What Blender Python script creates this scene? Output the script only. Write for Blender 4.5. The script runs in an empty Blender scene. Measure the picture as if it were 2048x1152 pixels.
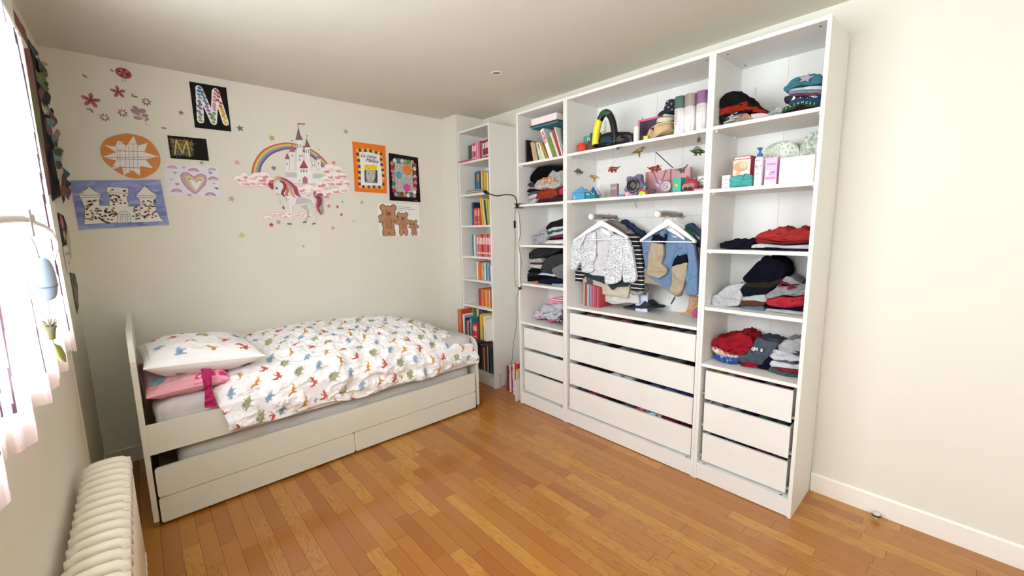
import bpy, bmesh, math, random
import numpy as np
from mathutils import Vector, Matrix, noise
C = bpy.context.scene.collection
SC = bpy.context.scene
PI = math.pi
# ------------------------------------------------------------------ camera
cam_d = bpy.data.cameras.new('camera'); cam = bpy.data.objects.new('camera', cam_d); C.objects.link(cam)
yaw, pitch, roll = math.radians(48.0856), math.radians(-8.1776), math.radians(-1.0046)
fw = Vector((math.cos(yaw)*math.cos(pitch), math.sin(yaw)*math.cos(pitch), math.sin(pitch)))
r0 = Vector((math.sin(yaw), -math.cos(yaw), 0)); u0 = r0.cross(fw)
rr = r0*math.cos(roll)+u0*math.sin(roll); uu = -r0*math.sin(roll)+u0*math.cos(roll)
m = Matrix((rr, uu, -fw)).transposed().to_4x4(); m.translation = Vector((-2.3289, -0.5119, 1.4881))
cam.matrix_world = m
cam_d.sensor_width = 36; cam_d.lens = 838.98*36/2048; cam_d.clip_start = .02
SC.camera = cam
# ------------------------------------------------------------------ light
SC.view_settings.view_transform = 'Standard'; SC.view_settings.look = 'None'
SC.view_settings.gamma = 1; SC.view_settings.use_curve_mapping = False
SC.view_settings.exposure = 0.0
SC.cycles.use_denoising = True
SC.cycles.max_bounces = 12; SC.cycles.diffuse_bounces = 8; SC.cycles.transparent_max_bounces = 16
SC.cycles.sample_clamp_indirect = 8; SC.cycles.caustics_reflective = False; SC.cycles.caustics_refractive = False
W = bpy.data.worlds.new('sky'); SC.world = W; W.use_nodes = True
bg = W.node_tree.nodes['Background']; bg.inputs[0].default_value = (.86, .93, 1, 1); bg.inputs[1].default_value = 7.5
def daylight(name, y, z, sy, sz, power, x=-2.86):
    l = bpy.data.lights.new(name, 'AREA'); l.shape = 'RECTANGLE'; l.size = sz; l.size_y = sy; l.energy = power; l.color = (.785, .93, 1)
    o = bpy.data.objects.new(name, l); C.objects.link(o); o.location = (x, y, z); o.rotation_euler = (0, -PI/2, 0)
    return o
daylight('daylight_bed_window', .7, 1.7, 2.0, 1.15, 120)
daylight('rear_fill_light', -1.7, 1.65, 1.1, 1.3, 30)  # fill light for an added, unseen window behind the camera
# ------------------------------------------------------------------ helpers
def s2l(c):
    if isinstance(c, str): c = [int(c[i:i+2], 16)/255 for i in (0, 2, 4)]
    return [x/12.92 if x <= .04045 else ((x+.055)/1.055)**2.4 for x in c]
_mats = {}
def nt(m): return m.node_tree.nodes, m.node_tree.links
def mat(color, rough=.55, spec=.5, metal=0, bump=0, bscale=300, name=None, coat=0, trans=0, vary=0, vscale=8, alpha=1, sheen=0):
    """plain surface; bump = fine noise relief, vary = soft tone variation of the material itself"""
    key = (str(color), rough, spec, metal, bump, bscale, coat, trans, vary, vscale, alpha, sheen)
    if key in _mats: return _mats[key]
    M = bpy.data.materials.new(name or 'surface'); M.use_nodes = True; n, l = nt(M); b = n['Principled BSDF']
    col = s2l(color)+[1]
    b.inputs['Base Color'].default_value = col
    b.inputs['Roughness'].default_value = rough; b.inputs['Metallic'].default_value = metal
    b.inputs['Specular IOR Level'].default_value = spec; b.inputs['Coat Weight'].default_value = coat
    b.inputs['Transmission Weight'].default_value = trans; b.inputs['Alpha'].default_value = alpha
    b.inputs['Sheen Weight'].default_value = sheen
    tc = n.new('ShaderNodeTexCoord')
    ns = n.new('ShaderNodeTexNoise'); ns.inputs['Scale'].default_value = vscale; ns.inputs['Detail'].default_value = 3
    l.new(tc.outputs['Object'], ns.inputs['Vector'])
    mp = n.new('ShaderNodeMapRange'); v = vary if vary else .02
    mp.inputs['To Min'].default_value = 1-v; mp.inputs['To Max'].default_value = 1+v
    mx = n.new('ShaderNodeMix'); mx.data_type = 'RGBA'; mx.blend_type = 'MULTIPLY'; mx.inputs[0].default_value = 1
    mx.inputs[6].default_value = col; l.new(ns.outputs['Fac'], mp.inputs['Value']); l.new(mp.outputs[0], mx.inputs[7])
    l.new(mx.outputs[2], b.inputs['Base Color'])
    if bump:
        n2 = n.new('ShaderNodeTexNoise'); n2.inputs['Scale'].default_value = bscale; n2.inputs['Detail'].default_value = 2
        l.new(tc.outputs['Object'], n2.inputs['Vector'])
        bp = n.new('ShaderNodeBump'); bp.inputs['Strength'].default_value = bump; bp.inputs['Distance'].default_value = .003
        l.new(n2.outputs['Fac'], bp.inputs['Height']); l.new(bp.outputs['Normal'], b.inputs['Normal'])
    _mats[key] = M
    return M
def fabric(color, vary=.08):
    c = [int(color[i:i+2], 16)/255 for i in (0, 2, 4)]; return mat(tuple(x**1.06*.88 for x in c), rough=.98, spec=.05, bump=.35, bscale=500, vary=vary, vscale=30, name='fabric')
def leafy(c1, c2, scale, thr):
    M = bpy.data.materials.new('leaf_print_fabric'); M.use_nodes = True; n, l = nt(M); b = n['Principled BSDF']
    tc = n.new('ShaderNodeTexCoord'); v = n.new('ShaderNodeTexVoronoi'); v.inputs['Scale'].default_value = scale; v.inputs['Randomness'].default_value = .75; l.new(tc.outputs['Object'], v.inputs['Vector'])
    lt = n.new('ShaderNodeMath'); lt.operation = 'LESS_THAN'; lt.inputs[1].default_value = thr; l.new(v.outputs['Distance'], lt.inputs[0])
    mx = n.new('ShaderNodeMix'); mx.data_type = 'RGBA'; mx.inputs[6].default_value = s2l(c1)+[1]; mx.inputs[7].default_value = s2l(c2)+[1]; l.new(lt.outputs[0], mx.inputs[0]); l.new(mx.outputs[2], b.inputs['Base Color']); b.inputs['Roughness'].default_value = .95
    return M
def colattr_mat(rough=.7, spec=.2, bump=0):
    key = ('ca', rough, spec, bump)
    if key in _mats: return _mats[key]
    M = bpy.data.materials.new('printed'); M.use_nodes = True; n, l = nt(M); b = n['Principled BSDF']
    a = n.new('ShaderNodeAttribute'); a.attribute_name = 'print'; l.new(a.outputs['Color'], b.inputs['Base Color'])
    b.inputs['Roughness'].default_value = rough; b.inputs['Specular IOR Level'].default_value = spec
    if bump:
        tc = n.new('ShaderNodeTexCoord'); n2 = n.new('ShaderNodeTexNoise'); n2.inputs['Scale'].default_value = 400
        l.new(tc.outputs['Object'], n2.inputs['Vector'])
        bp = n.new('ShaderNodeBump'); bp.inputs['Strength'].default_value = bump; bp.inputs['Distance'].default_value = .002
        l.new(n2.outputs['Fac'], bp.inputs['Height']); l.new(bp.outputs['Normal'], b.inputs['Normal'])
    _mats[key] = M
    return M
def striped(c1, c2, axis='Z', freq=60, duty=.5):
    key = ('st', c1, c2, axis, freq, duty)
    if key in _mats: return _mats[key]
    M = bpy.data.materials.new('striped_fabric'); M.use_nodes = True; n, l = nt(M); b = n['Principled BSDF']
    tc = n.new('ShaderNodeTexCoord'); sp = n.new('ShaderNodeSeparateXYZ'); l.new(tc.outputs['Object'], sp.inputs[0])
    mu = n.new('ShaderNodeMath'); mu.operation = 'MULTIPLY'; mu.inputs[1].default_value = freq; l.new(sp.outputs[axis], mu.inputs[0])
    fr = n.new('ShaderNodeMath'); fr.operation = 'FRACT'; l.new(mu.outputs[0], fr.inputs[0])
    gt = n.new('ShaderNodeMath'); gt.operation = 'GREATER_THAN'; gt.inputs[1].default_value = duty; l.new(fr.outputs[0], gt.inputs[0])
    mx = n.new('ShaderNodeMix'); mx.data_type = 'RGBA'; mx.inputs[6].default_value = s2l(c1)+[1]; mx.inputs[7].default_value = s2l(c2)+[1]
    l.new(gt.outputs[0], mx.inputs[0]); l.new(mx.outputs[2], b.inputs['Base Color']); b.inputs['Roughness'].default_value = .95
    _mats[key] = M
    return M
def mottled(cols, scale=40, dist=.6):
    key = ('mo', tuple(cols), scale)
    if key in _mats: return _mats[key]
    M = bpy.data.materials.new('patterned_fabric'); M.use_nodes = True; n, l = nt(M); b = n['Principled BSDF']
    tc = n.new('ShaderNodeTexCoord'); ns = n.new('ShaderNodeTexNoise'); ns.inputs['Scale'].default_value = scale
    ns.inputs['Distortion'].default_value = dist; ns.inputs['Detail'].default_value = 1
    l.new(tc.outputs['Object'], ns.inputs['Vector'])
    cr = n.new('ShaderNodeValToRGB'); cr.color_ramp.interpolation = 'CONSTANT'; e = cr.color_ramp.elements
    pos = np.linspace(.38, .62, len(cols)-1) if len(cols) > 1 else []
    e[0].position = 0; e[0].color = s2l(cols[0])+[1]; e[1].position = float(pos[0]); e[1].color = s2l(cols[1])+[1]
    for p, c in zip(pos[1:], cols[2:]):
        q = e.new(float(p)); q.color = s2l(c)+[1]
    l.new(ns.outputs['Fac'], cr.inputs[0]); l.new(cr.outputs[0], b.inputs['Base Color']); b.inputs['Roughness'].default_value = .95
    _mats[key] = M
    return M
def mesh_obj(name, verts, faces, m=None, parent=None, smooth=False, mats=None, fmat=None, auto=None):
    me = bpy.data.meshes.new(name); me.from_pydata([tuple(v) for v in verts], [], [tuple(int(i) for i in f) for f in faces])
    for x in (mats or ([m] if m else [])): me.materials.append(x)
    if fmat is not None: me.polygons.foreach_set('material_index', fmat)
    if smooth: me.polygons.foreach_set('use_smooth', [True]*len(me.polygons))
    me.update()
    o = bpy.data.objects.new(name, me); C.objects.link(o)
    if parent is not None: o.parent = parent
    return o
class MB:
    """collects shapes into one mesh"""
    def __init__(s): s.v = []; s.f = []; s.mi = []; s.sm = []
    def add(s, v, f, mi=0, sm=False):
        b = len(s.v); s.v += [tuple(x) for x in v]; s.f += [tuple(i+b for i in q) for q in f]; s.mi += [mi]*len(f); s.sm += [sm]*len(f)
    def box(s, x0, x1, y0, y1, z0, z1, mi=0, bev=0):
        if bev:
            bm = bmesh.new(); bmesh.ops.create_cube(bm, size=1)
            for v in bm.verts: v.co = ((x0+x1)/2+v.co.x*(x1-x0), (y0+y1)/2+v.co.y*(y1-y0), (z0+z1)/2+v.co.z*(z1-z0))
            bmesh.ops.bevel(bm, geom=bm.edges[:], offset=bev, segments=2, profile=.7, affect='EDGES')
            s.bm(bm, mi); return
        v = [(x, y, z) for x in (x0, x1) for y in (y0, y1) for z in (z0, z1)]
        s.add(v, [(0, 1, 3, 2), (4, 6, 7, 5), (0, 4, 5, 1), (2, 3, 7, 6), (0, 2, 6, 4), (1, 5, 7, 3)], mi)
    def bm(s, bm, mi=0, sm=False):
        bm.verts.index_update(); s.add([v.co[:] for v in bm.verts], [[v.index for v in f.verts] for f in bm.faces], mi, sm); bm.free()
    def prism(s, pts, axis, a, b, mi=0, sm=False):
        """polygon pts (2D, in the other two axes in xyz order) extruded along axis from a to b"""
        n = len(pts)
        def P(p, t):
            q = list(p); q.insert(axis, t); return q
        v = [P(p, a) for p in pts]+[P(p, b) for p in pts]
        s.add(v, [tuple(range(n))[::-1], tuple(range(n, 2*n))]+[(i, (i+1) % n, n+(i+1) % n, n+i) for i in range(n)], mi, sm)
    def tube(s, pts, r, mi=0, seg=8, closed=False, rads=None, flat=1):
        P = [Vector(p) for p in pts]; n = len(P); V = []; up = Vector((0, 0, 1))
        last = None
        for i in range(n):
            a = P[i-1] if (i or closed) else P[i]; b = P[(i+1) % n] if (i < n-1 or closed) else P[i]
            t = (b-a)
            t = t.normalized() if t.length > 1e-9 else Vector((0, 0, 1))
            if last is None:
                q = up if abs(t.dot(up)) < .9 else Vector((1, 0, 0)); x = q.cross(t).normalized()
            else: x = (last-t*last.dot(t)).normalized()
            last = x; y = t.cross(x); ri = rads[i] if rads else r
            for k in range(seg):
                an = 2*PI*k/seg; V.append(P[i]+x*math.cos(an)*ri+y*math.sin(an)*ri*flat)
        F = []
        m_ = n if closed else n-1
        for i in range(m_):
            for k in range(seg):
                j = (i+1) % n; F.append((i*seg+k, i*seg+(k+1) % seg, j*seg+(k+1) % seg, j*seg+k))
        if not closed: F += [tuple(range(seg))[::-1], tuple((n-1)*seg+k for k in range(seg))]
        s.add(V, F, mi, True)
    def lathe(s, prof, c=(0, 0, 0), axis='Z', seg=24, mi=0, sm=True):
        V = []; n = len(prof)
        for k in range(seg):
            a = 2*PI*k/seg
            for r, h in prof:
                x, y = r*math.cos(a), r*math.sin(a)
                p = {'Z': (x, y, h), 'X': (h, x, y), 'Y': (x, h, y)}[axis]
                V.append((p[0]+c[0], p[1]+c[1], p[2]+c[2]))
        F = [(k*n+i, ((k+1) % seg)*n+i, ((k+1) % seg)*n+i+1, k*n+i+1) for k in range(seg) for i in range(n-1)]
        s.add(V, F, mi, sm)
    def ball(s, c, r, mi=0, sc=(1, 1, 1), sub=2):
        bm = bmesh.new(); bmesh.ops.create_icosphere(bm, subdivisions=sub, radius=r)
        for v in bm.verts: v.co = (c[0]+v.co.x*sc[0], c[1]+v.co.y*sc[1], c[2]+v.co.z*sc[2])
        s.bm(bm, mi, True)
    def build(s, name, mats, parent=None, M=None):
        if not isinstance(mats, (list, tuple)): mats = [mats]
        v = s.v if M is None else [M @ Vector(x) for x in s.v]
        o = mesh_obj(name, v, s.f, mats=mats, fmat=s.mi, parent=parent)
        o.data.polygons.foreach_set('use_smooth', s.sm)
        return o
def tag(o, label=None, cat=None, group=None, kind=None):
    if label: o['label'] = label
    if cat: o['category'] = cat
    if group: o['group'] = group
    if kind: o['kind'] = kind
    return o
def empty(name, label, cat, loc=(0, 0, 0), rot=(0, 0, 0), group=None):
    o = bpy.data.objects.new(name, None); C.objects.link(o); o.location = loc; o.rotation_euler = rot; o.empty_display_size = .05
    return tag(o, label, cat, group)
def struct(mb, name, mats): return tag(mb.build(name, mats), kind='structure')
def text(name, body, size, m, loc, rot, parent=None, shear=0, extrude=.0004, align='CENTER', bold=0, sx=1, spacing=1):
    cu = bpy.data.curves.new(name, 'FONT'); cu.body = body; cu.size = size; cu.shear = shear; cu.extrude = extrude; cu.align_x = align
    cu.offset = bold; cu.space_character = spacing; cu.resolution_u = 4
    t_ = bpy.data.objects.new('t', cu); C.objects.link(t_); dg = bpy.context.evaluated_depsgraph_get()
    me = bpy.data.meshes.new_from_object(t_.evaluated_get(dg)); bpy.data.objects.remove(t_); bpy.data.curves.remove(cu)
    me.materials.clear(); me.materials.append(m)
    o = bpy.data.objects.new(name, me); C.objects.link(o); o.location = loc; o.rotation_euler = rot; o.scale = (sx, 1, 1)
    if parent is not None: o.parent = parent
    return o
RW = (PI/2, 0, -PI/2)      # text on a face that looks towards -X
RB = (PI/2, 0, 0)          # text on a face that looks towards -Y
WHITE = mat('e6e4df', rough=.42, spec=.4, name='white_melamine')
EDGE = WHITE
BEDW = mat('dad7c9', rough=.45, name='bed_lacquer')
WALL = mat('e3e0d4', rough=.85, spec=.2, bump=.12, bscale=90, name='wall_paint', vary=.015, vscale=2)
CEIL = mat('d6d2c4', rough=.9, spec=.15, bump=.2, bscale=120, name='ceiling_paint')
DARK = mat('1b1b1e', rough=.6)
BLACKP = mat('141416', rough=.35)
# ------------------------------------------------------------------ room
Yb, Xl, Xr, Hc, Yf = 3.114, -2.605, .362, 2.5425, -2.6
def floor_mat():
    M = bpy.data.materials.new('oak_strip_floor'); M.use_nodes = True; n, l = nt(M); b = n['Principled BSDF']
    def math_(op, a, b_=None, c=None):
        q = n.new('ShaderNodeMath'); q.operation = op
        for i, v in enumerate((a, b_, c)):
            if v is None: continue
            if isinstance(v, (int, float)): q.inputs[i].default_value = v
            else: l.new(v, q.inputs[i])
        return q.outputs[0]
    g = n.new('ShaderNodeNewGeometry'); sp = n.new('ShaderNodeSeparateXYZ'); l.new(g.outputs['Position'], sp.inputs[0])
    X, Y = sp.outputs['X'], sp.outputs['Y']
    rx = math_('DIVIDE', X, .07); row = math_('FLOOR', rx); fx = math_('FRACT', rx)
    wn = n.new('ShaderNodeTexWhiteNoise'); wn.noise_dimensions = '1D'; l.new(row, wn.inputs['W'])
    off = math_('MULTIPLY', wn.outputs['Value'], 7.3)
    ry = math_('ADD', math_('DIVIDE', Y, .58), off)
    # uneven plank lengths
    w1 = math_('SINE', math_('MULTIPLY', ry, 2.1)); ry2 = math_('ADD', ry, math_('MULTIPLY', w1, .38))
    col = math_('FLOOR', ry2); fy = math_('FRACT', ry2)
    cb = n.new('ShaderNodeCombineXYZ'); l.new(row, cb.inputs[0]); l.new(col, cb.inputs[1])
    w2 = n.new('ShaderNodeTexWhiteNoise'); w2.noise_dimensions = '2D'; l.new(cb.outputs[0], w2.inputs['Vector'])
    cr = n.new('ShaderNodeValToRGB'); e = cr.color_ramp.elements
    for i, (p, c) in enumerate(((0, '9a5c24'), (.25, 'a56828'), (.5, 'ab6f2c'), (.75, 'b17632'), (1, 'bc8436'))):
        q = e[i] if i < 2 else e.new(p)
        q.position = p; q.color = s2l(c)+[1]
    e[0].position = 0; e[1].position = .25
    l.new(w2.outputs['Value'], cr.inputs[0])
    # grain: stretched noise, moved per plank
    sc = n.new('ShaderNodeCombineXYZ')
    l.new(math_('ADD', math_('MULTIPLY', X, 26), math_('MULTIPLY', w2.outputs['Value'], 37)), sc.inputs[0])
    l.new(math_('ADD', math_('MULTIPLY', Y, 2.2), math_('MULTIPLY', w2.outputs['Value'], 91)), sc.inputs[1])
    n1 = n.new('ShaderNodeTexNoise'); n1.inputs['Scale'].default_value = 1; n1.inputs['Detail'].default_value = 2; l.new(sc.outputs[0], n1.inputs['Vector'])
    rings = math_('SINE', math_('MULTIPLY', n1.outputs['Fac'], 75))
    ringm = math_('MULTIPLY', math_('GREATER_THAN', rings, .55), math_('MULTIPLY', math_('GREATER_THAN', w2.outputs['Value'], .55), .22))
    n2 = n.new('ShaderNodeTexNoise'); n2.inputs['Scale'].default_value = 12; n2.inputs['Detail'].default_value = 5; l.new(sc.outputs[0], n2.inputs['Vector'])
    tone = math_('SUBTRACT', math_('MULTIPLY_ADD', n2.outputs['Fac'], .28, .86), ringm)
    # seams
    ex = math_('MINIMUM', fx, math_('SUBTRACT', 1, fx)); ey = math_('MULTIPLY', math_('MINIMUM', fy, math_('SUBTRACT', 1, fy)), 6.0)
    d = math_('MINIMUM', ex, ey)
    seam = n.new('ShaderNodeMapRange'); seam.interpolation_type = 'SMOOTHSTEP'
    seam.inputs['From Min'].default_value = .004; seam.inputs['From Max'].default_value = .022; seam.inputs['To Min'].default_value = .3; seam.inputs['To Max'].default_value = 1
    l.new(d, seam.inputs['Value'])
    tt = math_('MULTIPLY', tone, seam.outputs[0])
    mx = n.new('ShaderNodeMix'); mx.data_type = 'RGBA'; mx.blend_type = 'MULTIPLY'; mx.inputs[0].default_value = 1
    l.new(cr.outputs[0], mx.inputs[6]); l.new(tt, mx.inputs[7]); l.new(mx.outputs[2], b.inputs['Base Color'])
    n3 = n.new('ShaderNodeTexNoise'); n3.inputs['Scale'].default_value = 3; l.new(g.outputs['Position'], n3.inputs['Vector'])
    l.new(math_('MULTIPLY_ADD', n3.outputs['Fac'], .12, .17), b.inputs['Roughness'])
    bp = n.new('ShaderNodeBump'); bp.inputs['Strength'].default_value = .25; bp.inputs['Distance'].default_value = .002
    h = math_('ADD', seam.outputs[0], math_('MULTIPLY', n3.outputs['Fac'], .8)); l.new(h, bp.inputs['Height']); l.new(bp.outputs['Normal'], b.inputs['Normal'])
    b.inputs['Coat Weight'].default_value = .3; b.inputs['Coat Roughness'].default_value = .12
    return M
b = MB(); b.box(Xl-.3, Xr+.1, Yf-.1, Yb+.1, -.1, 0); struct(b, 'floor', floor_mat())
b = MB(); b.box(Xl-.3, Xr+.1, Yf-.1, Yb+.1, Hc, Hc+.1); struct(b, 'ceiling', CEIL)
b = MB(); b.box(Xl-.3, Xr+.1, Yb, Yb+.1, 0, Hc); struct(b, 'wall_back', WALL)
b = MB(); b.box(Xr, Xr+.1, Yf-.1, Yb+.1, 0, Hc); struct(b, 'wall_right', WALL)
b = MB(); b.box(Xl-.3, Xr+.1, Yf-.1, Yf, 0, Hc); struct(b, 'wall_front', WALL)
b = MB(); b.box(.033, Xr, 2.866, Yb, 0, Hc, bev=.004); struct(b, 'wall_pillar', WALL)
b = MB(); b.box(.05, .062, 2.862, 2.866, 2.384, Hc); struct(b, 'trim_pillar', WALL)
# left wall with the bed window and an unseen one added for fill light
XN = -2.588
wins = [(-.28, 1.72, 1.13, 2.28), (-2.3, -1.1, 1.0, 2.3)]
b = MB(); T0 = Xl-.25
b.box(T0, XN, Yf, -2.3, 0, Hc); b.box(T0, XN, -2.3, -1.1, 0, 1.0); b.box(T0, XN, -2.3, -1.1, 2.3, Hc)
b.box(T0, XN, -1.1, -.28, 0, Hc); b.box(T0, XN, -.28, 1.72, 0, 1.13); b.box(T0, XN, -.28, 1.72, 2.28, Hc)
b.box(T0, XN, 1.72, 2.19, 0, Hc); b.box(T0, Xl, 2.19, Yb, 0, Hc)
struct(b, 'wall_left', WALL)
b = MB(); b.tube([(XN-.008, 2.19, 0), (XN-.008, 2.19, Hc)], .0125, seg=12); struct(b, 'trim_corner', mat('f6f2ea', rough=.6))
FRAME = mat('f2f0ec', rough=.4)
glass = bpy.data.materials.new('window_glass'); glass.use_nodes = True; n_, l_ = nt(glass); n_.remove(n_['Principled BSDF'])
tr = n_.new('ShaderNodeBsdfTransparent'); gl = n_.new('ShaderNodeBsdfGlossy'); gl.inputs['Roughness'].default_value = .02
mi_ = n_.new('ShaderNodeMixShader'); mi_.inputs[0].default_value = .05; l_.new(tr.outputs[0], mi_.inputs[1]); l_.new(gl.outputs[0], mi_.inputs[2]); l_.new(mi_.outputs[0], n_['Material Output'].inputs[0])
for k, (y0, y1, z0, z1) in enumerate(wins):  # the second one is unseen, added behind the camera to let in fill
    e_ = tag(bpy.data.objects.new('window_%d' % (k+1), None), kind='structure'); C.objects.link(e_)
    f = MB(); x0, x1 = -2.75, -2.70; t = .05
    f.box(x0, x1, y0, y1, z0, z0+t); f.box(x0, x1, y0, y1, z1-t, z1)
    nb = 3 if k == 0 else 2
    for i in range(nb+1):
        yc = y0+t/2+(y1-y0-t)*i/nb; f.box(x0, x1, yc-t/2*(1 if i in (0, nb) else 1.4), yc+t/2*(1 if i in (0, nb) else 1.4), z0+t, z1-t)
    f.build('window_frame', FRAME, e_)
    g = MB(); g.box(-2.728, -2.724, y0+t, y1-t, z0+t, z1-t); g.build('window_pane', glass, e_)
    s = MB(); s.box(T0+.02, XN+.015, y0-.02, y1+.02, z0-.03, z0+.001, bev=.004); s.build('window_sill', FRAME, e_)
b = MB(); b.prism([(Yb-.012, 0), (Yb, 0), (Yb, .104), (Yb-.006, .104), (Yb-.012, .097)], 0, Xl, .033); struct(b, 'baseboard_back', WALL)
b = MB(); b.prism([(Xr-.012, 0), (Xr, 0), (Xr, .104), (Xr-.004, .104), (Xr-.012, .097)], 1, Yf, -.002); struct(b, 'baseboard_right', mat('f3efe6', rough=.5))
b = MB(); b.box(Xl, Xl+.01, 2.21, Yb-.012, 0, .1); struct(b, 'baseboard_left', WALL)
# ------------------------------------------------------------------ wardrobe
UH, UD, T = 2.37, .35, .018
def wardrobe(y0, w, shelves, drawers, label):
    e = empty('open_wardrobe', label, 'wardrobe', (0, y0, 0), group='white open wardrobe units along the right wall')
    for k, ya in enumerate((0, w-T)):
        s = MB(); s.box(0, UD, ya+.0004, ya+T-.0004, 0, UH, bev=.0008)
        yi = T if k == 0 else w-T; dy = .0006 if k == 0 else -.0006
        z = .12
        while z < UH-.1:
            for xh in (.037, .30):
                q = [(xh+.0022*math.cos(a*PI/3), yi+dy-.0002*(1 if k == 0 else -1), z+.0022*math.sin(a*PI/3)) for a in range(6)]
                s.add(q, [tuple(range(6)) if k else tuple(range(6))[::-1]], 1)
            z += .032
        s.build('side_panel', [WHITE, mat('77706a', rough=.8)], e)
    s = MB(); h = (w-2*T)/2
    s.box(UD-.006, UD-.0005, T, T+h-.0005, .07, UH-.001); s.box(UD-.006, UD-.0005, T+h+.0005, w-T, .07, UH-.001); s.box(UD-.0012, UD-.0004, T+h-.002, T+h+.002, .07, UH-.001, 1)
    s.build('back_panel', [WHITE, mat('8a857e')], e)
    s = MB(); s.box(.0005, UD-.006, T, w-T, UH-T, UH-.0003)
    for ym in (T+.035, w-T-.035):
        for xm in (.05, .29): s.lathe([(0, -.0006), (.0055, -.0006), (.0055, .0002)], (xm, ym, UH-T), seg=10, mi=1)
    s.build('top_panel', [WHITE, DARK], e)
    s = MB(); s.box(.0005, UD-.006, T, w-T, .082, .1)
    for ym in (T+.035, w-T-.035): s.lathe([(0, .0006), (.0055, .0006), (.0055, -.0002)], (.018, ym, .1), seg=10, mi=1)
    s.build('bottom_panel', [WHITE, DARK], e)
    s = MB(); s.box(.004, .02, T, w-T, .004, .082); s.build('plinth', WHITE, e)
    for z in shelves:
        s = MB(); s.box(.001, UD-.007, T+.0008, w-T-.0008, z-T, z)
        for ya in (T+.0008, w-T-.0108):
            for xa in (.03, .27): s.box(xa, xa+.012, ya, ya+.01, z-T-.009, z-T+.001, bev=.002)
        s.build('shelf', WHITE, e)
    for z0, z1 in drawers:
        d = MB(); g = .018 if w < .8 else .012
        d.box(.02, .036, T+g, w-T-g, z0, z1, bev=.001)
        dr = d.build('drawer', WHITE, e)
        d = MB(); a0, a1 = T+g+.002, w-T-g-.002; h0, h1 = z0+.012, z1-.012
        d.box(.036, .32, a0, a0+.012, h0, h1); d.box(.036, .32, a1-.012, a1, h0, h1); d.box(.308, .32, a0, a1, h0, h1); d.box(.036, .32, a0, a1, h0, h0+.006)
        d.build('drawer_box', WHITE, dr)
        for ya in (T+.0005, w-T-g-.001):
            r = MB(); r.box(.025, .33, ya, ya+g+.0005, z0+.02, z0+.034); r.build('drawer_runner', mat('b9b9b8', rough=.4, metal=.6), dr)
    return e
D3 = [(.497, .664), (.306, .472), (.117, .285)]
wr = wardrobe(0, .5, [1.995, 1.673, 1.352, 1.034, .708], D3, 'narrow white open wardrobe unit nearest the camera, folded clothes above three drawers')
wm = wardrobe(.5, 1.0, [1.993, 1.672, .910], [(.698, .858), (.504, .667), (.312, .476), (.115, .282)], 'wide white middle wardrobe unit with hanging clothes above four long drawers')
wl = wardrobe(1.5, .5, [1.987, 1.67, 1.352, 1.040, .718], D3, 'narrow white open wardrobe unit beside the bookcase, with books on its top shelf')
# white mounting box / bracket at the back of the right unit and left of the middle unit
for e, yy, zz in ((wr, .40, 2.2), (wm, .9, 2.215)):
    s = MB(); s.box(UD-.03, UD-.006, yy, yy+.055, zz-.04, zz+.035, bev=.002); s.build('wall_bracket', WHITE, e)
# hanging rails in the middle unit
STEEL = mat('c9c5bf', rough=.3, metal=.9)
s = MB(); s.box(UD-.02, UD-.006, .02, .98, 1.545, 1.585); s.build('rear_rail', WHITE, wm)
for yk, zk, yr in ((1.293, 1.553, 1.293), (.80, 1.553, .80)):
    s = MB(); s.tube([(.04, yk-.5, zk), (.33, yk-.5, zk)], .0135, 0, 16)
    r = s.build('clothes_rod', mat('a79d92', rough=.35, metal=.7), wm)
    s = MB(); s.lathe([(0, .018), (.012, .018), (.019, .023), (.0215, .033), (.0215, .04), (.017, .05), (0, .05)], (0, yk-.5, zk), 'X', 24); s.build('end_knob', WHITE, r)
    s = MB(); s.tube([(.335, yk-.5+.0215*math.cos(a*PI/12), zk+.0215*math.sin(a*PI/12)) for a in range(24)], .004, 0, 6, closed=True); s.build('end_ring', STEEL, r)
# ------------------------------------------------------------------ bookcase
BX, BY0, BY1, BH = .04, 2.385, 2.857, 2.38
e = empty('bookcase', 'tall narrow white bookcase between the bed and the wardrobe units', 'bookcase', (0, 0, 0)); bookcase = e
for ya in (BY0, BY1-T):
    s = MB(); s.box(BX, Xr-.002, ya, ya+T, 0, BH, bev=.0008)
    yi = BY0+T+.0004 if ya == BY0 else BY1-T-.0004
    z = .14
    while z < BH-.1:
        for xh in (BX+.037,):
            q = [(xh+.0022*math.cos(a*PI/3), yi, z+.0022*math.sin(a*PI/3)) for a in range(6)]; s.add(q, [tuple(range(6)) if ya != BY0 else tuple(range(6))[::-1]], 1)
        z += .032
    s.build('side_panel', [WHITE, mat('77706a', rough=.8)], e)
s = MB(); s.box(Xr-.008, Xr-.003, BY0+T, BY1-T, .07, BH); s.build('back_panel', WHITE, e)
s = MB(); s.box(BX, Xr-.008, BY0+T, BY1-T, BH-T, BH); s.build('top_panel', WHITE, e)
s = MB(); s.box(BX+.004, BX+.018, BY0+T, BY1-T, .004, .083); s.build('plinth', WHITE, e)
for z in (2.098, 1.804, 1.516, 1.229, 1.007, .754, .468, .103):
    s = MB(); s.box(BX+.001, Xr-.009, BY0+T+.0005, BY1-T-.0005, z-T, z)
    for ya in (BY0+T+.0008, BY1-T-.0108): s.box(BX+.03, BX+.042, ya, ya+.01, z-T-.009, z-T+.001, bev=.002)
    s.build('shelf', WHITE, e)
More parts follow.
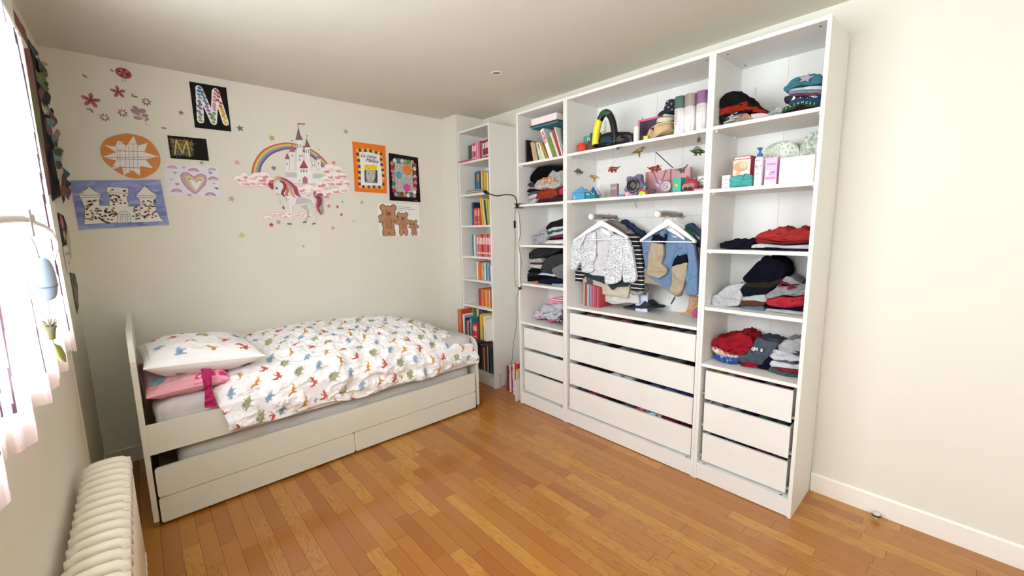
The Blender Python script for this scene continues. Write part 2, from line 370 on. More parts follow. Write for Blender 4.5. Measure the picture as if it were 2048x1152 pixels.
# ------------------------------------------------------------------ bed
X0, X1, YF, YR = -2.399, -.311, 2.17, 3.100
bed = empty('daybed', 'white daybed with two long drawers underneath, along the back wall', 'bed', (0, 0, 0))
def endprofile(top, r, y0=YF):
    P = [(y0, .03)]; P += [(y0+r*(1-math.cos(a*PI/20)), top-r+r*math.sin(a*PI/20)) for a in range(11)]
    P += [(YR-r*(1-math.sin(a*PI/20)), top-r+r*math.cos(a*PI/20)) for a in range(11)]; return P+[(YR, .03)]
s = MB(); s.prism(endprofile(1.012, .16), 0, X0, X0+.022); s.build('headboard', BEDW, bed)
s = MB(); s.prism(endprofile(.60, .09), 0, X1-.022, X1); s.build('footboard', BEDW, bed)
s = MB(); s.box(X0+.022, X1-.022, YF, YF+.02, .388, .543, bev=.0015); s.build('side_rail', BEDW, bed)
s = MB(); s.box(X0+.022, X1-.022, YR-.02, YR, .30, .62, bev=.0015); s.build('rear_rail', BEDW, bed)
s = MB(); s.box(X0+.022, X1-.022, YF+.02, YR-.02, .44, .455); s.build('slat_base', mat('c8a878', rough=.7), bed)
for x in (X0+.011, X1-.011):
    for y in (YF+.015, YR-.015):
        s = MB(); s.box(x-.009, x+.009, y-.014, y+.014, 0, .031); s.build('foot', mat('7a5c3c', rough=.6), bed)
def panel(name, xa, xb, za, zb, parent, r=.014, y=YF-.004):
    P = []
    for cx, cz, a0 in ((xb-r, zb-r, 0), (xa+r, zb-r, 90), (xa+r, za+r, 180), (xb-r, za+r, 270)):
        P += [(cx+r*math.cos(math.radians(a0+15*k)), cz+r*math.sin(math.radians(a0+15*k))) for k in range(7)]
    s = MB(); s.prism(P, 1, y, y+.018); return s.build(name, BEDW, parent)
for xa, xb in ((-2.368, -1.3655), (-1.3625, -.350)):
    d = panel('drawer', xa, xb, .016, .151, bed)
    s = MB(); s.box(xa+.02, xb-.02, YF+.014, YF+.6, .03, .13); s.build('drawer_box', mat('e8e2d8', rough=.6), d)
tb = empty('trundle_bed', 'pull-out white trundle bed tucked between the side rail and the drawers', 'bed', (0, 0, 0))
panel('front_panel', -2.368, -.350, .155, .312, tb)
s = MB(); s.box(-2.35, -.37, YF+.014, YR-.06, .16, .18); s.build('base_board', mat('d8c8a8', rough=.7), tb)
# ------------------------------------------------------------------ flat printing: vertex colours painted from shapes
def inpoly(px, py, P):
    c = np.zeros(px.shape, bool); n = len(P); j = n-1
    for i in range(n):
        xi, yi = P[i]; xj, yj = P[j]
        if yi != yj:
            c ^= ((yi > py) != (yj > py)) & (px < (xj-xi)*(py-yi)/(yj-yi)+xi)
        j = i
    return c
def inshape(px, py, sh):
    k = sh[0]
    if k == 'p': return inpoly(px, py, sh[1])
    if k == 'e':
        cx, cy, a, b = sh[1][:4]; t = sh[1][4] if len(sh[1]) > 4 else 0
        X = (px-cx)*math.cos(t)+(py-cy)*math.sin(t); Y = -(px-cx)*math.sin(t)+(py-cy)*math.cos(t)
        return (X/a)**2+(Y/b)**2 < 1
    if k == 'l':
        P, w = sh[1]; m_ = np.zeros(px.shape, bool)
        for (x0, y0), (x1, y1) in zip(P[:-1], P[1:]):
            dx, dy = x1-x0, y1-y0; L = dx*dx+dy*dy+1e-12
            t = np.clip(((px-x0)*dx+(py-y0)*dy)/L, 0, 1)
            m_ |= (px-x0-t*dx)**2+(py-y0-t*dy)**2 < (w/2)**2
        return m_
def paint(px, py, base, shapes):
    col = np.zeros(px.shape+(4,)); col[..., :3] = s2l(base); col[..., 3] = 1
    for sh in shapes:
        col[inshape(px, py, sh), :3] = s2l(sh[2])
    return col
def setcol(o, col):
    a = o.data.color_attributes.new('print', 'FLOAT_COLOR', 'POINT'); a.data.foreach_set('color', col.reshape(-1, 4).astype(np.float32).ravel())
def art(name, label, cat, quad, base, shapes, res=.0025, y=None, curl=0, group=None, parent=None, rough=.7, wob=0):
    """sheet of paper on the back wall; quad = TL, TR, BR, BL in (x, z)"""
    q = [np.array(p) for p in quad]; y = Yb-.004 if y is None else y
    W_ = max(np.linalg.norm(q[1]-q[0]), np.linalg.norm(q[2]-q[3])); H_ = max(np.linalg.norm(q[3]-q[0]), np.linalg.norm(q[2]-q[1]))
    n, k = max(4, int(W_/res)), max(4, int(H_/res)); u, v = np.meshgrid(np.linspace(0, 1, n+1), np.linspace(0, 1, k+1))
    P = sum(w_[..., None]*p for w_, p in zip(((1-u)*(1-v), u*(1-v), u*v, (1-u)*v), q))
    col = paint(P[..., 0], P[..., 1], base, shapes)
    yy = y-curl*((2*np.abs(v-.5))**3*(u)**2)-.0015*np.sin(u*5+v*3)*(1 if curl else .3)
    V = np.stack([P[..., 0], yy, P[..., 1]], -1).reshape(-1, 3); N = V.shape[0]
    idx = np.arange(N).reshape(k+1, n+1)
    F = np.stack([idx[:-1, :-1], idx[1:, :-1], idx[1:, 1:], idx[:-1, 1:]], -1).reshape(-1, 4).tolist()
    # paper thickness: back layer and rim
    Vb = V.copy(); Vb[:, 1] += .0012
    rim = list(idx[0, :])+list(idx[1:, -1])+list(idx[-1, -2::-1])+list(idx[-2:0:-1, 0])
    F += [tuple(i+N for i in f[::-1]) for f in F]
    F += [(rim[i], rim[(i+1) % len(rim)], rim[(i+1) % len(rim)]+N, rim[i]+N) for i in range(len(rim))]
    o = mesh_obj(name, np.vstack([V, Vb]), F, colattr_mat(rough), parent); setcol(o, np.vstack([col.reshape(-1, 4)]*2))
    return tag(o, label, cat, group)
def star(cx, cz, r, rot=0, k=5, inner=.45): return [(cx+(r if i % 2 == 0 else r*inner)*math.sin(rot+i*PI/k), cz+(r if i % 2 == 0 else r*inner)*math.cos(rot+i*PI/k)) for i in range(2*k)]
def ell(cx, cz, a, b, t=0, n=20): return [(cx+a*math.cos(2*PI*i/n)*math.cos(t)-b*math.sin(2*PI*i/n)*math.sin(t), cz+a*math.cos(2*PI*i/n)*math.sin(t)+b*math.sin(2*PI*i/n)*math.cos(t)) for i in range(n)]
def rib(P, w):
    P = [Vector(p) for p in P]; L = []; R = []; w = w if isinstance(w, (list, tuple)) else [w]*len(P)
    for i, p in enumerate(P):
        t = (P[min(i+1, len(P)-1)]-P[max(i-1, 0)]).normalized(); n_ = Vector((-t.y, t.x)); L.append(p+n_*w[i]/2); R.append(p-n_*w[i]/2)
    return [tuple(p) for p in L+R[::-1]]
def sticker(name, label, cat, layers, group=None, parent=None, y=Yb, step=.0005):
    """stack of thin cut vinyl shapes on the back wall: layers = (polygon in x,z ; colour)"""
    s = MB(); cols = []
    for i, (P, c) in enumerate(layers):
        if c not in cols: cols.append(c)
        s.prism(P, 1, y-.0008-step*(i+1), y-.0002, cols.index(c))
    o = s.build(name, [mat(c, rough=.7, name='vinyl') for c in cols], parent)
    if label: tag(o, label, cat, group)
    return o
rnd = random.Random(5)
PAPER = 'f4f2f2'
# big letter M
shp = [('l', ([(-1.881,2.453),(-1.892,2.247)], .038), 'f3f2f3'), ('l', ([(-1.879,2.45),(-1.819,2.247)], .038), 'f3f2f3'), ('l', ([(-1.819,2.247),(-1.79,2.45)], .038), 'f3f2f3'), ('l', ([(-1.787,2.454),(-1.748,2.251)], .037), 'f3f2f3')]
dots = zip([(-1.877,2.457),(-1.884,2.437),(-1.866,2.435),(-1.886,2.415),(-1.866,2.416),(-1.881,2.394),(-1.855,2.399),(-1.857,2.379),(-1.887,2.37),(-1.846,2.362),(-1.894,2.337),(-1.883,2.352),(-1.884,2.325),(-1.848,2.342),(-1.841,2.319),(-1.896,2.303),(-1.887,2.285),(-1.835,2.296),(-1.894,2.265),(-1.891,2.245),(-1.786,2.459),(-1.773,2.445),(-1.793,2.436),(-1.798,2.413),(-1.775,2.422),(-1.781,2.396),(-1.8,2.39),(-1.764,2.38),(-1.804,2.366),(-1.806,2.349),(-1.806,2.33),(-1.769,2.358),(-1.763,2.342),(-1.759,2.325),(-1.754,2.311),(-1.759,2.296),(-1.751,2.282),(-1.754,2.26),(-1.747,2.246),(-1.81,2.305),(-1.82,2.287),(-1.828,2.272),(-1.814,2.265),(-1.821,2.245)], '4a6b8c 4a6b9c 4d7590 6f93a8 6890a4 7d9aa6 6288a0 5f86a0 7c6a90 7f6c96 8a76a0 7c6a90 86749c 85729a 88759e 8a76a0 8c7ca2 84719a 7fa070 83a674 b85c5c c05a58 d08a98 cf8fa4 b64f58 b04a55 d390a2 b8585c d08ca0 cf8aa2 d392a8 c07040 d8a040 d9a545 dcaa48 d9a545 e0b860 e6c878 e6c878 6f9a66 74a068 6f9a62 7aa46c 7fa86e'.split())
for (x, z), c in dots: shp.append(('e', (x, z, .0115, .009, -.5), c))
art('letter_poster', 'black poster of a big rounded letter M filled with coloured dots', 'poster', [(-1.93,2.488),(-1.723,2.49),(-1.721,2.196),(-1.928,2.195)], '17130f', shp)
# small scratch-art M
shp = [('p', [(-2.063,2.111),(-1.95,2.103),(-1.957,2.001),(-2.067,2.001)], '3a3a2c')]
for i in range(130):
    u, v = rnd.random(), rnd.random(); a, b_, c_, d = [(-2.062,2.109),(-1.952,2.101),(-1.957,2.003),(-2.067,2.002)]
    x = (a[0]*(1-u)+b_[0]*u)*(1-v)+(d[0]*(1-u)+c_[0]*u)*v; z = (a[1]*(1-u)+b_[1]*u)*(1-v)+(d[1]*(1-u)+c_[1]*u)*v
    t = rnd.random()*PI; L = .008+.01*rnd.random()
    shp.append(('l', ([(x-L*math.cos(t), z-L*math.sin(t)), (x+L*math.cos(t), z+L*math.sin(t))], .003), rnd.choice(['b99a3c', 'a44a3c', '7a4a58', '6c6c80', '4f6b3c', '8a8040', 'a06a50', '4a4540'] if v < .6 else ['3d5b34', '5a7a3c', '6c6c80', '8a4a58', '4f6b3c'])))
for t in ("250,400 265,165", "270,160 370,385", "370,385 440,180", "440,180 490,430"): pass
shp += [('l', ([(-2.053,2.008),(-2.037,2.101),(-2.013,2.018),(-1.982,2.102),(-1.975,2.004)], .0075), 'c8b25e')]
art('scratch_art_card', 'small black card with a scratched golden M on its left half', 'card', [(-2.081,2.125),(-1.873,2.127),(-1.871,1.982),(-2.078,1.98)], '16120f', shp)
# heart drawing
def heart(cx, cz, w, h, a=0): return [(cx+w/32*16*math.sin(t)**3, cz+h/29*(13*math.cos(t)-5*math.cos(2*t)-2*math.cos(3*t)-math.cos(4*t))) for t in [2*PI*i/36 for i in range(36)]]
shp = [('p', [(-2.041,1.872),(-2.026,1.892),(-2.006,1.898),(-1.987,1.887),(-1.966,1.869),(-1.947,1.886),(-1.923,1.892),(-1.9,1.883),(-1.893,1.857),(-1.907,1.819),(-1.964,1.755),(-1.977,1.755),(-2.01,1.786),(-2.035,1.828)], 'b08a98'),
 ('p', [(-2.033,1.868),(-2.021,1.887),(-2.006,1.892),(-1.988,1.879),(-1.966,1.863),(-1.945,1.88),(-1.924,1.886),(-1.906,1.877),(-1.901,1.854),(-1.915,1.823),(-1.963,1.762),(-1.975,1.763),(-2.006,1.794),(-2.029,1.833)], 'c9a6b2'),
 ('p', [(-2.014,1.866),(-1.995,1.875),(-1.98,1.864),(-1.962,1.841),(-1.946,1.862),(-1.925,1.871),(-1.914,1.86),(-1.919,1.835),(-1.966,1.768),(-1.992,1.807)], 'd9d690'),
 ('p', [(-2.003,1.86),(-1.987,1.859),(-1.963,1.833),(-1.937,1.858),(-1.924,1.851),(-1.93,1.826),(-1.964,1.772),(-1.985,1.811)], '93a58c'), ('p', [(-1.994,1.847),(-1.981,1.85),(-1.96,1.829),(-1.938,1.846),(-1.926,1.843),(-1.934,1.822),(-1.964,1.774),(-1.982,1.811)], 'ebe8ef')]
for (x, z), (a, b_), c in zip([(-1.964,1.907),(-1.858,1.857),(-1.886,1.748),(-2.069,1.765),(-2.077,1.918),(-1.859,1.921)], [(.03, .024)]*4+[(.028, .02), (.024, .02)], ['b98fae', 'b485a4', '9b7d9a', 'a99cb4', 'b5adc4', 'a7b0c2']):
    shp += [('p', ell(x, z-.004, a, b_, 0, 24)[:13], c), ('p', ell(x, z-.004, a*.72, b_*.7, 0, 24)[:13], 'd6a9c4'), ('p', ell(x, z-.004, a*.42, b_*.4, 0, 24)[:13], 'ddb2c9')]
for (x, z), c in zip([(-2.066,1.888),(-2.017,1.925),(-2.088,1.844),(-1.859,1.83),(-2.062,1.815),(-1.871,1.902),(-1.846,1.798),(-2.003,1.745)], ['9db4c0', 'cdb98e', 'd9c6a4', 'cfc2a0', 'd3826f', '8e99a6', '9b6a84', 'a8a4b4']): shp.append(('p', heart(x, z, .024, .018), c))
art('rainbow_heart_drawing', 'white sheet with a drawn rainbow heart among small rainbows and hearts', 'drawing', [(-2.115,1.942),(-1.821,1.947),(-1.827,1.736),(-2.126,1.735)], 'e4e1ea', shp, curl=.006)
# orange crown poster
R4 = [(-.858,2.232),(-.561,2.228),(-.571,1.813),(-.864,1.818)]
shp = [('p', [(-.804,2.149),(-.71,2.16),(-.611,2.14),(-.61,1.881),(-.696,1.86),(-.804,1.871),(-.802,2.055)], 'efedf0')]
ys = "75,160 103,158 133,160 160,162 188,158 215,168 243,175 272,184 300,190 326,200|322,228 325,257 328,284 330,311 335,340 341,368 345,395 347,425 348,455 348,515|345,547 332,548 305,544 276,543 250,543 222,543 195,543 168,543 140,541 110,543|98,512 97,483 99,452 100,421 98,391 98,360 95,331 90,299 89,266 85,236 80,203"
seq = [[(-.819,2.163),(-.796,2.167),(-.771,2.169),(-.748,2.169),(-.724,2.175),(-.701,2.169),(-.677,2.166),(-.652,2.162),(-.628,2.159),(-.605,2.153)], [(-.61,2.13),(-.609,2.106),(-.608,2.084),(-.607,2.062),(-.604,2.039),(-.6,2.016),(-.598,1.994),(-.598,1.969),(-.599,1.944),(-.602,1.894)], [(-.618,1.865),(-.642,1.867),(-.668,1.867),(-.691,1.866),(-.716,1.865),(-.739,1.863),(-.762,1.862),(-.786,1.863),(-.812,1.86)], [(-.82,1.884),(-.819,1.908),(-.816,1.933),(-.813,1.957),(-.813,1.981),(-.811,2.006),(-.812,2.029),(-.815,2.054),(-.814,2.081),(-.815,2.104),(-.818,2.13)]]
k = 0
for L in seq:
    for x, z in L:
        r = .0118; t = rnd.uniform(-.12, .12)
        shp.append(('p', [(x+r*1.414*math.cos(PI/4+t+i*PI/2), z+r*1.414*math.sin(PI/4+t+i*PI/2)) for i in range(4)], ['e8c23c', '2f4a7c'][k % 2])); k += 1
shp += [('p', [(-.769,2.005),(-.649,2.012),(-.655,1.899),(-.773,1.901)], '8b8986'), ('p', [(-.766,2.054),(-.743,2.05),(-.722,2.057),(-.7,2.05),(-.678,2.057),(-.648,2.051),(-.651,2.01),(-.77,2.003)], 'efd43a'), ('p', [(-.753,2.001),(-.668,2.007),(-.669,1.96),(-.688,1.918),(-.719,1.904),(-.744,1.913),(-.756,1.954)], 'bdbbb8'),
 ('p', [(-.768,2.001),(-.751,2.001),(-.759,1.938),(-.756,1.902),(-.773,1.901)], '5c5a58'), ('p', [(-.668,2.007),(-.649,2.01),(-.655,1.903),(-.688,1.91),(-.675,1.951)], '4f4d4b')]
for (x, z), (a, b_), c in zip([(-.731,1.978),(-.692,1.978),(-.714,1.949),(-.717,1.928),(-.717,1.932),(-.742,2.04),(-.719,2.025),(-.695,2.046),(-.671,2.029),(-.73,2.02)], [(.006, .003), (.006, .003), (.004, .004), (.011, .004), (.009, .0015), (.004, .004), (.004, .003), (.004, .004), (.004, .003), (.003, .003)], ['4a4846', '4a4846', 'a3a19e', '8f7f7c', 'e6e4e2', '6b5a20', '6b5a20', '6b5a20', '6b5a20', '6b5a20']): shp.append(('e', (x, z, a, b_), c))
ro = art('crown_poster', 'orange poster with a child\'s photo in a yellow paper crown', 'poster', R4, 'ef7a2c', shp)
INK = mat('2a2528', rough=.7)
for body, (x, z), sz in (('La reine', (-0.7273, 2.1105), .043), ('Méline', (-0.6972, 2.073), .043)):
    text('lettering', body, sz, INK, (x, Yb-.0075, z), (PI/2, .06, 0), ro, shear=.45, sx=1.0)
# black op-art poster
shp = [('p', [(-.482,2.094),(-.304,2.097),(-.304,1.826),(-.494,1.827)], 'ecebe6')]
a, b_, c_, d = [np.array(p) for p in [(-.482,2.094),(-.302,2.097),(-.304,1.825),(-.494,1.827)]]
def bil(u, v): return tuple((a*(1-u)+b_*u)*(1-v)+(d*(1-u)+c_*u)*v)
for i in range(21):
    v0 = i/20
    P = [bil(u, min(1, max(0, v0+(.028 if j % 2 else -.028)))) for j, u in enumerate(np.linspace(0, 1, 9))]
    shp.append(('l', (P, .0052), '23201f'))
dc = "440,298 468,267 510,265 545,272 580,278 612,280 650,285|677,315 674,355 678,400 680,440 684,465 684,500 680,532 680,568 675,600|672,636 640,632 607,632 572,628 543,632 510,630 480,622|462,583 457,545 458,507 457,467 453,425 447,378 443,340"
P = [(-.506,2.082),(-.478,2.11),(-.438,2.115),(-.405,2.112),(-.372,2.11),(-.34,2.111),(-.303,2.11),(-.277,2.086),(-.282,2.051),(-.281,2.012),(-.281,1.977),(-.278,1.955),(-.28,1.924),(-.285,1.896),(-.287,1.864),(-.294,1.836),(-.298,1.804),(-.33,1.806),(-.363,1.805),(-.397,1.807),(-.426,1.802),(-.457,1.803),(-.485,1.809),(-.5,1.841),(-.503,1.874),(-.5,1.906),(-.499,1.94),(-.5,1.975),(-.504,2.015),(-.505,2.046)]
cc = 'b08a58 d9d6d0 3f86a8 d2cfca b59a62 3f9a60 b9a070 a8404e cfc9c2 a83242 c9c4c0 b02c48 c78aa8 a83242 c490ac e8e6e4 c98ab0 3f8a58 d8d2cc b88a50 b83c40 3f9458 c284b0 a82e48 c080a8 3a7a58 c284b0 b58a68 c080a8 a83242'.split()
for (x, z), c in zip(P, cc): shp.append(('e', (x, z, .0185, .0195), c))
for (x, z), r, c in zip([(-.354,2.037),(-.445,1.983),(-.369,1.873)], (.041, .0285, .034), ('ee8230', '4fa3c4', 'dc4f9c')):
    shp.append(('e', (x, z, r, r*1.03), c))
    for t in range(14): shp.append(('l', ([(x+r*.95*math.cos(t*.449), z+r*.95*math.sin(t*.449)), (x+r*1.16*math.cos(t*.449), z+r*1.16*math.sin(t*.449))], .003), '2a2520'))
ob = art('zigzag_poster', 'black poster with zigzag lines, three bright circles and a border of dots', 'poster', [(-.534,2.171),(-.24,2.157),(-.235,1.746),(-.55,1.753)], '1a1412', shp)
x, z = (-0.2861, 1.7542); text('lettering', 'Méline', .014, mat('a08a60'), (x, Yb-.0075, z), (PI/2, .04, 0), ob, shear=.3)
# bear drawing
shp = []
def bear(P):
    (hx, hz), (bx_, bz), s_ = P
    br, dk = 'b98c6c', '5a3424'
    out = []
    for grow, c in ((1.0, dk), (.9, br)):
        g = (1-grow)*0
        k_ = .0065*s_*(1 if grow == 1.0 else 0)
        out += [('e', (hx-.052*s_, hz+.045*s_, .024*s_+k_, .024*s_+k_), c), ('e', (hx+.052*s_, hz+.045*s_, .024*s_+k_, .024*s_+k_), c), ('e', (bx_-.065*s_, bz+.045*s_, .045*s_+k_, .026*s_+k_, .5), c), ('e', (bx_+.07*s_, bz+.045*s_, .045*s_+k_, .024*s_+k_, -.6), c),
                ('e', (bx_-.028*s_, bz-.075*s_, .027*s_+k_, .06*s_+k_, -.1), c), ('e', (bx_+.032*s_, bz-.075*s_, .027*s_+k_, .06*s_+k_, .12), c), ('e', (bx_, bz, .055*s_+k_, .075*s_+k_), c), ('e', (hx, hz, .06*s_+k_, .058*s_+k_), c)]
    out += [('e', (hx, hz-.012*s_, .028*s_, .022*s_), 'a06c50'), ('e', (hx, hz-.004*s_, .011*s_, .006*s_), '4a2c22'), ('e', (hx-.022*s_, hz+.015*s_, .005*s_, .005*s_), '4a2c22'), ('e', (hx+.022*s_, hz+.015*s_, .005*s_, .005*s_), '4a2c22')]
    for q in range(5): out.append(('l', ([(bx_+(q-2)*.016*s_, bz+.05*s_), (bx_+(q-2)*.012*s_+.01*s_, bz-.05*s_)], .004*s_), '8a4a34'))
    return out
h = [(-.569,1.642),(-.577,1.547),(-.429,1.595),(-.43,1.529),(-.32,1.541),(-.32,1.496)]
for i, s_ in enumerate((1.0, .72, .5)): shp += bear((h[2*i], h[2*i+1], s_))
ow = art('bear_drawing', 'white sheet with three brown painted bears, large to small', 'drawing', [(-.67,1.724),(-.254,1.723),(-.247,1.43),(-.666,1.433)], 'f1eeea', shp, curl=.004)
for i, body in enumerate(('Papa ours a une grande chaise', 'et maman ours une moyenne, bébé ours', 'une petite !')):
    x, z = (-0.4761, 1.697); text('lettering', body, .0105, mat('55504e'), (x, Yb-.009, z-.0175*i), (PI/2, .05, 0), ow, align='LEFT')
# orange sun drawing (oval)
cx, cz = (-2.2775, 1.9743)
shp = []
P = [(-2.39,2.031),(-2.34,2.023),(-2.327,2.06),(-2.308,2.058),(-2.29,2.033),(-2.248,2.099),(-2.236,2.043),(-2.186,2.063),(-2.207,2.005),(-2.138,1.984),(-2.208,1.962),(-2.175,1.908),(-2.235,1.918),(-2.245,1.856),(-2.275,1.891),(-2.32,1.853),(-2.322,1.904),(-2.372,1.888),(-2.344,1.942),(-2.405,1.957),(-2.34,1.991)]
shp.append(('p', P, 'e9e6e4'))
for i in range(160):
    t = rnd.random()*2*PI; r = .6+.4*rnd.random()**.5; x, z = cx+.225*r*math.cos(t), cz+.19*r*math.sin(t)
    if not inpoly(np.array([x]), np.array([z]), P)[0]: shp.append(('l', ([(x-.006, z-.004), (x+.006, z+.004)], .003), rnd.choice(['c87f46', 'd8955c'])))
for q in ([(-2.335,2.001),(-2.207,2.009)], [(-2.402,1.953),(-2.146,1.982)], [(-2.344,1.952),(-2.209,1.958)], [(-2.367,1.902),(-2.177,1.906)], [(-2.324,2.043),(-2.242,2.052)]): shp.append(('l', (q, .003), 'a06a58'))
for q in ([(-2.293,2.037),(-2.309,1.865)], [(-2.278,2.039),(-2.289,1.881)], [(-2.235,2.053),(-2.249,1.902)], [(-2.32,2.016),(-2.332,1.905)], [(-2.256,2.05),(-2.27,1.892)], [(-2.333,2.019),(-2.34,1.932)]): shp.append(('l', (q, .002), '8a8480'))
E_ = [(-2.263,2.111),(-2.177,2.083),(-2.132,1.988),(-2.155,1.9),(-2.236,1.842),(-2.32,1.853),(-2.395,1.927),(-2.408,1.997),(-2.379,2.063),(-2.321,2.097)]
def smooth_loop(P, n=72):
    P = [np.array(p) for p in P]; k = len(P); out = []
    for i in range(n):
        t = i/n*k; j = int(t); f = t-j; p0, p1, p2, p3 = (P[(j+q) % k] for q in (-1, 0, 1, 2))
        out.append(tuple(.5*((2*p1)+(-p0+p2)*f+(2*p0-5*p1+4*p2-p3)*f*f+(-p0+3*p1-3*p2+p3)*f**3)))
    return out
def disc_art(name, label, cat, loop, base, shapes, y, rings=60, nseg=220, rough=.8):
    L = np.array(smooth_loop(loop, nseg)); c = L.mean(0); V = [np.array([c])]; 
    for r in range(1, rings+1): V.append(c+(L-c)*r/rings)
    P = np.vstack(V); F = [(0, 1+(i+1) % nseg, 1+i) for i in range(nseg)]
    for r in range(1, rings):
        b0, b1 = 1+(r-1)*nseg, 1+r*nseg
        F += [(b0+i, b0+(i+1) % nseg, b1+(i+1) % nseg, b1+i) for i in range(nseg)]
    col = paint(P[:, 0], P[:, 1], base, shapes); N = len(P)
    V3 = np.stack([P[:, 0], np.full(N, y), P[:, 1]], -1); back = V3[-nseg:].copy(); back[:, 1] += .0014
    b1 = N-nseg; F += [(b1+i, b1+(i+1) % nseg, N+(i+1) % nseg, N+i) for i in range(nseg)]
    o = mesh_obj(name, np.vstack([V3, back]), F, colattr_mat(rough)); setcol(o, np.vstack([col, col[-nseg:]])); return tag(o, label, cat)
disc_art('sun_drawing', 'round orange drawing with a white many-pointed sun, above the blue castle painting', 'drawing', E_, 'd08a52', shp, Yb-.004)
# blue castle painting
shp = []
for i in range(90):
    u, v = rnd.random(), rnd.random(); q = [(-2.56,1.809),(-2.146,1.835),(-2.13,1.549),(-2.555,1.52)]; q = [np.array(p) for p in q]
    x, z = (q[0]*(1-u)+q[1]*u)*(1-v)+(q[3]*(1-u)+q[2]*u)*v
    shp.append(('e', (x, z, .03+.03*rnd.random(), .008+.008*rnd.random(), rnd.uniform(-.3, .6)), rnd.choice(['8490c4', '9aa4d0', '7480b8', '8d98ca'])))
PW = 'e6e3e0'
walls_ = [[(-2.528,1.561),(-2.515,1.651),(-2.525,1.7),(-2.533,1.713),(-2.534,1.731),(-2.484,1.778),(-2.436,1.735),(-2.437,1.716),(-2.45,1.698),(-2.449,1.666),(-2.41,1.667),(-2.397,1.727),(-2.408,1.745),(-2.408,1.777),(-2.39,1.782),(-2.308,1.777),(-2.31,1.74),(-2.321,1.72),(-2.316,1.664),(-2.261,1.67),(-2.264,1.713),(-2.278,1.722),(-2.276,1.741),(-2.23,1.795),(-2.172,1.74),(-2.178,1.721),(-2.187,1.706),(-2.186,1.637),(-2.169,1.588),(-2.151,1.569),(-2.251,1.564),(-2.408,1.56),(-2.47,1.556),(-2.536,1.552)]]
for w_ in walls_: shp += [('p', w_, PW), ('l', (w_+w_[:1], .003), '6a6870')]
for w_ in ([(-2.535,1.715),(-2.484,1.778),(-2.438,1.727),(-2.535,1.725)], [(-2.277,1.731),(-2.23,1.795),(-2.173,1.733),(-2.276,1.733)], [(-2.38,1.565),(-2.377,1.607),(-2.362,1.63),(-2.341,1.634),(-2.321,1.621),(-2.316,1.598),(-2.32,1.564)], [(-2.537,1.711),(-2.439,1.715)], [(-2.278,1.72),(-2.175,1.72)], [(-2.408,1.747),(-2.312,1.74)], [(-2.449,1.666),(-2.403,1.667)], [(-2.327,1.664),(-2.262,1.667)]): shp.append(('l', (w_, .0028), '77757c'))
g_ = [(-2.369,1.612),(-2.318,1.612),(-2.371,1.598),(-2.32,1.598),(-2.373,1.583),(-2.322,1.583)]
for i in (0, 2, 4): shp.append(('l', (g_[i:i+2], .002), '77757c'))
g_ = [(-2.36,1.621),(-2.366,1.565),(-2.349,1.626),(-2.356,1.565),(-2.338,1.626),(-2.345,1.565),(-2.328,1.621),(-2.334,1.565)]
for i in (0, 2, 4, 6): shp.append(('l', (g_[i:i+2], .002), '77757c'))
reg = [([(-2.506,1.696),(-2.454,1.698),(-2.467,1.579),(-2.52,1.579)], 34), ([(-2.45,1.657),(-2.373,1.658),(-2.382,1.579),(-2.459,1.579)], 30), ([(-2.392,1.768),(-2.316,1.767),(-2.327,1.669),(-2.4,1.667)], 26), ([(-2.306,1.66),(-2.255,1.665),(-2.26,1.579),(-2.315,1.574)], 22), ([(-2.254,1.708),(-2.186,1.711),(-2.183,1.593),(-2.259,1.588)], 40)]
for (q, n_d) in reg:
    q = [np.array(p) for p in q]
    for i in range(n_d):
        u, v = rnd.random(), rnd.random(); x, z = (q[0]*(1-u)+q[1]*u)*(1-v)+(q[3]*(1-u)+q[2]*u)*v
        shp.append(('e', (x, z, .0062, .005), rnd.choice(['2e2a2c', '5a3038', '4a4c30', '7a5a30', '303438', '6b2c34', '38402c'] if rnd.random() < .8 else ['c98a4a', 'c6b79a'])))
shp += [('l', ([(-2.462,1.593),(-2.441,1.57),(-2.419,1.56)], .009), '3e2022'), ('l', ([(-2.525,1.588),(-2.49,1.579)], .008), '8a7a30')]
art('castle_painting', 'blue painted paper with a white dotted three-towered castle', 'drawing', [(-2.56,1.809),(-2.146,1.835),(-2.131,1.549),(-2.555,1.52)], '8993c6', shp, curl=.01)
# ---- wall stickers
def flower(cx, cz, r, c1, c2, rot=0, n=5):
    L = []
    for i in range(n):
        t = rot+2*PI*i/n; L.append((ell(cx+.6*r*math.cos(t), cz+.6*r*math.sin(t), .42*r, .25*r, t, 12), c1))
    for i in range(n):
        t = rot+2*PI*i/n; L.append((ell(cx+.3*r*math.cos(t), cz+.3*r*math.sin(t), .22*r, .1*r, t, 8), c2))
    L.append((ell(cx, cz, .16*r, .16*r, 0, 10), c2)); return L
(x, z) = (-2.2539, 2.4706)
L = [(ell(x, z, .038, .03, -.25), 'a8505e'), (rib([(x-.045, z), (x-.056, z+.012)], .004), '6c7258'), (rib([(x-.045, z), (x-.06, z+.002)], .004), '6c7258'), (rib([(x-.005, z-.028), (x-.008, z-.05)], .002), '807060'), (rib([(x+.006, z-.028), (x+.006, z-.05)], .002), '807060'), (rib([(x-.008, z-.05), (x-.014, z-.05)], .002), '807060')]
for i in range(9):
    t = i*.7; L.append((ell(x+.02*math.cos(t), z+.015*math.sin(t), .009, .005, t, 10), 'c58088' if i % 2 else '8a3242'))
sticker('bird_sticker', 'small pink patterned bird sticker at the top left of the wall', 'sticker', L)
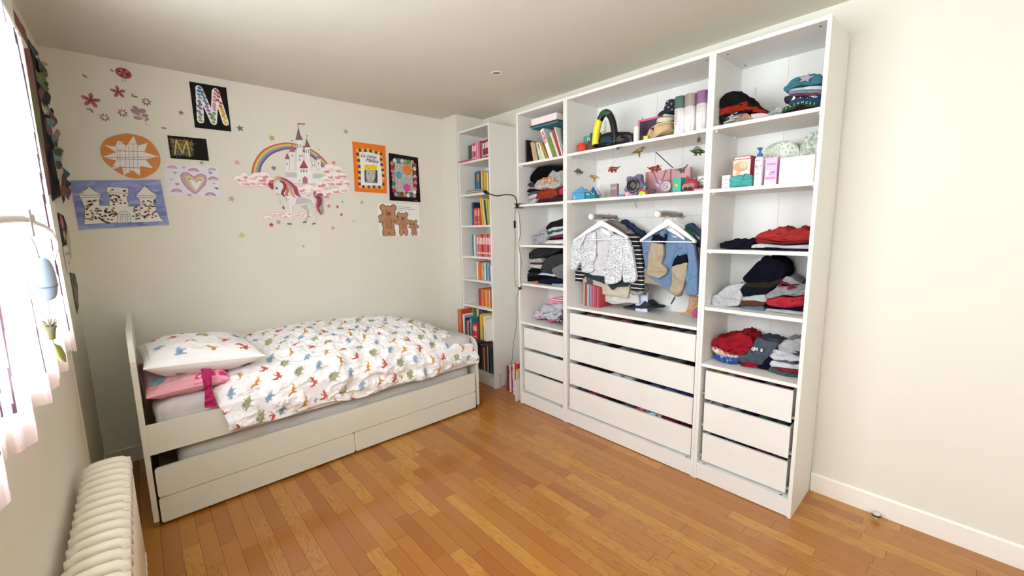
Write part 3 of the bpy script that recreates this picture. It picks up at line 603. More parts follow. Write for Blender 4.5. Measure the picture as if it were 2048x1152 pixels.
for nm, (x, z), r, rot, lb in (('flower_sticker', (-2.2908, 2.3539), .036, .4, 'red five-petal flower sticker just below the bird sticker'), ('flower_sticker', (-2.4181, 2.2826), .042, .2, 'dark-centred red five-petal flower sticker, the leftmost flower on the wall')):
    sticker(nm, lb, 'sticker', flower(x, z, r, 'b46470', '7c2434', rot), 'flower stickers on the back wall')
for (x, z), lb in (((-2.3694, 2.1925), 'lowest small eight-pointed flower sticker, above the round sun drawing'), ((-2.2842, 2.2324), 'small eight-pointed flower sticker beside the mauve leaf branch, on its left'), ((-2.1639, 2.3188), 'small eight-pointed flower sticker above the mauve leaf branch')):
    L = []
    for i in range(8):
        t = i*PI/4+.2; L.append((ell(x+.016*math.cos(t), z+.016*math.sin(t), .008, .003, t, 8), '8a3a44'))
    sticker('flower_sticker', lb, 'sticker', L, 'flower stickers on the back wall')
P = [(-2.218,2.27),(-2.223,2.247),(-2.189,2.259),(-2.179,2.233),(-2.172,2.212),(-2.216,2.213)]
L = [(rib([(-2.219,2.266),(-2.201,2.232),(-2.185,2.207),(-2.176,2.176)], .003), 'a48f96')]+[(ell(x, z, a, b_, t, 14), 'a9838e') for (x, z), (a, b_, t) in zip(P, [(.019, .011, -.7), (.025, .013, -.5), (.018, .014, .3), (.016, .011, .2), (.011, .008, 1), (.021, .010, -.1)])]
sticker('leaf_sticker', 'mauve branch sticker with six leaves', 'sticker', L)
for (x, z), t, n_, lb in (((-2.4284, 2.4158), -.7, 1, 'lone tiny green leaf sticker, topmost left on the wall'), ((-2.0938, 2.1688), 0, 1, 'lone tiny green leaf sticker between the sun drawing and the scratched M card'), ((-2.4216, 2.2234), 2, 2, 'tiny green double leaf sticker below the leftmost flower'), ((-2.2142, 2.3406), 0, 2, 'tiny green double leaf sticker right of the upper flower')):
    L = [(ell(x, z, .014, .0055, t, 12), '7e8460')]
    if n_ == 2: L.append((ell(x-.012, z+.007, .011, .005, t+1.4, 12), '8a9068'))
    sticker('leaf_sticker', lb, 'sticker', L, 'green leaf stickers')
ST = [((-1.6645, 2.2268), 0.0255, '7a6c80', 'purple-grey star sticker right of the big M poster, below its corner'), ((-1.467, 2.184), 0.0255, 'cdb35c', 'golden star sticker above the rainbow'), ((-0.9049, 2.3054), 0.0255, '9bb48c', 'green star sticker above and left of the orange poster'), ((-1.7054, 1.9857), 0.0220, 'd9a0a4', 'pale pink star sticker left of the rainbow'), ((-1.4714, 1.9651), 0.0220, '85788c', 'purple-grey star sticker under the rainbow arch'), ((-1.0224, 2.043), 0.0209, 'd09072', 'orange star sticker beside the right foot of the rainbow'), ((-1.9145, 1.9658), 0.0151, '7fa898', 'tiny green star sticker under the scratched M card'), ((-1.7637, 1.7282), 0.0267, 'a9b0a6', 'grey-green star sticker right of the rainbow heart drawing'), ((-1.7257, 1.4677), 0.0278, 'c3cf92', 'lime star sticker, lowest on the left under the unicorn'), ((-1.5254, 1.5415), 0.0197, 'b04450', 'red star sticker below the small pink cloud'), ((-1.4745, 1.5628), 0.0220, 'a4a4ae', 'grey star sticker before the unicorn\'s front hoof'), ((-1.311, 1.3695), 0.0116, 'c08c88', 'tiny pink star sticker, the lowest of all the stars'), ((-1.089, 1.6907), 0.0197, 'cf8288', 'pink star sticker nearest the unicorn tail'), ((-1.0197, 1.6868), 0.0162, 'a05a66', 'dark red star sticker second from the unicorn tail'), ((-0.9768, 1.7264), 0.0151, '96c0b2', 'tiny teal star sticker above the dark red one'), ((-0.9921, 1.6227), 0.0162, 'b05060', 'small red star sticker lower right of the unicorn tail'), ((-0.8066, 1.7277), 0.0220, 'a9bc98', 'green star sticker directly below the orange poster'), ((-0.8912, 1.5649), 0.0139, 'bcc49c', 'tiny green star sticker left of the bear drawing'), ((-1.0691, 1.5118), 0.0186, 'd0907c', 'orange star sticker below the unicorn\'s hind hooves')]
ST.append(((-1.9938, 2.2796), .018, '85788c', 'small grey star sticker left of the big M poster'))
for (x, z), r, c, lb in ST: sticker('star_sticker', lb, 'sticker', [(star(x, z, r, rnd.uniform(-.3, .3)), c)], 'star stickers around the unicorn mural')
# rainbow
c0 = [(-1.602,1.916),(-1.563,2.02),(-1.492,2.101),(-1.391,2.149),(-1.298,2.156),(-1.196,2.123),(-1.111,2.071),(-1.08,2.012)]
def arc(pts, n=40):
    P = [np.array(p) for p in pts]; P = [2*P[0]-P[1]]+P+[2*P[-1]-P[-2]]; out = []
    for i in range(n+1):
        t = i/n*(len(P)-3); j = min(int(t), len(P)-4); f = t-j; p0, p1, p2, p3 = P[j:j+4]
        out.append(tuple(.5*((2*p1)+(-p0+p2)*f+(2*p0-5*p1+4*p2-p3)*f*f+(-p0+3*p1-3*p2+p3)*f**3)))
    return out
o_, i_ = arc([(-1.625,1.912),(-1.599,1.998),(-1.536,2.087),(-1.444,2.142),(-1.335,2.165),(-1.214,2.141),(-1.129,2.095),(-1.063,2.024)]), arc([(-1.567,1.914),(-1.545,1.984),(-1.487,2.055),(-1.413,2.098),(-1.339,2.116),(-1.246,2.103),(-1.162,2.051),(-1.116,1.999)])
cols = ['c45a44', 'd98c4c', 'e4cf74', '8fb47c', '7f9cc0', '8a6a9c', '7a5078']
L = []
for k, c in enumerate(cols):
    f0, f1 = k/7, (k+1)/7
    A = [(a[0]*(1-f0)+b_[0]*f0, a[1]*(1-f0)+b_[1]*f0) for a, b_ in zip(o_, i_)]; B = [(a[0]*(1-f1)+b_[0]*f1, a[1]*(1-f1)+b_[1]*f1) for a, b_ in zip(o_, i_)]
    L.append((A+B[::-1], c))
sticker('rainbow_sticker', 'rainbow wall sticker arching behind the castle', 'sticker', L, step=.0001)
# clouds
def cloud(name, lb, puffs, y):
    L = []
    for grow, c in ((.0035, 'dcb9bb'), (0, 'f5eeea')):
        for x, z, a, b_ in puffs: L.append((ell(x, z, a+grow, b_+grow, 0, 18), c))
    r = random.Random(len(puffs))
    for x, z, a, b_ in puffs:
        L.append((ell(x+a*.15, z-b_*.25, a*.62, b_*.42, r.uniform(-.3, .3), 14), r.choice(['e0a3aa', 'd9949e', 'ecc4c4', 'f0d6d2'])))
        L.append((ell(x-a*.2, z+b_*.25, a*.5, b_*.38, r.uniform(-.3, .3), 14), 'f7f1ee'))
    return sticker(name, lb, 'sticker', L, None, y=y, step=.00006)
def puffs(P, a, b_, j=.4, seed=1):
    r = random.Random(seed); return [(x+r.uniform(-.004, .004), z+r.uniform(-.004, .004), a*r.uniform(1-j, 1+j), b_*r.uniform(1-j, 1+j)) for x, z in P]
cloud('cloud_sticker', 'pink and white cloud sticker at the left foot of the rainbow', puffs([(-1.704,1.87),(-1.67,1.895),(-1.67,1.845),(-1.63,1.884),(-1.625,1.847),(-1.586,1.901),(-1.591,1.854),(-1.544,1.899),(-1.548,1.851),(-1.511,1.882),(-1.514,1.849),(-1.68,1.867),(-1.563,1.874)], .036, .024, .3, 3), Yb-.0012)
cloud('cloud_sticker', 'large pink and white cloud sticker right of the castle', puffs([(-1.289,1.816),(-1.23,1.824),(-1.171,1.821),(-1.108,1.845),(-1.098,1.97),(-1.055,1.994),(-1.003,1.992),(-.958,1.948),(-.936,1.886),(-.961,1.831),(-1.001,1.882),(-1.064,1.879),(-1.06,1.931),(-1.103,1.907),(-1.027,1.817),(-1.091,1.794),(-1.173,1.79),(-1.232,1.798),(-.978,1.899),(-1.007,1.934),(-1.137,1.864),(-1.114,1.772)], .04, .03, .3, 4), Yb-.0012)
cloud('cloud_sticker', 'small pink cloud sticker between the unicorn\'s legs', puffs([(-1.545,1.594),(-1.508,1.617),(-1.472,1.622),(-1.428,1.607),(-1.382,1.608),(-1.343,1.623),(-1.295,1.629),(-1.257,1.613),(-1.399,1.623)], .026, .012, .3, 5), Yb-.0004)
# castle: generic fairy castle in pale grey with mauve roofs
CW, CS, CR, CD = 'eeeaea', 'c9c2c8', '8a6072', 'a8838e'
L = []
def tower(u0, u1, v0, v1, apex, flag=None, roof=CR):
    pass
TW = [([(-1.386,2.041),(-1.361,2.043),(-1.368,1.95),(-1.394,1.948)], [(-1.391,2.037),(-1.356,2.04),(-1.37,2.087)], CR), ([(-1.351,2.095),(-1.317,2.099),(-1.329,1.953),(-1.364,1.95)], [(-1.355,2.093),(-1.312,2.097),(-1.33,2.156)], 'b06a74'), ([(-1.293,2.193),(-1.252,2.198),(-1.262,2.027),(-1.309,2.023)], [(-1.302,2.19),(-1.248,2.196),(-1.264,2.233),(-1.274,2.29),(-1.29,2.23)], CR), ([(-1.237,2.143),(-1.202,2.147),(-1.209,2.022),(-1.247,2.019)], [(-1.243,2.141),(-1.196,2.146),(-1.211,2.181),(-1.22,2.214),(-1.228,2.179)], CR), ([(-1.157,2.062),(-1.126,2.065),(-1.129,1.988),(-1.163,1.985)], [(-1.162,2.058),(-1.12,2.062),(-1.138,2.109)], CD), ([(-1.199,2.028),(-1.166,2.031),(-1.171,1.964),(-1.204,1.962)], None, None)]
for w_, r_, c in TW:
    L.append((w_, CW)); 
    if r_: L.append((r_, c))
L += [([(-1.394,1.953),(-1.108,1.974),(-1.117,1.865),(-1.402,1.86)], CW), ([(-1.395,1.938),(-1.311,1.944),(-1.315,1.904),(-1.398,1.904)], CS), ([(-1.196,1.942),(-1.115,1.948),(-1.118,1.912),(-1.199,1.907)], 'bdcac2'), ([(-1.309,2.023),(-1.203,2.032),(-1.212,1.86),(-1.318,1.859)], 'f3efee'), ([(-1.294,1.977),(-1.225,1.982),(-1.256,2.043)], 'a8505c'), ([(-1.278,1.859),(-1.276,1.902),(-1.256,1.92),(-1.237,1.904),(-1.241,1.859)], 'b0707c'), ([(-1.406,1.859),(-1.106,1.868),(-1.107,1.862),(-1.407,1.854)], CS)]
for w_ in ([(-1.293,2.16),(-1.287,2.16),(-1.289,2.133),(-1.296,2.132)], [(-1.274,2.162),(-1.268,2.163),(-1.27,2.135),(-1.277,2.134)], [(-1.286,2.079),(-1.278,2.08),(-1.279,2.065),(-1.287,2.064)], [(-1.269,2.081),(-1.261,2.082),(-1.262,2.067),(-1.27,2.066)], [(-1.288,2.05),(-1.281,2.05),(-1.282,2.035),(-1.29,2.035)], [(-1.23,2.124),(-1.225,2.125),(-1.227,2.1),(-1.232,2.1)], [(-1.215,2.126),(-1.21,2.127),(-1.212,2.101),(-1.217,2.101)], [(-1.339,2.079),(-1.333,2.08),(-1.334,2.06),(-1.341,2.059)], [(-1.38,2.012),(-1.374,2.013),(-1.376,1.993),(-1.381,1.993)], [(-1.193,2.015),(-1.187,2.016),(-1.188,2.001),(-1.194,2.001)], [(-1.179,2.016),(-1.173,2.017),(-1.174,2.003),(-1.18,2.002)], [(-1.148,2.037),(-1.142,2.038),(-1.143,2.019),(-1.149,2.019)], [(-1.284,1.966),(-1.274,1.967),(-1.276,1.949),(-1.285,1.948)], [(-1.266,1.971),(-1.255,1.972),(-1.257,1.948),(-1.268,1.947)], [(-1.245,1.969),(-1.236,1.97),(-1.237,1.951),(-1.247,1.951)], [(-1.302,1.885),(-1.294,1.886),(-1.295,1.874),(-1.303,1.873)]): L.append((w_, '8c8694'))
L += [([(-1.278,2.288),(-1.275,2.288),(-1.273,2.319),(-1.276,2.319)], CD), ([(-1.274,2.319),(-1.222,2.321),(-1.226,2.311),(-1.25,2.313),(-1.275,2.307)], 'b8606c'), ([(-1.218,2.234),(-1.205,2.232),(-1.219,2.223)], '7a7480'), ([(-1.139,2.141),(-1.126,2.139),(-1.14,2.131)], '9a8a90'), ([(-1.333,2.186),(-1.315,2.182),(-1.334,2.176)], '9a94a0')]
sticker('castle_sticker', 'fairy castle wall sticker with pointed mauve roofs, above the unicorn', 'sticker', L, y=Yb-.004, step=.00008)
# unicorn
UB, UG = 'e9e6e6', 'c4c2c6'
L = [(rib([(-1.29,1.69),(-1.254,1.655),(-1.263,1.603),(-1.285,1.567)], [.03, .017, .012, .012]), UG), (rib([(-1.231,1.696),(-1.2,1.645),(-1.194,1.593),(-1.217,1.551)], [.036, .02, .013, .013]), 'dcdadb'), (rib([(-1.383,1.703),(-1.379,1.643),(-1.383,1.593),(-1.397,1.557)], [.028, .016, .012, .012]), UB), (rib([(-1.382,1.718),(-1.426,1.736),(-1.457,1.738)], [.02, .016, .013]), 'dcdadb'), (rib([(-1.459,1.74),(-1.451,1.706),(-1.431,1.677)], [.013, .012, .012]), 'dcdadb'),
 ([(-1.422,1.78),(-1.403,1.742),(-1.392,1.707),(-1.366,1.688),(-1.299,1.689),(-1.24,1.706),(-1.196,1.692),(-1.197,1.738),(-1.214,1.779),(-1.252,1.789),(-1.292,1.781),(-1.331,1.764),(-1.367,1.783),(-1.381,1.831),(-1.406,1.859),(-1.441,1.872),(-1.469,1.861),(-1.477,1.817),(-1.481,1.778),(-1.46,1.764),(-1.44,1.78)], UB), ([(-1.332,1.749),(-1.294,1.755),(-1.227,1.737),(-1.211,1.696),(-1.239,1.714),(-1.298,1.703),(-1.346,1.698)], UG)]
for w_ in ([(-1.416,1.553),(-1.386,1.554),(-1.385,1.542),(-1.415,1.543)], [(-1.304,1.562),(-1.275,1.57),(-1.273,1.558),(-1.301,1.554)], [(-1.236,1.549),(-1.207,1.558),(-1.206,1.545),(-1.233,1.541)], [(-1.442,1.677),(-1.429,1.684),(-1.423,1.667),(-1.433,1.657)]): L.append((w_, '8a5c68'))
MN = ['b0405c', '9c3450', 'd9a878', 'a09ca6', 'b0405c', '8c3450', 'cf6a6c']
for k, q in enumerate(([(-1.499,1.869),(-1.514,1.844),(-1.503,1.82),(-1.492,1.807)], [(-1.486,1.874),(-1.499,1.845),(-1.491,1.816)], [(-1.473,1.87),(-1.457,1.895),(-1.413,1.888),(-1.398,1.85),(-1.419,1.82)], [(-1.448,1.896),(-1.395,1.884),(-1.371,1.842),(-1.375,1.802),(-1.35,1.763)], [(-1.431,1.892),(-1.378,1.871),(-1.344,1.833),(-1.334,1.784),(-1.312,1.76)], [(-1.415,1.859),(-1.41,1.82),(-1.431,1.78),(-1.415,1.756)], [(-1.398,1.85),(-1.393,1.801),(-1.405,1.771),(-1.387,1.767)], [(-1.361,1.852),(-1.331,1.824),(-1.325,1.784),(-1.303,1.755)], [(-1.441,1.872),(-1.415,1.859),(-1.409,1.83),(-1.424,1.808)], [(-1.373,1.822),(-1.367,1.783),(-1.342,1.749)], [(-1.204,1.774),(-1.164,1.775),(-1.141,1.75),(-1.151,1.687),(-1.145,1.635),(-1.161,1.625)], [(-1.195,1.769),(-1.172,1.739),(-1.181,1.687),(-1.17,1.645),(-1.156,1.619)], [(-1.19,1.764),(-1.156,1.755),(-1.158,1.708),(-1.177,1.676)], [(-1.199,1.779),(-1.192,1.8),(-1.203,1.789)], [(-1.179,1.78),(-1.144,1.781),(-1.132,1.776)])):
    L.append((rib(arc(q, 12), [.004+.016*math.sin(PI*min(1, (i+2)/15)) for i in range(13)]), MN[k % 7]))
L += [([(-1.522,1.853),(-1.473,1.87),(-1.476,1.855)], 'd9b07a'), ([(-1.477,1.867),(-1.47,1.89),(-1.464,1.868)], 'e0d0cc'), (ell(*(-1.4668, 1.8154), .006, .008), '3c3440'), ([(-1.478,1.778),(-1.454,1.779),(-1.46,1.764),(-1.473,1.767)], 'e0b4b4')]
for w_ in [(-1.403,1.742),(-1.394,1.732),(-1.406,1.73),(-1.254,1.772),(-1.242,1.767),(-1.229,1.776)]: L.append((star(*w_, .005), '8c7a80'))
sticker('unicorn_sticker', 'white unicorn wall sticker with a red and golden mane', 'sticker', L, y=Yb-.007, step=.0001)
# ------------------------------------------------------------------ textiles
def nz(x, y, z, s, o=2):
    return noise.fractal(Vector((x*s, y*s, z*s)), .6, 2.0, o)
def grid_faces(n, k):
    idx = np.arange((n+1)*(k+1)).reshape(k+1, n+1)
    return np.stack([idx[:-1, :-1], idx[:-1, 1:], idx[1:, 1:], idx[1:, :-1]], -1).reshape(-1, 4).tolist()
# printed dinosaurs (local frame: x = length, y = up; unit = motif length)
def _sp(x0, x1, y0, n, h, bow):
    P = []
    for i in range(n):
        t = (i+.5)/n; x = x0+(x1-x0)*t; y = y0+bow*math.sin(PI*t); d = (x1-x0)/n*.62
        a = PI/2-(t-.5)*1.7; P.append([(x-d*math.sin(a), y-.03+d*math.cos(a)*.5-d*math.cos(a)), (x+h*math.cos(a), y+h*math.sin(a)), (x+d*math.sin(a), y-.03)])
    return P
STEG = [(p, '4a5240') for p in _sp(-.36, .36, .07, 8, .17, .18)]+[([(-.5, .03), (-.3, .1), (-.15, .21), (0, .24), (.16, .21), (.3, .09), (.42, .0), (.5, -.06), (.46, -.13), (.38, -.12), (.25, -.12), (.22, -.3), (.14, -.3), (.13, -.16), (-.1, -.16), (-.12, -.3), (-.2, -.3), (-.22, -.12), (-.34, -.02)], 'a3a67c')]
TRIC = [([(-.5, -.04), (-.34, .1), (-.15, .2), (.05, .2), (.14, .3), (.25, .22), (.34, .1), (.46, .22), (.44, .08), (.5, -.02), (.42, -.1), (.26, -.1), (.22, -.28), (.12, -.28), (.1, -.13), (-.12, -.13), (-.14, -.28), (-.25, -.28), (-.26, -.08), (-.36, -.02)], '93abc0'), ([(-.2, .05), (0, .1), (.15, .05), (.05, -.08), (-.15, -.08)], '7f9ab2')]
LONG = [([(-.55, .28), (-.48, .05), (-.36, -.02), (-.2, .06), (-.05, .1), (.1, .07), (.22, .16), (.32, .26), (.42, .3), (.5, .24), (.42, .19), (.34, .1), (.24, -.06), (.2, -.28), (.13, -.28), (.11, -.12), (-.08, -.12), (-.1, -.28), (-.17, -.28), (-.2, -.1), (-.38, -.12), (-.52, .0)], 'c4903f')]
PTER = [([(-.02, .02), (-.2, .16), (-.34, .42), (-.36, .12), (-.28, -.04), (-.1, -.12), (-.18, -.34), (-.02, -.2), (.1, -.34), (.12, -.1), (.3, -.04), (.46, .2), (.42, .3), (.2, .16), (.14, .1), (.1, .28), (.3, .4), (.02, .3), (.02, .16)], 'bc5e50')]
KINDS_ = [STEG, TRIC, LONG, PTER]
def dino_paint(U, V, base, dx, dy, size, seed=0, up=PI, off=(0, 0)):
    """U, V fabric coordinates (m); motifs in staggered rows; up = motif's rotation"""
    col = np.zeros(U.shape+(4,)); col[..., :3] = s2l(base); col[..., 3] = 1
    u0, u1, v0, v1 = U.min(), U.max(), V.min(), V.max(); r = random.Random(seed)
    for j in range(int(v0/dy)-1, int(v1/dy)+2):
        for i in range(int(u0/dx)-2, int(u1/dx)+3):
            cx = i*dx+(.5*dx if j % 2 else 0)+r.uniform(-.008, .008)+off[0]; cy = j*dy+r.uniform(-.008, .008)+off[1]; k = (i+2*(j//2)+(1 if j % 2 else 0)) % 4
            m_ = (np.abs(U-cx) < size*.75) & (np.abs(V-cy) < size*.75)
            if not m_.any(): continue
            t = up+r.uniform(-.35, .35); c_, s_ = math.cos(t), math.sin(t); sz = size*(1.05 if k == 0 else .95); fl = -1 if r.random() < .4 and k else 1
            x = ((U[m_]-cx)*c_+(V[m_]-cy)*s_)/sz*fl; y = (-(U[m_]-cx)*s_+(V[m_]-cy)*c_)/sz
            cm = col[m_]
            for P, c in KINDS_[k]: cm[inpoly(x, y, P), :3] = s2l(c)
            col[m_] = cm
    return col
FABP = colattr_mat(.95, .1, .15)
SHEET = fabric('e9e4e3')
def rbox(name, x0, x1, y0, y1, z0, z1, r, m, parent=None, n=26, wr=.006, s=7, seed=0, slope=0):
    """soft rounded slab (mattress, folded cloth) with light wrinkles"""
    V = []; cx, cy, cz = (x0+x1)/2, (y0+y1)/2, (z0+z1)/2; bm = bmesh.new(); bmesh.ops.create_cube(bm, size=2)
    bmesh.ops.subdivide_edges(bm, edges=bm.edges[:], cuts=n, use_grid_fill=True)
    hx, hy, hz = (x1-x0)/2, (y1-y0)/2, (z1-z0)/2
    for v in bm.verts:
        p = Vector((v.co.x*hx, v.co.y*hy, v.co.z*hz)); q = Vector((max(-(hx-r), min(hx-r, p.x)), max(-(hy-r), min(hy-r, p.y)), max(-(hz-r), min(hz-r, p.z))))
        d = p-q
        if d.length > 1e-6: p = q+d.normalized()*r
        w_ = nz(p.x+seed, p.y, p.z, s)*wr
        v.co = Vector((cx, cy, cz))+p+(d.normalized() if d.length > 1e-6 else Vector((0, 0, 1)))*w_*(0 if p.z < -hz+r*.5 else 1)
    b = MB(); b.bm(bm, 0, True); return b.build(name, m, parent)
mtt = rbox('mattress', X0+.06, X1-.03, YF+.028, YR-.03, .458, .632, .055, SHEET, seed=3, wr=.008)
tag(mtt, 'white mattress on the daybed, its corner bare below the pillows', 'mattress')
tm = rbox('mattress', -2.27, -.37, YF+.03, YR-.1, .182, .378, .05, fabric('dedad6'), seed=8, wr=.01)
tag(tm, 'pale grey lower mattress lying in the pulled-in trundle bed', 'mattress')
# duvet
def duvet():
    NX, NT = 520, 330
    path0 = [(3.085, -.10), (3.06, -.035), (2.95, -.005), (2.75, 0), (2.5, -.012), (2.35, -.035), (2.25, -.07), (2.19, -.12), (2.155, -.19)]
    V = np.zeros((NT+1, NX+1, 3)); FU = np.zeros((NT+1, NX+1)); FV = np.zeros((NT+1, NX+1))
    def crown(x):
        f = (x-X0)/(X1-X0)
        pts = [(0, .70), (.12, .72), (.25, .765), (.45, .79), (.62, .785), (.78, .75), (.9, .69), (.965, .645), (1.0, .60)]
        for (a, za), (b_, zb) in zip(pts[:-1], pts[1:]):
            if f <= b_ or b_ == 1.0:
                t = min(1, max(0, (f-a)/(b_-a))); t = t*t*(3-2*t)*.5+t*.5; return za+(zb-za)*t
    for i in range(NX+1):
        s = i/NX
        xt = -2.10+s*(-.338+2.10)                     # on top of the mattress
        h = crown(xt); hem = .402+.008*math.sin(s*9)+.012*math.sin(s*23+1)
        P = [(y, h+dz) for y, dz in path0]
        P += [(2.138, (P[-1][1]+hem)/2+.03), (2.130, hem+.05), (2.133, hem+.012), (2.141, hem), (2.150, hem+.012), (2.154, hem+.06)]
        P = [np.array(p) for p in P]; d = [0]
        for a, b_ in zip(P[:-1], P[1:]): d.append(d[-1]+float(np.linalg.norm(b_-a)))
        L = d[-1]; j = 0
        for k in range(NT+1):
            t = k/NT*L
            while j < len(P)-2 and d[j+1] < t: j += 1
            f = (t-d[j])/(d[j+1]-d[j]); q0, q1, q2, q3 = P[max(0, j-1)], P[j], P[j+1], P[min(len(P)-1, j+2)]
            q = .5*((2*q1)+(-q0+q2)*f+(2*q0-5*q1+4*q2-q3)*f*f+(-q0+3*q1-3*q2+q3)*f**3)
            y, z = q
            front = min(1, max(0, (2.30-y)/.14)); low = min(1, max(0, (.66-z)/.2))*front
            x = xt+front*(.04*s)+low*(.028*(1-s)**3*2-.0)+low*.03*s**4+front*.03*s**6
            # rounded ends: the free right-hand end drops, the left-hand edge is a soft roll
            e1 = max(0, 1-s/.035); e2 = max(0, (s-.94)/.06)
            z -= (1-low)*((1-front)*.055*e1*e1+.06*e2**2.2); 
            x += .0*e1
            if front > 0: y += front*(.03*e2**2)-0
            wx, wy, wz = x*1.0, t*1.0, 0
            w = nz(wx*.9, wy*1.6, 1.7, 3.2, 3)*.022+abs(nz(wx*1.0+5, wy*2.2, 3.1, 6.5, 2))*-.016+nz(wx*2.5, wy*.8+9, .4, 9, 2)*.005
            w += nz(wx*3, wy*3, 9.1, 16, 2)*.004-abs(nz(wx*1.4-wy, wy*2, 4.4, 14, 2))*.006
            w += -abs(nz(wx*.6+wy*.9, wy*1.1-wx*.5, 7.7, 7.5, 2))*.014
            if front > 0:
                w += front*(.008*math.sin(x*21+3*nz(x, z, 0, 2))+.006*math.sin(x*47+z*9+2*nz(x, z, 5, 3))+.004*math.sin((z-.4)*60+x*6))
                w += front*e2*.012*math.sin((z*30+y*20))
            inner = 1 if k > NT*.955 else 0
            w *= (0.15 if inner else 1)
            ny, nzv = -front*.9, 1-front*.95
            V[k, i] = (x, y+ny*(w+.0*front), z+nzv*w); FU[k, i] = x; FV[k, i] = -t
    V[..., 1] = np.where((V[..., 2] < .56) & (V[..., 1] > 2.152), 2.152+(V[..., 1]-2.152)*.12, V[..., 1]); V[..., 1] = np.minimum(V[..., 1], 3.105)
    lim = -.338+.075*np.clip((2.215-V[..., 1])/.05, 0, 1)**1.5; d_ = np.maximum(V[..., 0]+.42, 0); V[..., 0] = np.where(V[..., 0] > -.42, -.42+(lim+.42)*(1-np.exp(-d_/(lim+.42))), V[..., 0])
    col = dino_paint(FU, FV, 'f1eff0', .118, .098, .078, 3, up=PI/2-.4)
    top = V.reshape(-1, 3); bot = top.copy(); bot[:, 2] -= .03
    F = grid_faces(NX, NT); F = [f[::-1] for f in F]
    # underside rim at left, right and back so that the quilt has thickness
    N = len(top); idx = np.arange(N).reshape(NT+1, NX+1); kf = int(NT*.70)
    rim = list(idx[kf::-1, 0])+list(idx[0, 1:])+list(idx[1:kf, -1])
    low_ = top[rim].copy(); low_[:, 2] -= .045; n0 = N
    VV = np.vstack([top, low_]); F += [(rim[i], rim[i+1], n0+i+1, n0+i) for i in range(len(rim)-1)]
    C_ = np.vstack([col.reshape(-1, 4), col.reshape(-1, 4)[rim]])
    o = mesh_obj('duvet', VV, F, FABP, smooth=True); setcol(o, C_)
    return tag(o, 'white duvet printed with green, blue, ochre and red dinosaurs, spread over the daybed', 'duvet')
duvet()
def pillow(name, label, cat, c, L, Wd, H, rot, base, painter, seed=1, n=110, sq=.55, m=None, wr=.012):
    """soft cushion: local x length, y width, z thickness"""
    U, Vv = np.meshgrid(np.linspace(-1, 1, n+1), np.linspace(-1, 1, n+1)); tops = []
    for sgn in (1, -1):
        ex = (1-np.abs(U)**2.6)*(1-np.abs(Vv)**2.6); hh = np.maximum(ex, 0)**sq*H/2
        shx = 1-.07*(1-np.abs(Vv)**2)*np.abs(U)**3*0; x = U*L/2*(1-.05*(1-Vv**2)*(np.abs(U) > .9)); y = Vv*Wd/2*(1-.05*(1-U**2))
        z = np.zeros_like(x)
        for a in range(n+1):
            for b_ in range(n+1):
                w_ = nz(x[a, b_]+seed, y[a, b_]*1.3, sgn*2, 6, 3)*wr-abs(nz(x[a, b_]*1.5+seed, y[a, b_], 4+sgn, 9, 2))*wr*.7
                ed = min(1, 3*(1-max(abs(U[a, b_]), abs(Vv[a, b_]))));  z[a, b_] = sgn*hh[a, b_]+w_*max(0, ed)
        tops.append(np.stack([x, y, z], -1))
    V = np.vstack([tops[0].reshape(-1, 3), tops[1].reshape(-1, 3)]); N = (n+1)**2
    F = grid_faces(n, n); F2 = [tuple(i+N for i in f[::-1]) for f in F]
    idx = np.arange(N).reshape(n+1, n+1); rim = list(idx[0, :])+list(idx[1:, -1])+list(idx[-1, -2::-1])+list(idx[-2:0:-1, 0])
    F3 = [(rim[(i+1) % len(rim)], rim[i], rim[i]+N, rim[(i+1) % len(rim)]+N) for i in range(len(rim))]
    M = Matrix.Translation(c) @ Matrix.Rotation(rot[2], 4, 'Z') @ Matrix.Rotation(rot[1], 4, 'Y') @ Matrix.Rotation(rot[0], 4, 'X')
    V = np.array([M @ Vector(v) for v in V])
    o = mesh_obj(name, V, [tuple(f) for f in F]+F2, m or FABP, smooth=True)
    if painter:
        pc = painter; eu = np.concatenate([np.maximum(abs(U), abs(Vv)).ravel()]*2)
        def painter(u, v):
            c_ = pc(u, v); c_[eu > .87, :3] = s2l(base); return c_
        setcol(o, np.vstack([painter(np.concatenate([tops[0][..., 0].ravel(), tops[1][..., 0].ravel()]), np.concatenate([tops[0][..., 1].ravel(), tops[1][..., 1].ravel()]))]))
    return tag(o, label, cat)
pillow('pillow', 'dinosaur-print pillow lying on a pink pillow at the head of the daybed', 'pillow', (-2.10, 2.50, .797), .54, .62, .20, (-.02, .10, .04), 'f1eff0', lambda u, v: dino_paint(u, v, 'f1eff0', .15, .13, .1, 9, up=PI/2+.1, off=(.03, .02)), 2)
def pinkp(u, v):
    col = np.zeros(u.shape+(4,)); col[..., :3] = s2l('eebbc2'); col[..., 3] = 1; r = random.Random(4)
    for i in range(46):
        cx, cy = r.uniform(-.25, .25), r.uniform(-.32, .32); c = r.choice(['c94f86', 'e9c3cc', '8fb9c4', 'd9879a', 'f0d8dc', 'b03a6a', 'd88a5c', 'f2dfe2']); a = r.uniform(.015, .045)
        col[inshape(u, v, ('e', (cx, cy, a, a*r.uniform(.5, 1), r.random()*3))), :3] = s2l(c)
    return col
pillow('pillow', 'pink patterned pillow squeezed under the dinosaur pillow', 'pillow', (-2.215, 2.50, .695), .32, .60, .145, (.06, 0, .05), 'e6a6b2', pinkp, 6, n=80, wr=.02)
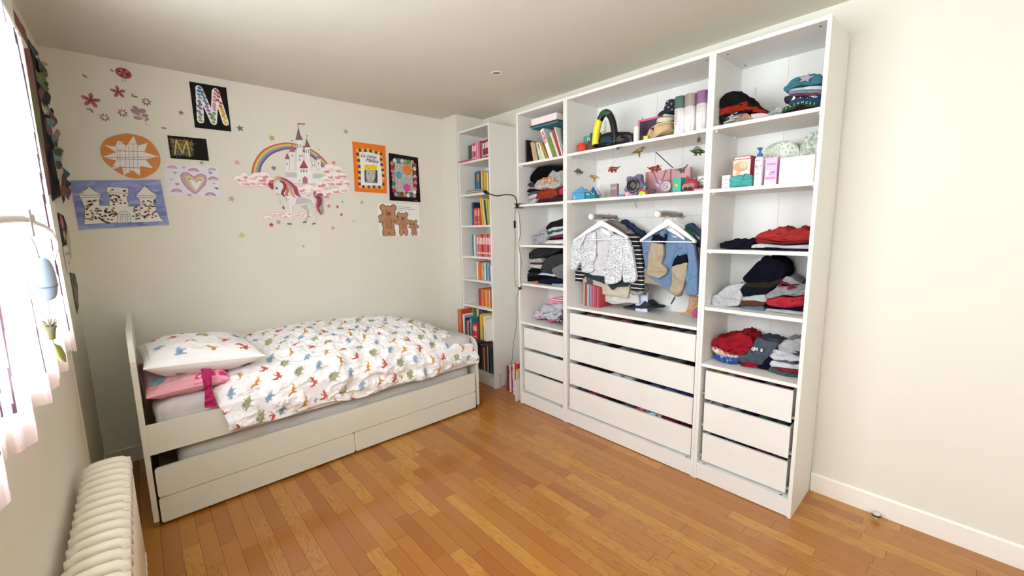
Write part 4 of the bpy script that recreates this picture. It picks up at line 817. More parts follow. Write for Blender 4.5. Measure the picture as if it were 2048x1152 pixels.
def magp(u, v):
    col = np.zeros(u.shape+(4,)); col[..., :3] = s2l('f0a9bc'); col[..., 3] = 1
    for i in range(-6, 7):
        for j in range(-6, 7):
            cx, cy = i*.052+(.026 if j % 2 else 0), j*.045
            col[inshape(u, v, ('e', (cx, cy, .019, .017, 0))), :3] = s2l('cf3c78')
            if (i+j) % 3 == 0: col[inshape(u, v, ('e', (cx, cy, .009, .008, 0))), :3] = s2l('f3c3cf')
    return col
pillow('cushion', 'small magenta-spotted cushion tucked under the dinosaur pillow', 'cushion', (-2.085, 2.335, .700), .16, .24, .11, (.1, .1, 0), 'f0a9bc', magp, 8, n=60)
# ---- generic cloth lump from a front outline (y,z), depth along +X
def resample(P, n):
    P = [np.array(p, float) for p in P]; Q = P+[P[0]]; d = [0]
    for a, b_ in zip(Q[:-1], Q[1:]): d.append(d[-1]+float(np.linalg.norm(b_-a)))
    out = []; j = 0
    for i in range(n):
        t = d[-1]*i/n
        while d[j+1] < t: j += 1
        f = (t-d[j])/max(1e-9, d[j+1]-d[j]); out.append(Q[j]*(1-f)+Q[j+1]*f)
    return np.array(out)
def lump(name, label, cat, outline, xf, xb, m, zmin=None, ylim=None, group=None, parent=None, seed=None, n=72, wr=.0045, layers=0, bulge=.012, ws=22, axis=0, printing=None, lean=0):
    """cloth item: rounded body whose front silhouette is `outline` (y,z at depth xf), reaching back to xb"""
    seed = seed if seed is not None else (sum(map(ord, (label or name)+str(len(outline)))) % 97)+xf*10
    O = resample(outline, n)
    # light smoothing of the outline
    O = .5*O+.25*np.roll(O, 1, 0)+.25*np.roll(O, -1, 0)
    if zmin is not None: O[:, 1] = np.maximum(O[:, 1], zmin+.0008)
    if ylim: O[:, 0] = np.clip(O[:, 0], ylim[0]+.0008, ylim[1]-.0008)
    c = O.mean(0); c[1] = O[:, 1].min()*.35+O[:, 1].mean()*.65; R = 11
    prof = []
    for i in range(1, R+1):
        r = i/R; prof.append((r, xf-bulge*0+bulge*(r**3), 1))                    # front face
    D = xb-xf
    for i in range(1, 11):
        t = i/10; prof.append((1+.012*math.sin(PI*t) if t < .8 else 1-.18*((t-.8)/.2)**2, xf+bulge+(D-bulge)*t, 0))
    prof += [(.5, xb-.0005, 0)]
    V = [(c[0], xf, c[1])]; h = O[:, 1].max()-O[:, 1].min()+1e-6; z0 = O[:, 1].min()
    for r, x, fr in prof:
        for q in O:
            y = c[0]+(q[0]-c[0])*r; z = c[1]+(q[1]-c[1])*r
            w_ = nz(y+seed, z*1.5, x*.7+seed, ws, 3)*wr*2-abs(nz(y*.8+seed, z*2.0, x, ws*.6, 2))*wr*1.6
            w_ += nz(y*1.2+seed, z*2.5, x*.6, ws*2.6, 2)*wr*.8
            if layers: w_ -= .004*(1-abs(math.sin(PI*layers*(z-z0)/h+.6*nz(y+seed, z, x, 9, 1))))**3*1.6
            k = .35 if r > .92 and fr else 1
            if fr: V.append((y, x-w_*(k if r < .97 else .2)+lean*(z-z0), z))
            else:
                dz = w_*.7 if q[1] > z0+.2*h else 0
                V.append((y, x+lean*(z-z0), z+dz))
    V = np.array([(x, y, z) for y, x, z in V])
    if zmin is not None: V[:, 2] = np.maximum(V[:, 2], zmin+.0006)
    if ylim: V[:, 1] = np.clip(V[:, 1], ylim[0]+.0006, ylim[1]-.0006)
    F = [(0, 1+(i+1) % n, 1+i) for i in range(n)]
    K = len(prof)
    for a in range(K-1):
        b0, b1 = 1+a*n, 1+(a+1)*n; F += [(b0+i, b0+(i+1) % n, b1+(i+1) % n, b1+i) for i in range(n)]
    F.append(tuple(1+(K-1)*n+i for i in range(n)))
    A = O; area = sum(A[i-1][0]*A[i][1]-A[i][0]*A[i-1][1] for i in range(n))
    if area < 0: pass
    else: F = [f[::-1] for f in F]
    if axis == 1: V = V[:, [1, 0, 2]]; F = [f[::-1] for f in F]        # outline in (x,z), depth along +Y
    o = mesh_obj(name, V, F, m if not isinstance(m, str) else fabric(m), parent, smooth=True)
    if label: tag(o, label, cat, group)
    return o
lump('garment', 'hot pink garment corner hanging between the pillows and the duvet', 'clothes', [(-2.132,.784),(-2.088,.777),(-2.096,.67),(-2.082,.582),(-2.094,.564),(-2.137,.571),(-2.128,.646)], 2.150, 2.166, fabric('cf3f78'), axis=1, bulge=.004)
lump('garment', 'small black cloth lying behind the dinosaur pillow', 'clothes', [(-2.22, .76), (-2.12, .76), (-2.11, .835), (-2.15, .848), (-2.20, .83)], 2.86, 2.93, fabric('1a1618'), axis=1)
# ------------------------------------------------------------------ curtain
def curtain():
    y0, y1, n = -.42, 1.86, 460; zt, zb, k = 2.165, 1.055, 120
    ys = np.linspace(y0, y1, n+1); V = np.zeros((k+1, n+1, 3)); U = np.zeros((k+1, n+1)); 
    for i, y in enumerate(ys):
        amp = .011; ph = y*26+1.2*math.sin(y*5)
        sc = .5+.5*math.sin(y*26); hem = zb+.02-.028*abs(math.sin(y*9.5))
        for j in range(k+1):
            t = j/k; z = zt+(hem-zt)*t
            x = -2.541+amp*(.25+.75*t)*math.sin(ph+.3*math.sin(t*4))+.004*math.sin(y*90+t*3)
            V[j, i] = (x, y+.006*math.cos(ph)*t, z); U[j, i] = y
    T_ = np.repeat(np.linspace(0, 1, k+1)[:, None], n+1, 1)
    col = np.zeros(U.shape+(4,)); col[..., :3] = s2l('f3e4e4'); col[..., 3] = .38
    for y in np.arange(y0, y1, .19):
        for dy, c in ((0, '33222c'), (.028, '432c38')): col[np.abs(U-(y+dy+.012*np.sin(T_*7+y*4))) < .006] = s2l(c)+[.05]
        col[np.abs(U-(y+.11)) < .022, :3] = s2l('f0dcd8')
    col[T_ > .93, :3] = s2l('efd6d4')
    o = mesh_obj('curtain', V.reshape(-1, 3), grid_faces(n, k), None, smooth=True); setcol(o, col)
    M = bpy.data.materials.new('sheer_voile'); M.use_nodes = True; nn, l = nt(M); nn.remove(nn['Principled BSDF'])
    a = nn.new('ShaderNodeAttribute'); a.attribute_name = 'print'; d = nn.new('ShaderNodeBsdfDiffuse'); tl = nn.new('ShaderNodeBsdfTranslucent'); tp = nn.new('ShaderNodeBsdfTransparent')
    m1 = nn.new('ShaderNodeMixShader'); m2 = nn.new('ShaderNodeMixShader'); m1.inputs[0].default_value = .6; l.new(a.outputs['Alpha'], m2.inputs[0])
    l.new(a.outputs['Color'], d.inputs[0]); l.new(a.outputs['Color'], tl.inputs[0]); l.new(d.outputs[0], m1.inputs[1]); l.new(tl.outputs[0], m1.inputs[2]); l.new(m1.outputs[0], m2.inputs[1]); l.new(tp.outputs[0], m2.inputs[2]); l.new(m2.outputs[0], nn['Material Output'].inputs[0])
    o.data.materials.append(M)
    tag(o, 'sheer pale pink curtain with thin mauve stripes hanging over the window', 'curtain')
curtain()
s = MB(); s.tube([(-2.541, -.45, 2.172), (-2.541, 1.88, 2.172)], .008); s.build('curtain_rod', FRAME); cr_ = bpy.data.objects['curtain_rod']
tag(cr_, 'thin white rod carrying the sheer curtain', 'rod')
for yb in (-.44, 1.87):
    s = MB(); s.tube([(XN, yb, 2.172), (-2.541, yb, 2.172)], .005); s.build('rod_bracket', FRAME, cr_)
# ------------------------------------------------------------------ radiator
RAD = mat('ece5d6', rough=.38, name='radiator_enamel', coat=.2)
rad = empty('radiator', 'cream cast iron column radiator standing under the window', 'radiator', (0, 0, 0))
def rsec(y):
    s = MB(); x0, x1 = -2.568, -2.424; zt, zb = .612, .09; w_ = .021
    for x in (x0+.02, (x0+x1)/2, x1-.02): s.tube([(x, y, zb+.01), (x, y, (zt+zb)/2), (x, y, zt-.02)], .0185, 0, 10, rads=[.018, .0165, .018], flat=1)
    for z, sg in ((zt, 1), (zb, -1)):
        a, b_ = x0+.0185, x1-.0185; P = [(a, y, z-sg*.07), (a, y, z-sg*.042), (a+.004, y, z-sg*.030), (a+.014, y, z-sg*.0225)]
        P += [(a+.014+(b_-a-.028)*i/8, y, z-sg*(.0225-.004*math.sin(PI*i/8))) for i in range(1, 8)]
        P += [(b_-.014, y, z-sg*.0225), (b_-.004, y, z-sg*.030), (b_, y, z-sg*.042), (b_, y, z-sg*.07)]
        s.tube(P, .0178, 0, 12)
    return s
sec0 = None
for i in range(25):
    y = 1.72-i*.0565
    if sec0 is None:
        sec0 = rsec(0).build('radiator_section', RAD, rad); sec0.location = (0, y, 0)
    else:
        c = sec0.copy(); C.objects.link(c); c.location = (0, y, 0)
s = MB(); s.tube([(-2.496, 1.745, .575), (-2.496, .34, .575)], .017, 0, 12); s.build('top_header', RAD, rad)
s = MB(); s.tube([(-2.496, 1.745, .125), (-2.496, .34, .125)], .017, 0, 12); s.build('bottom_header', RAD, rad)
for y in (1.7, .4):
    s = MB(); s.box(-2.51, -2.482, y-.012, y+.012, 0, .1, bev=.003); s.build('foot', RAD, rad)
# ------------------------------------------------------------------ hanging things in front of the curtain
PX_ = -2.475
s = MB()
P = [(0.3308, 1.5092), (0.4981, 1.5149), (0.6516, 1.5199), (0.7715, 1.5163), (0.9146, 1.5104), (1.0217, 1.4998), (1.085, 1.4772), (1.0809, 1.4516), (0.9986, 1.4319)]
s.tube([(PX_, y, z) for y, z in P], .006, 0, 10, rads=[.0075, .0075, .0075, .006, .0055, .0055, .0055, .005, .004])
hk = s.build('hook_arm', mat('e6e2de', rough=.35)); tag(hk, 'curved white plastic arm in front of the curtain carrying the pendant', 'hook')
y, z = (0.7222, 1.5219)
s = MB(); s.box(PX_-.009, PX_+.009, y-.03, y+.03, z-.009, z+.009, bev=.004); s.box(PX_-.007, PX_+.007, y-.012, y+.012, z-.035, z+.018, bev=.003); s.build('clamp', mat('c9c4bf', rough=.4), hk)
y, z = (0.8044, 1.3959); (ya, za), (yb_, zb_) = (0.8606, 1.4445), (0.7522, 1.3509); hh = (za-zb_)/2
pe = empty('hanging_pendant', 'grey-blue ribbed oval pendant hanging on a string in front of the curtain', 'ornament', (PX_, y, (za+zb_)/2), (.2, 0, 0))
s = MB(); s.lathe([(0 if i in (0, 24) else hh*.40*math.sin(PI*i/24)**.55, hh*math.cos(PI*i/24)) for i in range(25)], seg=24); s.build('body', mat('8a98a6', rough=.75, vary=.08), pe)
s = MB(); s.tube([(hh*.40*math.cos(a), hh*.40*math.sin(a), -hh*.3) for a in [2*PI*i/24 for i in range(24)]], .0012, closed=True); s.build('seam', mat('5a6470'), pe)
s = MB(); y2, z2 = (0.7601, 1.5052); cy, cz = y, (za+zb_)/2
s.tube([(0, 0, hh-.002), (0, (y2-cy)*.5+.004, (z2-cz+hh)/2), (0, y2-cy, z2-cz-.01)], .0012); s.build('string', mat('8c8078'), pe)
y3, z3 = (0.7745, 1.2928); (y4, z4), (y5, z5) = (0.787, 1.2601), (0.9106, 1.1917)
fe = empty('hanging_flower', 'small dried flower with a green seed pod hanging below the pendant', 'ornament', (PX_, y3, z3))
s = MB(); s.tube([(0, 0, 0), (0, (ya+yb_)/2-y3, zb_-z3+.002)], .001); s.build('string', mat('a49c94'), fe)
s = MB(); s.lathe([(0, -.022), (.005, -.02), (.008, 0), (.011, .008), (0, .006)], (0, 0, 0), seg=10)
for i in range(14):
    t = i*2*PI/14; s.tube([(0, 0, .004), (.011*math.cos(t), .014*math.sin(t), .018+.006*math.sin(i*5))], .0012, seg=4)
s.build('flower_head', mat('6f6a4c', rough=.9), fe)
s = MB(); a = Vector((0, y4-y3, z4-z3)); b_ = Vector((0, y5-y3, z5-z3))
for off, w_ in ((-.006, .006), (.007, .0055)):
    s.tube([a, a.lerp(b_, .35)+Vector((0, off, off*.8)), a.lerp(b_, .7)+Vector((0, off, off*.6)), b_], .005, rads=[.001, w_, w_*.9, .001], seg=8)
s.tube([(0, 0, -.02), a], .0012, seg=5); s.build('seed_pod', mat('a3ad5c', rough=.6), fe)
# ------------------------------------------------------------------ papers on the left wall beyond the window
def wpaper(name, label, cat, pts, col, tilt=.01, parent=None, shapes=None, group=None, x0=None):
    """paper on the left wall: pts = (y,z) corner loop; it bulges off the wall towards its free edge"""
    x0 = Xl+.001 if x0 is None else x0; n, k = 14, 14; q = [np.array(p) for p in pts]; V = []; cols = []
    for j in range(k+1):
        for i in range(n+1):
            u, v = i/n, j/k; p = (q[0]*(1-u)+q[1]*u)*(1-v)+(q[3]*(1-u)+q[2]*u)*v
            V.append((x0+.0015+tilt*(u**2)*(.6+.4*math.sin(v*5))+abs(tilt)*.25*abs(nz(p[0], p[1], 1, 12)), p[0], p[1]))
    N = len(V); V += [(x-.0009, y, z) for x, y, z in V]; F = grid_faces(n, k); F = [tuple(f) for f in F]+[tuple(i+N for i in f[::-1]) for f in F]
    idx = np.arange(N).reshape(k+1, n+1); rim = list(idx[0, :])+list(idx[1:, -1])+list(idx[-1, -2::-1])+list(idx[-2:0:-1, 0])
    F += [(rim[(i+1) % len(rim)], rim[i], rim[i]+N, rim[(i+1) % len(rim)]+N) for i in range(len(rim))]
    o = mesh_obj(name, V, F, mat(col, rough=.8) if not shapes else colattr_mat(.8), parent, smooth=True)
    if shapes:
        A = np.array(V); setcol(o, paint(A[:, 1], A[:, 2], col, shapes))
    if label: tag(o, label, cat, group)
    return o
wp = wpaper('wall_poster', 'long faded brown and green poster curling off the left wall beside the curtain', 'poster', [(2.22, 2.46), (2.62, 2.46), (2.62, 1.70), (2.40, 1.66)], '8a625c', .012, shapes=[('e', (2.50, 2.05, .09, .14), '6f7a4c'), ('e', (2.52, 1.85, .1, .06), 'a08074'), ('e', (2.45, 2.3, .1, .05), '7a4c4e')])
co = wpaper('paper_collage', 'dark collage of many paper scraps taped up the left wall near the corner', 'collage', [(2.55, 2.44), (2.98, 2.47), (3.05, 1.72), (2.64, 1.66)], '241a1a', .014)
r_ = random.Random(8)
for i in range(34):
    f = i/33; z = 2.42-.72*f+r_.uniform(-.02, .02); y = 2.62+.42*r_.random()*(.9+.1*f)+.02*f
    w_ = r_.uniform(.06, .12); t = r_.uniform(-.5, .5); h = w_*r_.uniform(.4, .9)
    c = r_.choice(['5f7b80', '6c8a90', '9c707a', 'a8a284', '3a3236', '5f6a44', '3c5456', '6e4434', '56663e', 'b5ac8c', '2f4636', '2a4432', '6b4048', '4c3c28', '201818'])
    q = [(min(3.09, y+dx*math.cos(t)-dz*math.sin(t)), z+dx*math.sin(t)+dz*math.cos(t)) for dx, dz in ((-w_/2, h/2), (w_/2, h/2), (w_/2, -h/2), (-w_/2, -h/2))]
    wpaper('paper_scrap', None, None, q, c, .010+.016*r_.random(), co, x0=Xl+.014+.0004*i)
wpaper('photo_print', 'small dark and pink photo print on the left wall under the collage', 'photo', [(2.76, 1.61), (2.94, 1.60), (2.93, 1.44), (2.76, 1.43)], '3a2c2a', .01, shapes=[('e', (2.85, 1.56, .04, .04), 'b0707c'), ('e', (2.87, 1.49, .03, .03), 'c9a28c')])
wpaper('photo_print', 'pale grid-lined print below the dark pink one on the left wall', 'photo', [(2.74, 1.43), (2.89, 1.43), (2.88, 1.29), (2.74, 1.28)], 'd5d1cc', .008, shapes=[('l', ([(2.7, 1.39), (2.9, 1.39)], .004), '8a8680'), ('l', ([(2.7, 1.34), (2.9, 1.34)], .004), '8a8680')])
wpaper('paper_sheet', 'light green paper behind the prints on the left wall', 'paper', [(2.90, 1.60), (3.07, 1.55), (3.08, 1.36), (2.90, 1.35)], 'a9bf92', .006, x0=Xl+.0002)
wpaper('photo_print', 'narrow brown framed picture, lowest print on the left wall', 'photo', [(2.86, 1.285), (2.98, 1.27), (3.00, 1.08), (2.88, 1.05)], '6b5f54', .012, shapes=[('e', (2.93, 1.17, .04, .09), '8c8074'), ('e', (2.93, 1.22, .02, .03), '4c423a')])
# ------------------------------------------------------------------ clip lamp, downlight, door stop
LB = mat('121214', rough=.4)
cl = empty('clip_lamp', 'black gooseneck clip lamp clamped to the edge of the wardrobe beside the bookcase', 'lamp', (0, 0, 0))
def crv(P, n=24):
    P = [Vector(p) for p in P]; P = [2*P[0]-P[1]]+P+[2*P[-1]-P[-2]]; out = []
    for i in range(n+1):
        t = i/n*(len(P)-3); j = min(int(t), len(P)-4); f = t-j; p0, p1, p2, p3 = P[j:j+4]
        out.append(.5*((2*p1)+(-p0+p2)*f+(2*p0-5*p1+4*p2-p3)*f*f+(-p0+3*p1-3*p2+p3)*f**3))
    return out
s = MB(); s.tube(crv([(-.03, 1.975, 1.672), (-.035, 1.978, 1.715), (-.05, 2.0, 1.742), (-.08, 2.06, 1.749), (-.10, 2.14, 1.745), (-.115, 2.22, 1.768)], 30), .0048); s.build('gooseneck', LB, cl)
s = MB(); s.tube([(-.115, 2.215, 1.767), (-.118, 2.235, 1.775), (-.122, 2.262, 1.786)], .012, rads=[.007, .013, .0155], seg=14); s.build('lamp_head', LB, cl)
s = MB(); s.box(-.05, .05, 1.958, 1.99, 1.671, 1.677, bev=.002); s.box(-.055, .035, 1.962, 1.986, 1.640, 1.646, bev=.002); s.box(-.036, -.024, 1.966, 1.982, 1.644, 1.676); s.lathe([(.008, -.012), (.008, .012)], (-.03, 1.974, 1.66), 'Y', 12); s.build('clamp', LB, cl)
s = MB(); s.tube(crv([(-.03, 1.975, 1.655), (-.015, 2.012, 1.60), (-.012, 2.022, 1.517), (-.012, 2.018, 1.40), (-.01, 2.03, 1.25), (-.01, 2.035, 1.10), (-.01, 2.02, 1.01), (-.006, 1.98, 1.0)], 50), .0018)
s.tube(crv([(-.03, 1.97, 1.655), (-.006, 1.975, 1.58), (-.004, 1.965, 1.45), (-.006, 1.985, 1.35), (-.005, 1.96, 1.22), (-.006, 1.975, 1.08), (-.004, 1.96, 1.02), (-.006, 1.975, 1.0)], 50), .0018); s.build('cable', LB, cl)
s = MB(); s.box(-.018, -.006, 2.014, 2.030, 1.485, 1.545, bev=.003); s.build('switch', LB, cl)
s = MB(); s.tube([(-.005, 1.965, 1.0), (-.012, 1.985, .992)], .011, seg=12); s.build('plug', LB, cl)
s = MB(); s.tube(crv([(-.006, 1.985, .995), (-.004, 2.02, .9), (.0, 2.03, .7), (.012, 2.09, .5), (.03, 2.14, .3), (.0, 2.15, .20), (-.03, 2.165, .13), (-.035, 2.20, .10), (-.03, 2.23, .14), (-.02, 2.235, .2)], 60), .0018); s.build('extension_cable', LB, cl)
dl = empty('downlight', 'small round recessed downlight in the ceiling, switched off', 'light', (-.341, 1.823, Hc))
s = MB(); s.lathe([(.026, 0), (.026, -.002), (.034, -.004), (.040, -.002), (.041, 0)], seg=32); s.build('trim_ring', mat('dedad2', rough=.35), dl)
s = MB(); s.lathe([(0, -.0008), (.018, -.0008), (.026, -.0015)], seg=24); s.build('lens', mat('8a857d', rough=.3), dl)
ds = empty('door_stop', 'small round cream door stop with a dark ring, beside the right wall', 'door stop', (.308, -.292, 0))
s = MB(); s.lathe([(0, 0), (.011, 0), (.0115, .018), (.015, .022)], seg=20); s.build('stem', mat('d8ccb8', rough=.5), ds)
s = MB(); s.lathe([(.012, .02), (.0175, .02), (.0185, .024), (.0175, .028)], seg=20); s.build('rubber_ring', mat('2a1c18', rough=.7), ds)
s = MB(); s.lathe([(.016, .026), (.0165, .032), (.014, .036), (0, .037)], seg=20); s.build('cap', mat('d8ccc4', rough=.4), ds)
# ------------------------------------------------------------------ books
PAGE = mat('e9e2d2', rough=.9)
def book(x0, y, z0, d, th, h, c, label, group=None, lean=0, name='book', yaw=0, stripe=None, flat=False):
    """upright book with its spine at x0 facing -X; y = far side of the spine; lean tips the top towards +Y"""
    s = MB(); ct = min(.0022, th*.2)
    s.box(0, d, 0, ct, 0, h); s.box(0, d, th-ct, th, 0, h); s.box(-.0006, ct, 0, th, 0, h, bev=min(.0012, th*.2))
    mats_ = [mat(c, rough=.4, spec=.5)]
    if stripe:
        mats_.append(mat(stripe, rough=.5)); s.box(-.0012, -.0004, th*.18, th*.82, h*.12, h*.2, 1); s.box(-.0012, -.0004, th*.18, th*.82, h*.55, h*.86, 1)
    if flat: M = Matrix.Translation((x0, y, z0)) @ Matrix.Rotation(yaw, 4, 'Z') @ Matrix.Rotation(PI/2, 4, 'X')
    else: M = Matrix.Translation((x0, y, z0)) @ Matrix.Rotation(yaw, 4, 'Z') @ Matrix.Rotation(-lean, 4, 'X')
    o = mesh_obj(name, s.v, s.f, mats=mats_, fmat=s.mi); o.matrix_world = M; tag(o, label, 'book', group)
    p = MB(); p.box(ct, d-.003, ct, th-ct, .003, h-.003); q = p.build('pages', PAGE, o)
    return o
def ordn(i): return ['first', 'second', 'third', 'fourth', 'fifth', 'sixth', 'seventh', 'eighth', 'ninth', 'tenth', 'eleventh', 'twelfth', 'thirteenth', 'fourteenth', 'fifteenth', 'sixteenth', 'seventeenth', 'eighteenth', 'nineteenth', 'twentieth', 'twenty-first', 'twenty-second'][i]
NAMED = {'green': '3f6b4c', 'pink': 'cf6f8e', 'crimson': 'a32844', 'dark red': '8a2436', 'pale pink': 'e0a4b4', 'grey': '9a9a98', 'white': 'e8e4de', 'blue': '3f6f9c', 'pale blue': '8fb0c4', 'ochre': 'c8963c', 'yellow': 'd9b83c', 'olive': '8a8a44', 'brown': '7a4a2e', 'orange': 'd9743a', 'black': '26221f', 'red': 'c23c34', 'coral': 'd8685a', 'navy': '2b3350', 'teal': '2f7480', 'purple': '5a3f74', 'cream': 'dccfae', 'dark green': '2f4a38', 'magenta': 'b8407c', 'light green': '9ab86c'}
def row(where, group, x0, yr, z, specs, seed=0, d=.14, hj=.008, lean=0, gap=.0004, xj=.004, wide=1):
    """books from the right end (yr, near the camera) to the left; specs = (colour name, thickness, height, stripe?)"""
    r = random.Random(seed); y = yr; n = len(specs)
    for i, sp in enumerate(specs):
        cn, th, h = sp[:3]; th *= wide; st = sp[3] if len(sp) > 3 else None
        h = h+r.uniform(-hj, 0); ln = lean+(sp[4] if len(sp) > 4 else 0)
        dd = min(d, Xr-.012-x0-.01)
        yy = y+(max(0, math.tan(ln)*h) if ln < 0 else 0)
        book(x0+r.uniform(0, xj), y, z+(.0 if ln <= 0 else math.sin(ln)*0)+.0003, dd, th, h, NAMED[cn], '%s %s, %s from the right %s' % (cn, 'book' if th > .008 else 'thin book', ordn(i), where), group, lean=ln, stripe=st)
        y += (th+gap)/math.cos(ln)
    return y
Y0b = BY0+T+.002
R_ = random.Random(2)
row('on the bookcase\'s highest shelf', 'books on the bookcase\'s highest shelf', .07, Y0b, 2.098, [('crimson', .012, .2), ('pale pink', .014, .165), ('crimson', .016, .165, 'e8e4e0'), ('dark red', .016, .16, 'e8e0dc'), ('dark red', .018, .16, 'e8e0dc'), ('grey', .014, .14), ('crimson', .018, .16), ('pink', .02, .165), ('pale pink', .016, .16), ('pink', .016, .155, 'f0e0e4'), ('dark red', .014, .155, 'e8e0dc'), ('pink', .015, .155, 'f0e0e4'), ('crimson', .013, .155), ('dark green', .016, .15), ('green', .014, .15)], 1, wide=1.4)
book(.0, 2.60, 2.0985, .2, .006, .2, 'c23c54', 'thin pink booklet lying over the left edge of the bookcase\'s highest shelf', 'books on the bookcase\'s highest shelf', yaw=0, flat=True).matrix_world = Matrix.Translation((.01, 2.62, 2.0985)) @ Matrix(((1, 0, 0, 0), (0, 0, 1, 0), (0, -1, 0, .006), (0, 0, 0, 1)))
row('on the bookcase\'s second shelf', 'books on the bookcase\'s second shelf', .09, Y0b, 1.804, [('brown', .022, .185), ('orange', .02, .18), ('brown', .014, .175), ('cream', .016, .18), ('ochre', .018, .19), ('yellow', .012, .19), ('olive', .012, .185), ('ochre', .014, .195), ('cream', .01, .2), ('black', .016, .205), ('blue', .024, .21, 'd98a5c'), ('teal', .02, .205), ('navy', .016, .2)], 2, wide=1.25)
for k, (c, n_, w_) in enumerate((('9ab09c', 'sage green', .19), ('c46a5c', 'red', .2), ('7fa08c', 'green', .18), ('d8d4cc', 'white', .2), ('8a9098', 'grey', .17), ('6f8f86', 'teal', .19), ('a8a49c', 'pale grey', .16))):
    o = book(.055, 2.5, 1.8045, .13, .0045, w_, c, '%s booklet lying flat, %s from the bottom, before the second shelf\'s books' % (n_, ordn(k)), 'booklets lying on the bookcase\'s second shelf')
    o.matrix_world = Matrix.Translation((.052+.004*(k % 3), 2.56+.01*(k % 2), 1.8045+.0049*k)) @ Matrix(((1, 0, 0, 0), (0, 0, 1, 0), (0, -1, 0, .0045), (0, 0, 0, 1)))
row('on the bookcase\'s third shelf', 'books on the bookcase\'s third shelf', .06, Y0b, 1.516, [('olive', .02, .225, None, .10), ('yellow', .014, .235, None, .10), ('light green', .016, .24, None, .12), ('black', .03, .235, None, .12), ('cream', .012, .24, None, .13), ('ochre', .018, .25, None, .13), ('yellow', .016, .255, None, .13)], 3, xj=.012, wide=1.1)
row('of the leftmost block, third shelf', 'books on the bookcase\'s third shelf', .075, 2.60, 1.516, [('coral', .022, .16, 'e8d0c0'), ('red', .02, .16), ('crimson', .018, .165, 'e8d8d0'), ('coral', .02, .155), ('navy', .02, .215), ('blue', .018, .21)], 33)
row('on the bookcase\'s fourth shelf', 'comic books on the bookcase\'s fourth shelf', .055, Y0b, 1.229, [('red', .019, .205, 'e8d8d0'), ('coral', .019, .205, 'f0dcd0'), ('dark red', .019, .205, 'e8c8c0'), ('pink', .019, .205, 'f0e0e0'), ('coral', .019, .205, 'f0dcd0'), ('red', .019, .205, 'e8d8d0'), ('dark red', .019, .205, 'e8c8c0'), ('coral', .019, .205, 'f0dcd0'), ('orange', .019, .205, 'f0dcd0'), ('pink', .019, .205, 'f0e0e0'), ('grey', .014, .205), ('pale blue', .013, .205), ('white', .012, .2), ('grey', .013, .205), ('teal', .01, .205)], 4, hj=.003, wide=1.12)
row('on the bookcase\'s fifth shelf', 'books on the bookcase\'s fifth shelf', .09, Y0b, 1.007, [('ochre', .018, .15), ('brown', .02, .165), ('white', .018, .14, None, .06), ('blue', .018, .14, None, .08), ('pale blue', .02, .165), ('teal', .016, .16), ('white', .014, .17), ('pale blue', .02, .165, '6f93a8'), ('yellow', .01, .165), ('orange', .018, .16), ('coral', .016, .165), ('orange', .014, .17), ('white', .016, .17)], 5, wide=1.25)
row('on the bookcase\'s sixth shelf', 'books on the bookcase\'s sixth shelf', .09, Y0b, .754, [('magenta', .016, .165), ('crimson', .016, .165), ('pink', .014, .165), ('coral', .013, .165), ('brown', .012, .165), ('cream', .012, .165), ('orange', .014, .165), ('coral', .014, .165), ('yellow', .014, .165), ('orange', .014, .165), ('red', .013, .165), ('ochre', .013, .165), ('coral', .014, .165), ('red', .016, .165), ('crimson', .016, .165)], 6, hj=.004, wide=1.2)
sp7 = [('white', .012, .20), ('cream', .014, .22), ('white', .016, .23), ('dark green', .01, .14), ('light green', .014, .14), ('yellow', .022, .245), ('olive', .014, .235), ('navy', .01, .24)]
yy = row('on the bookcase\'s crowded seventh shelf', 'books on the bookcase\'s seventh shelf', -.03, Y0b, .468, sp7, 7, d=.2)
yy = row('in the red series, seventh shelf', 'books on the bookcase\'s seventh shelf', -.055, yy, .468, [('red', .014, .15, 'e8e0dc'), ('coral', .014, .15, 'e8e0dc'), ('red', .014, .148, 'e8e0dc'), ('red', .014, .15, 'e8e0dc'), ('crimson', .012, .15)], 71, d=.1)
row('behind the red series, seventh shelf', 'books on the bookcase\'s seventh shelf', .06, Y0b+.11, .468, [('teal', .04, .225), ('blue', .02, .235), ('purple', .03, .255), ('dark red', .03, .265), ('cream', .03, .26), ('green', .05, .25), ('olive', .03, .26)], 72, d=.2)
yy = row('left of the red series, seventh shelf', 'books on the bookcase\'s seventh shelf', -.05, yy+.001, .468, [('teal', .02, .20), ('pale blue', .014, .19), ('black', .016, .15), ('brown', .012, .15), ('cream', .014, .16), ('crimson', .014, .16), ('purple', .012, .165), ('navy', .012, .18), ('pale blue', .014, .2), ('white', .018, .21), ('red', .03, .255), ('orange', .018, .25), ('ochre', .022, .245), ('coral', .014, .25)], 73, d=.2)
row('on the bookcase\'s lowest shelf', 'books on the bookcase\'s lowest shelf', .10, Y0b, .103, [('dark red', .014, .26), ('dark green', .012, .27), ('olive', .02, .275), ('green', .018, .27), ('dark green', .022, .28), ('navy', .018, .275), ('teal', .02, .28), ('black', .02, .28), ('cream', .016, .27), ('brown', .02, .27), ('dark red', .02, .265), ('white', .02, .24), ('brown', .03, .26), ('black', .04, .26), ('navy', .04, .27), ('brown', .04, .25)], 8, d=.2)
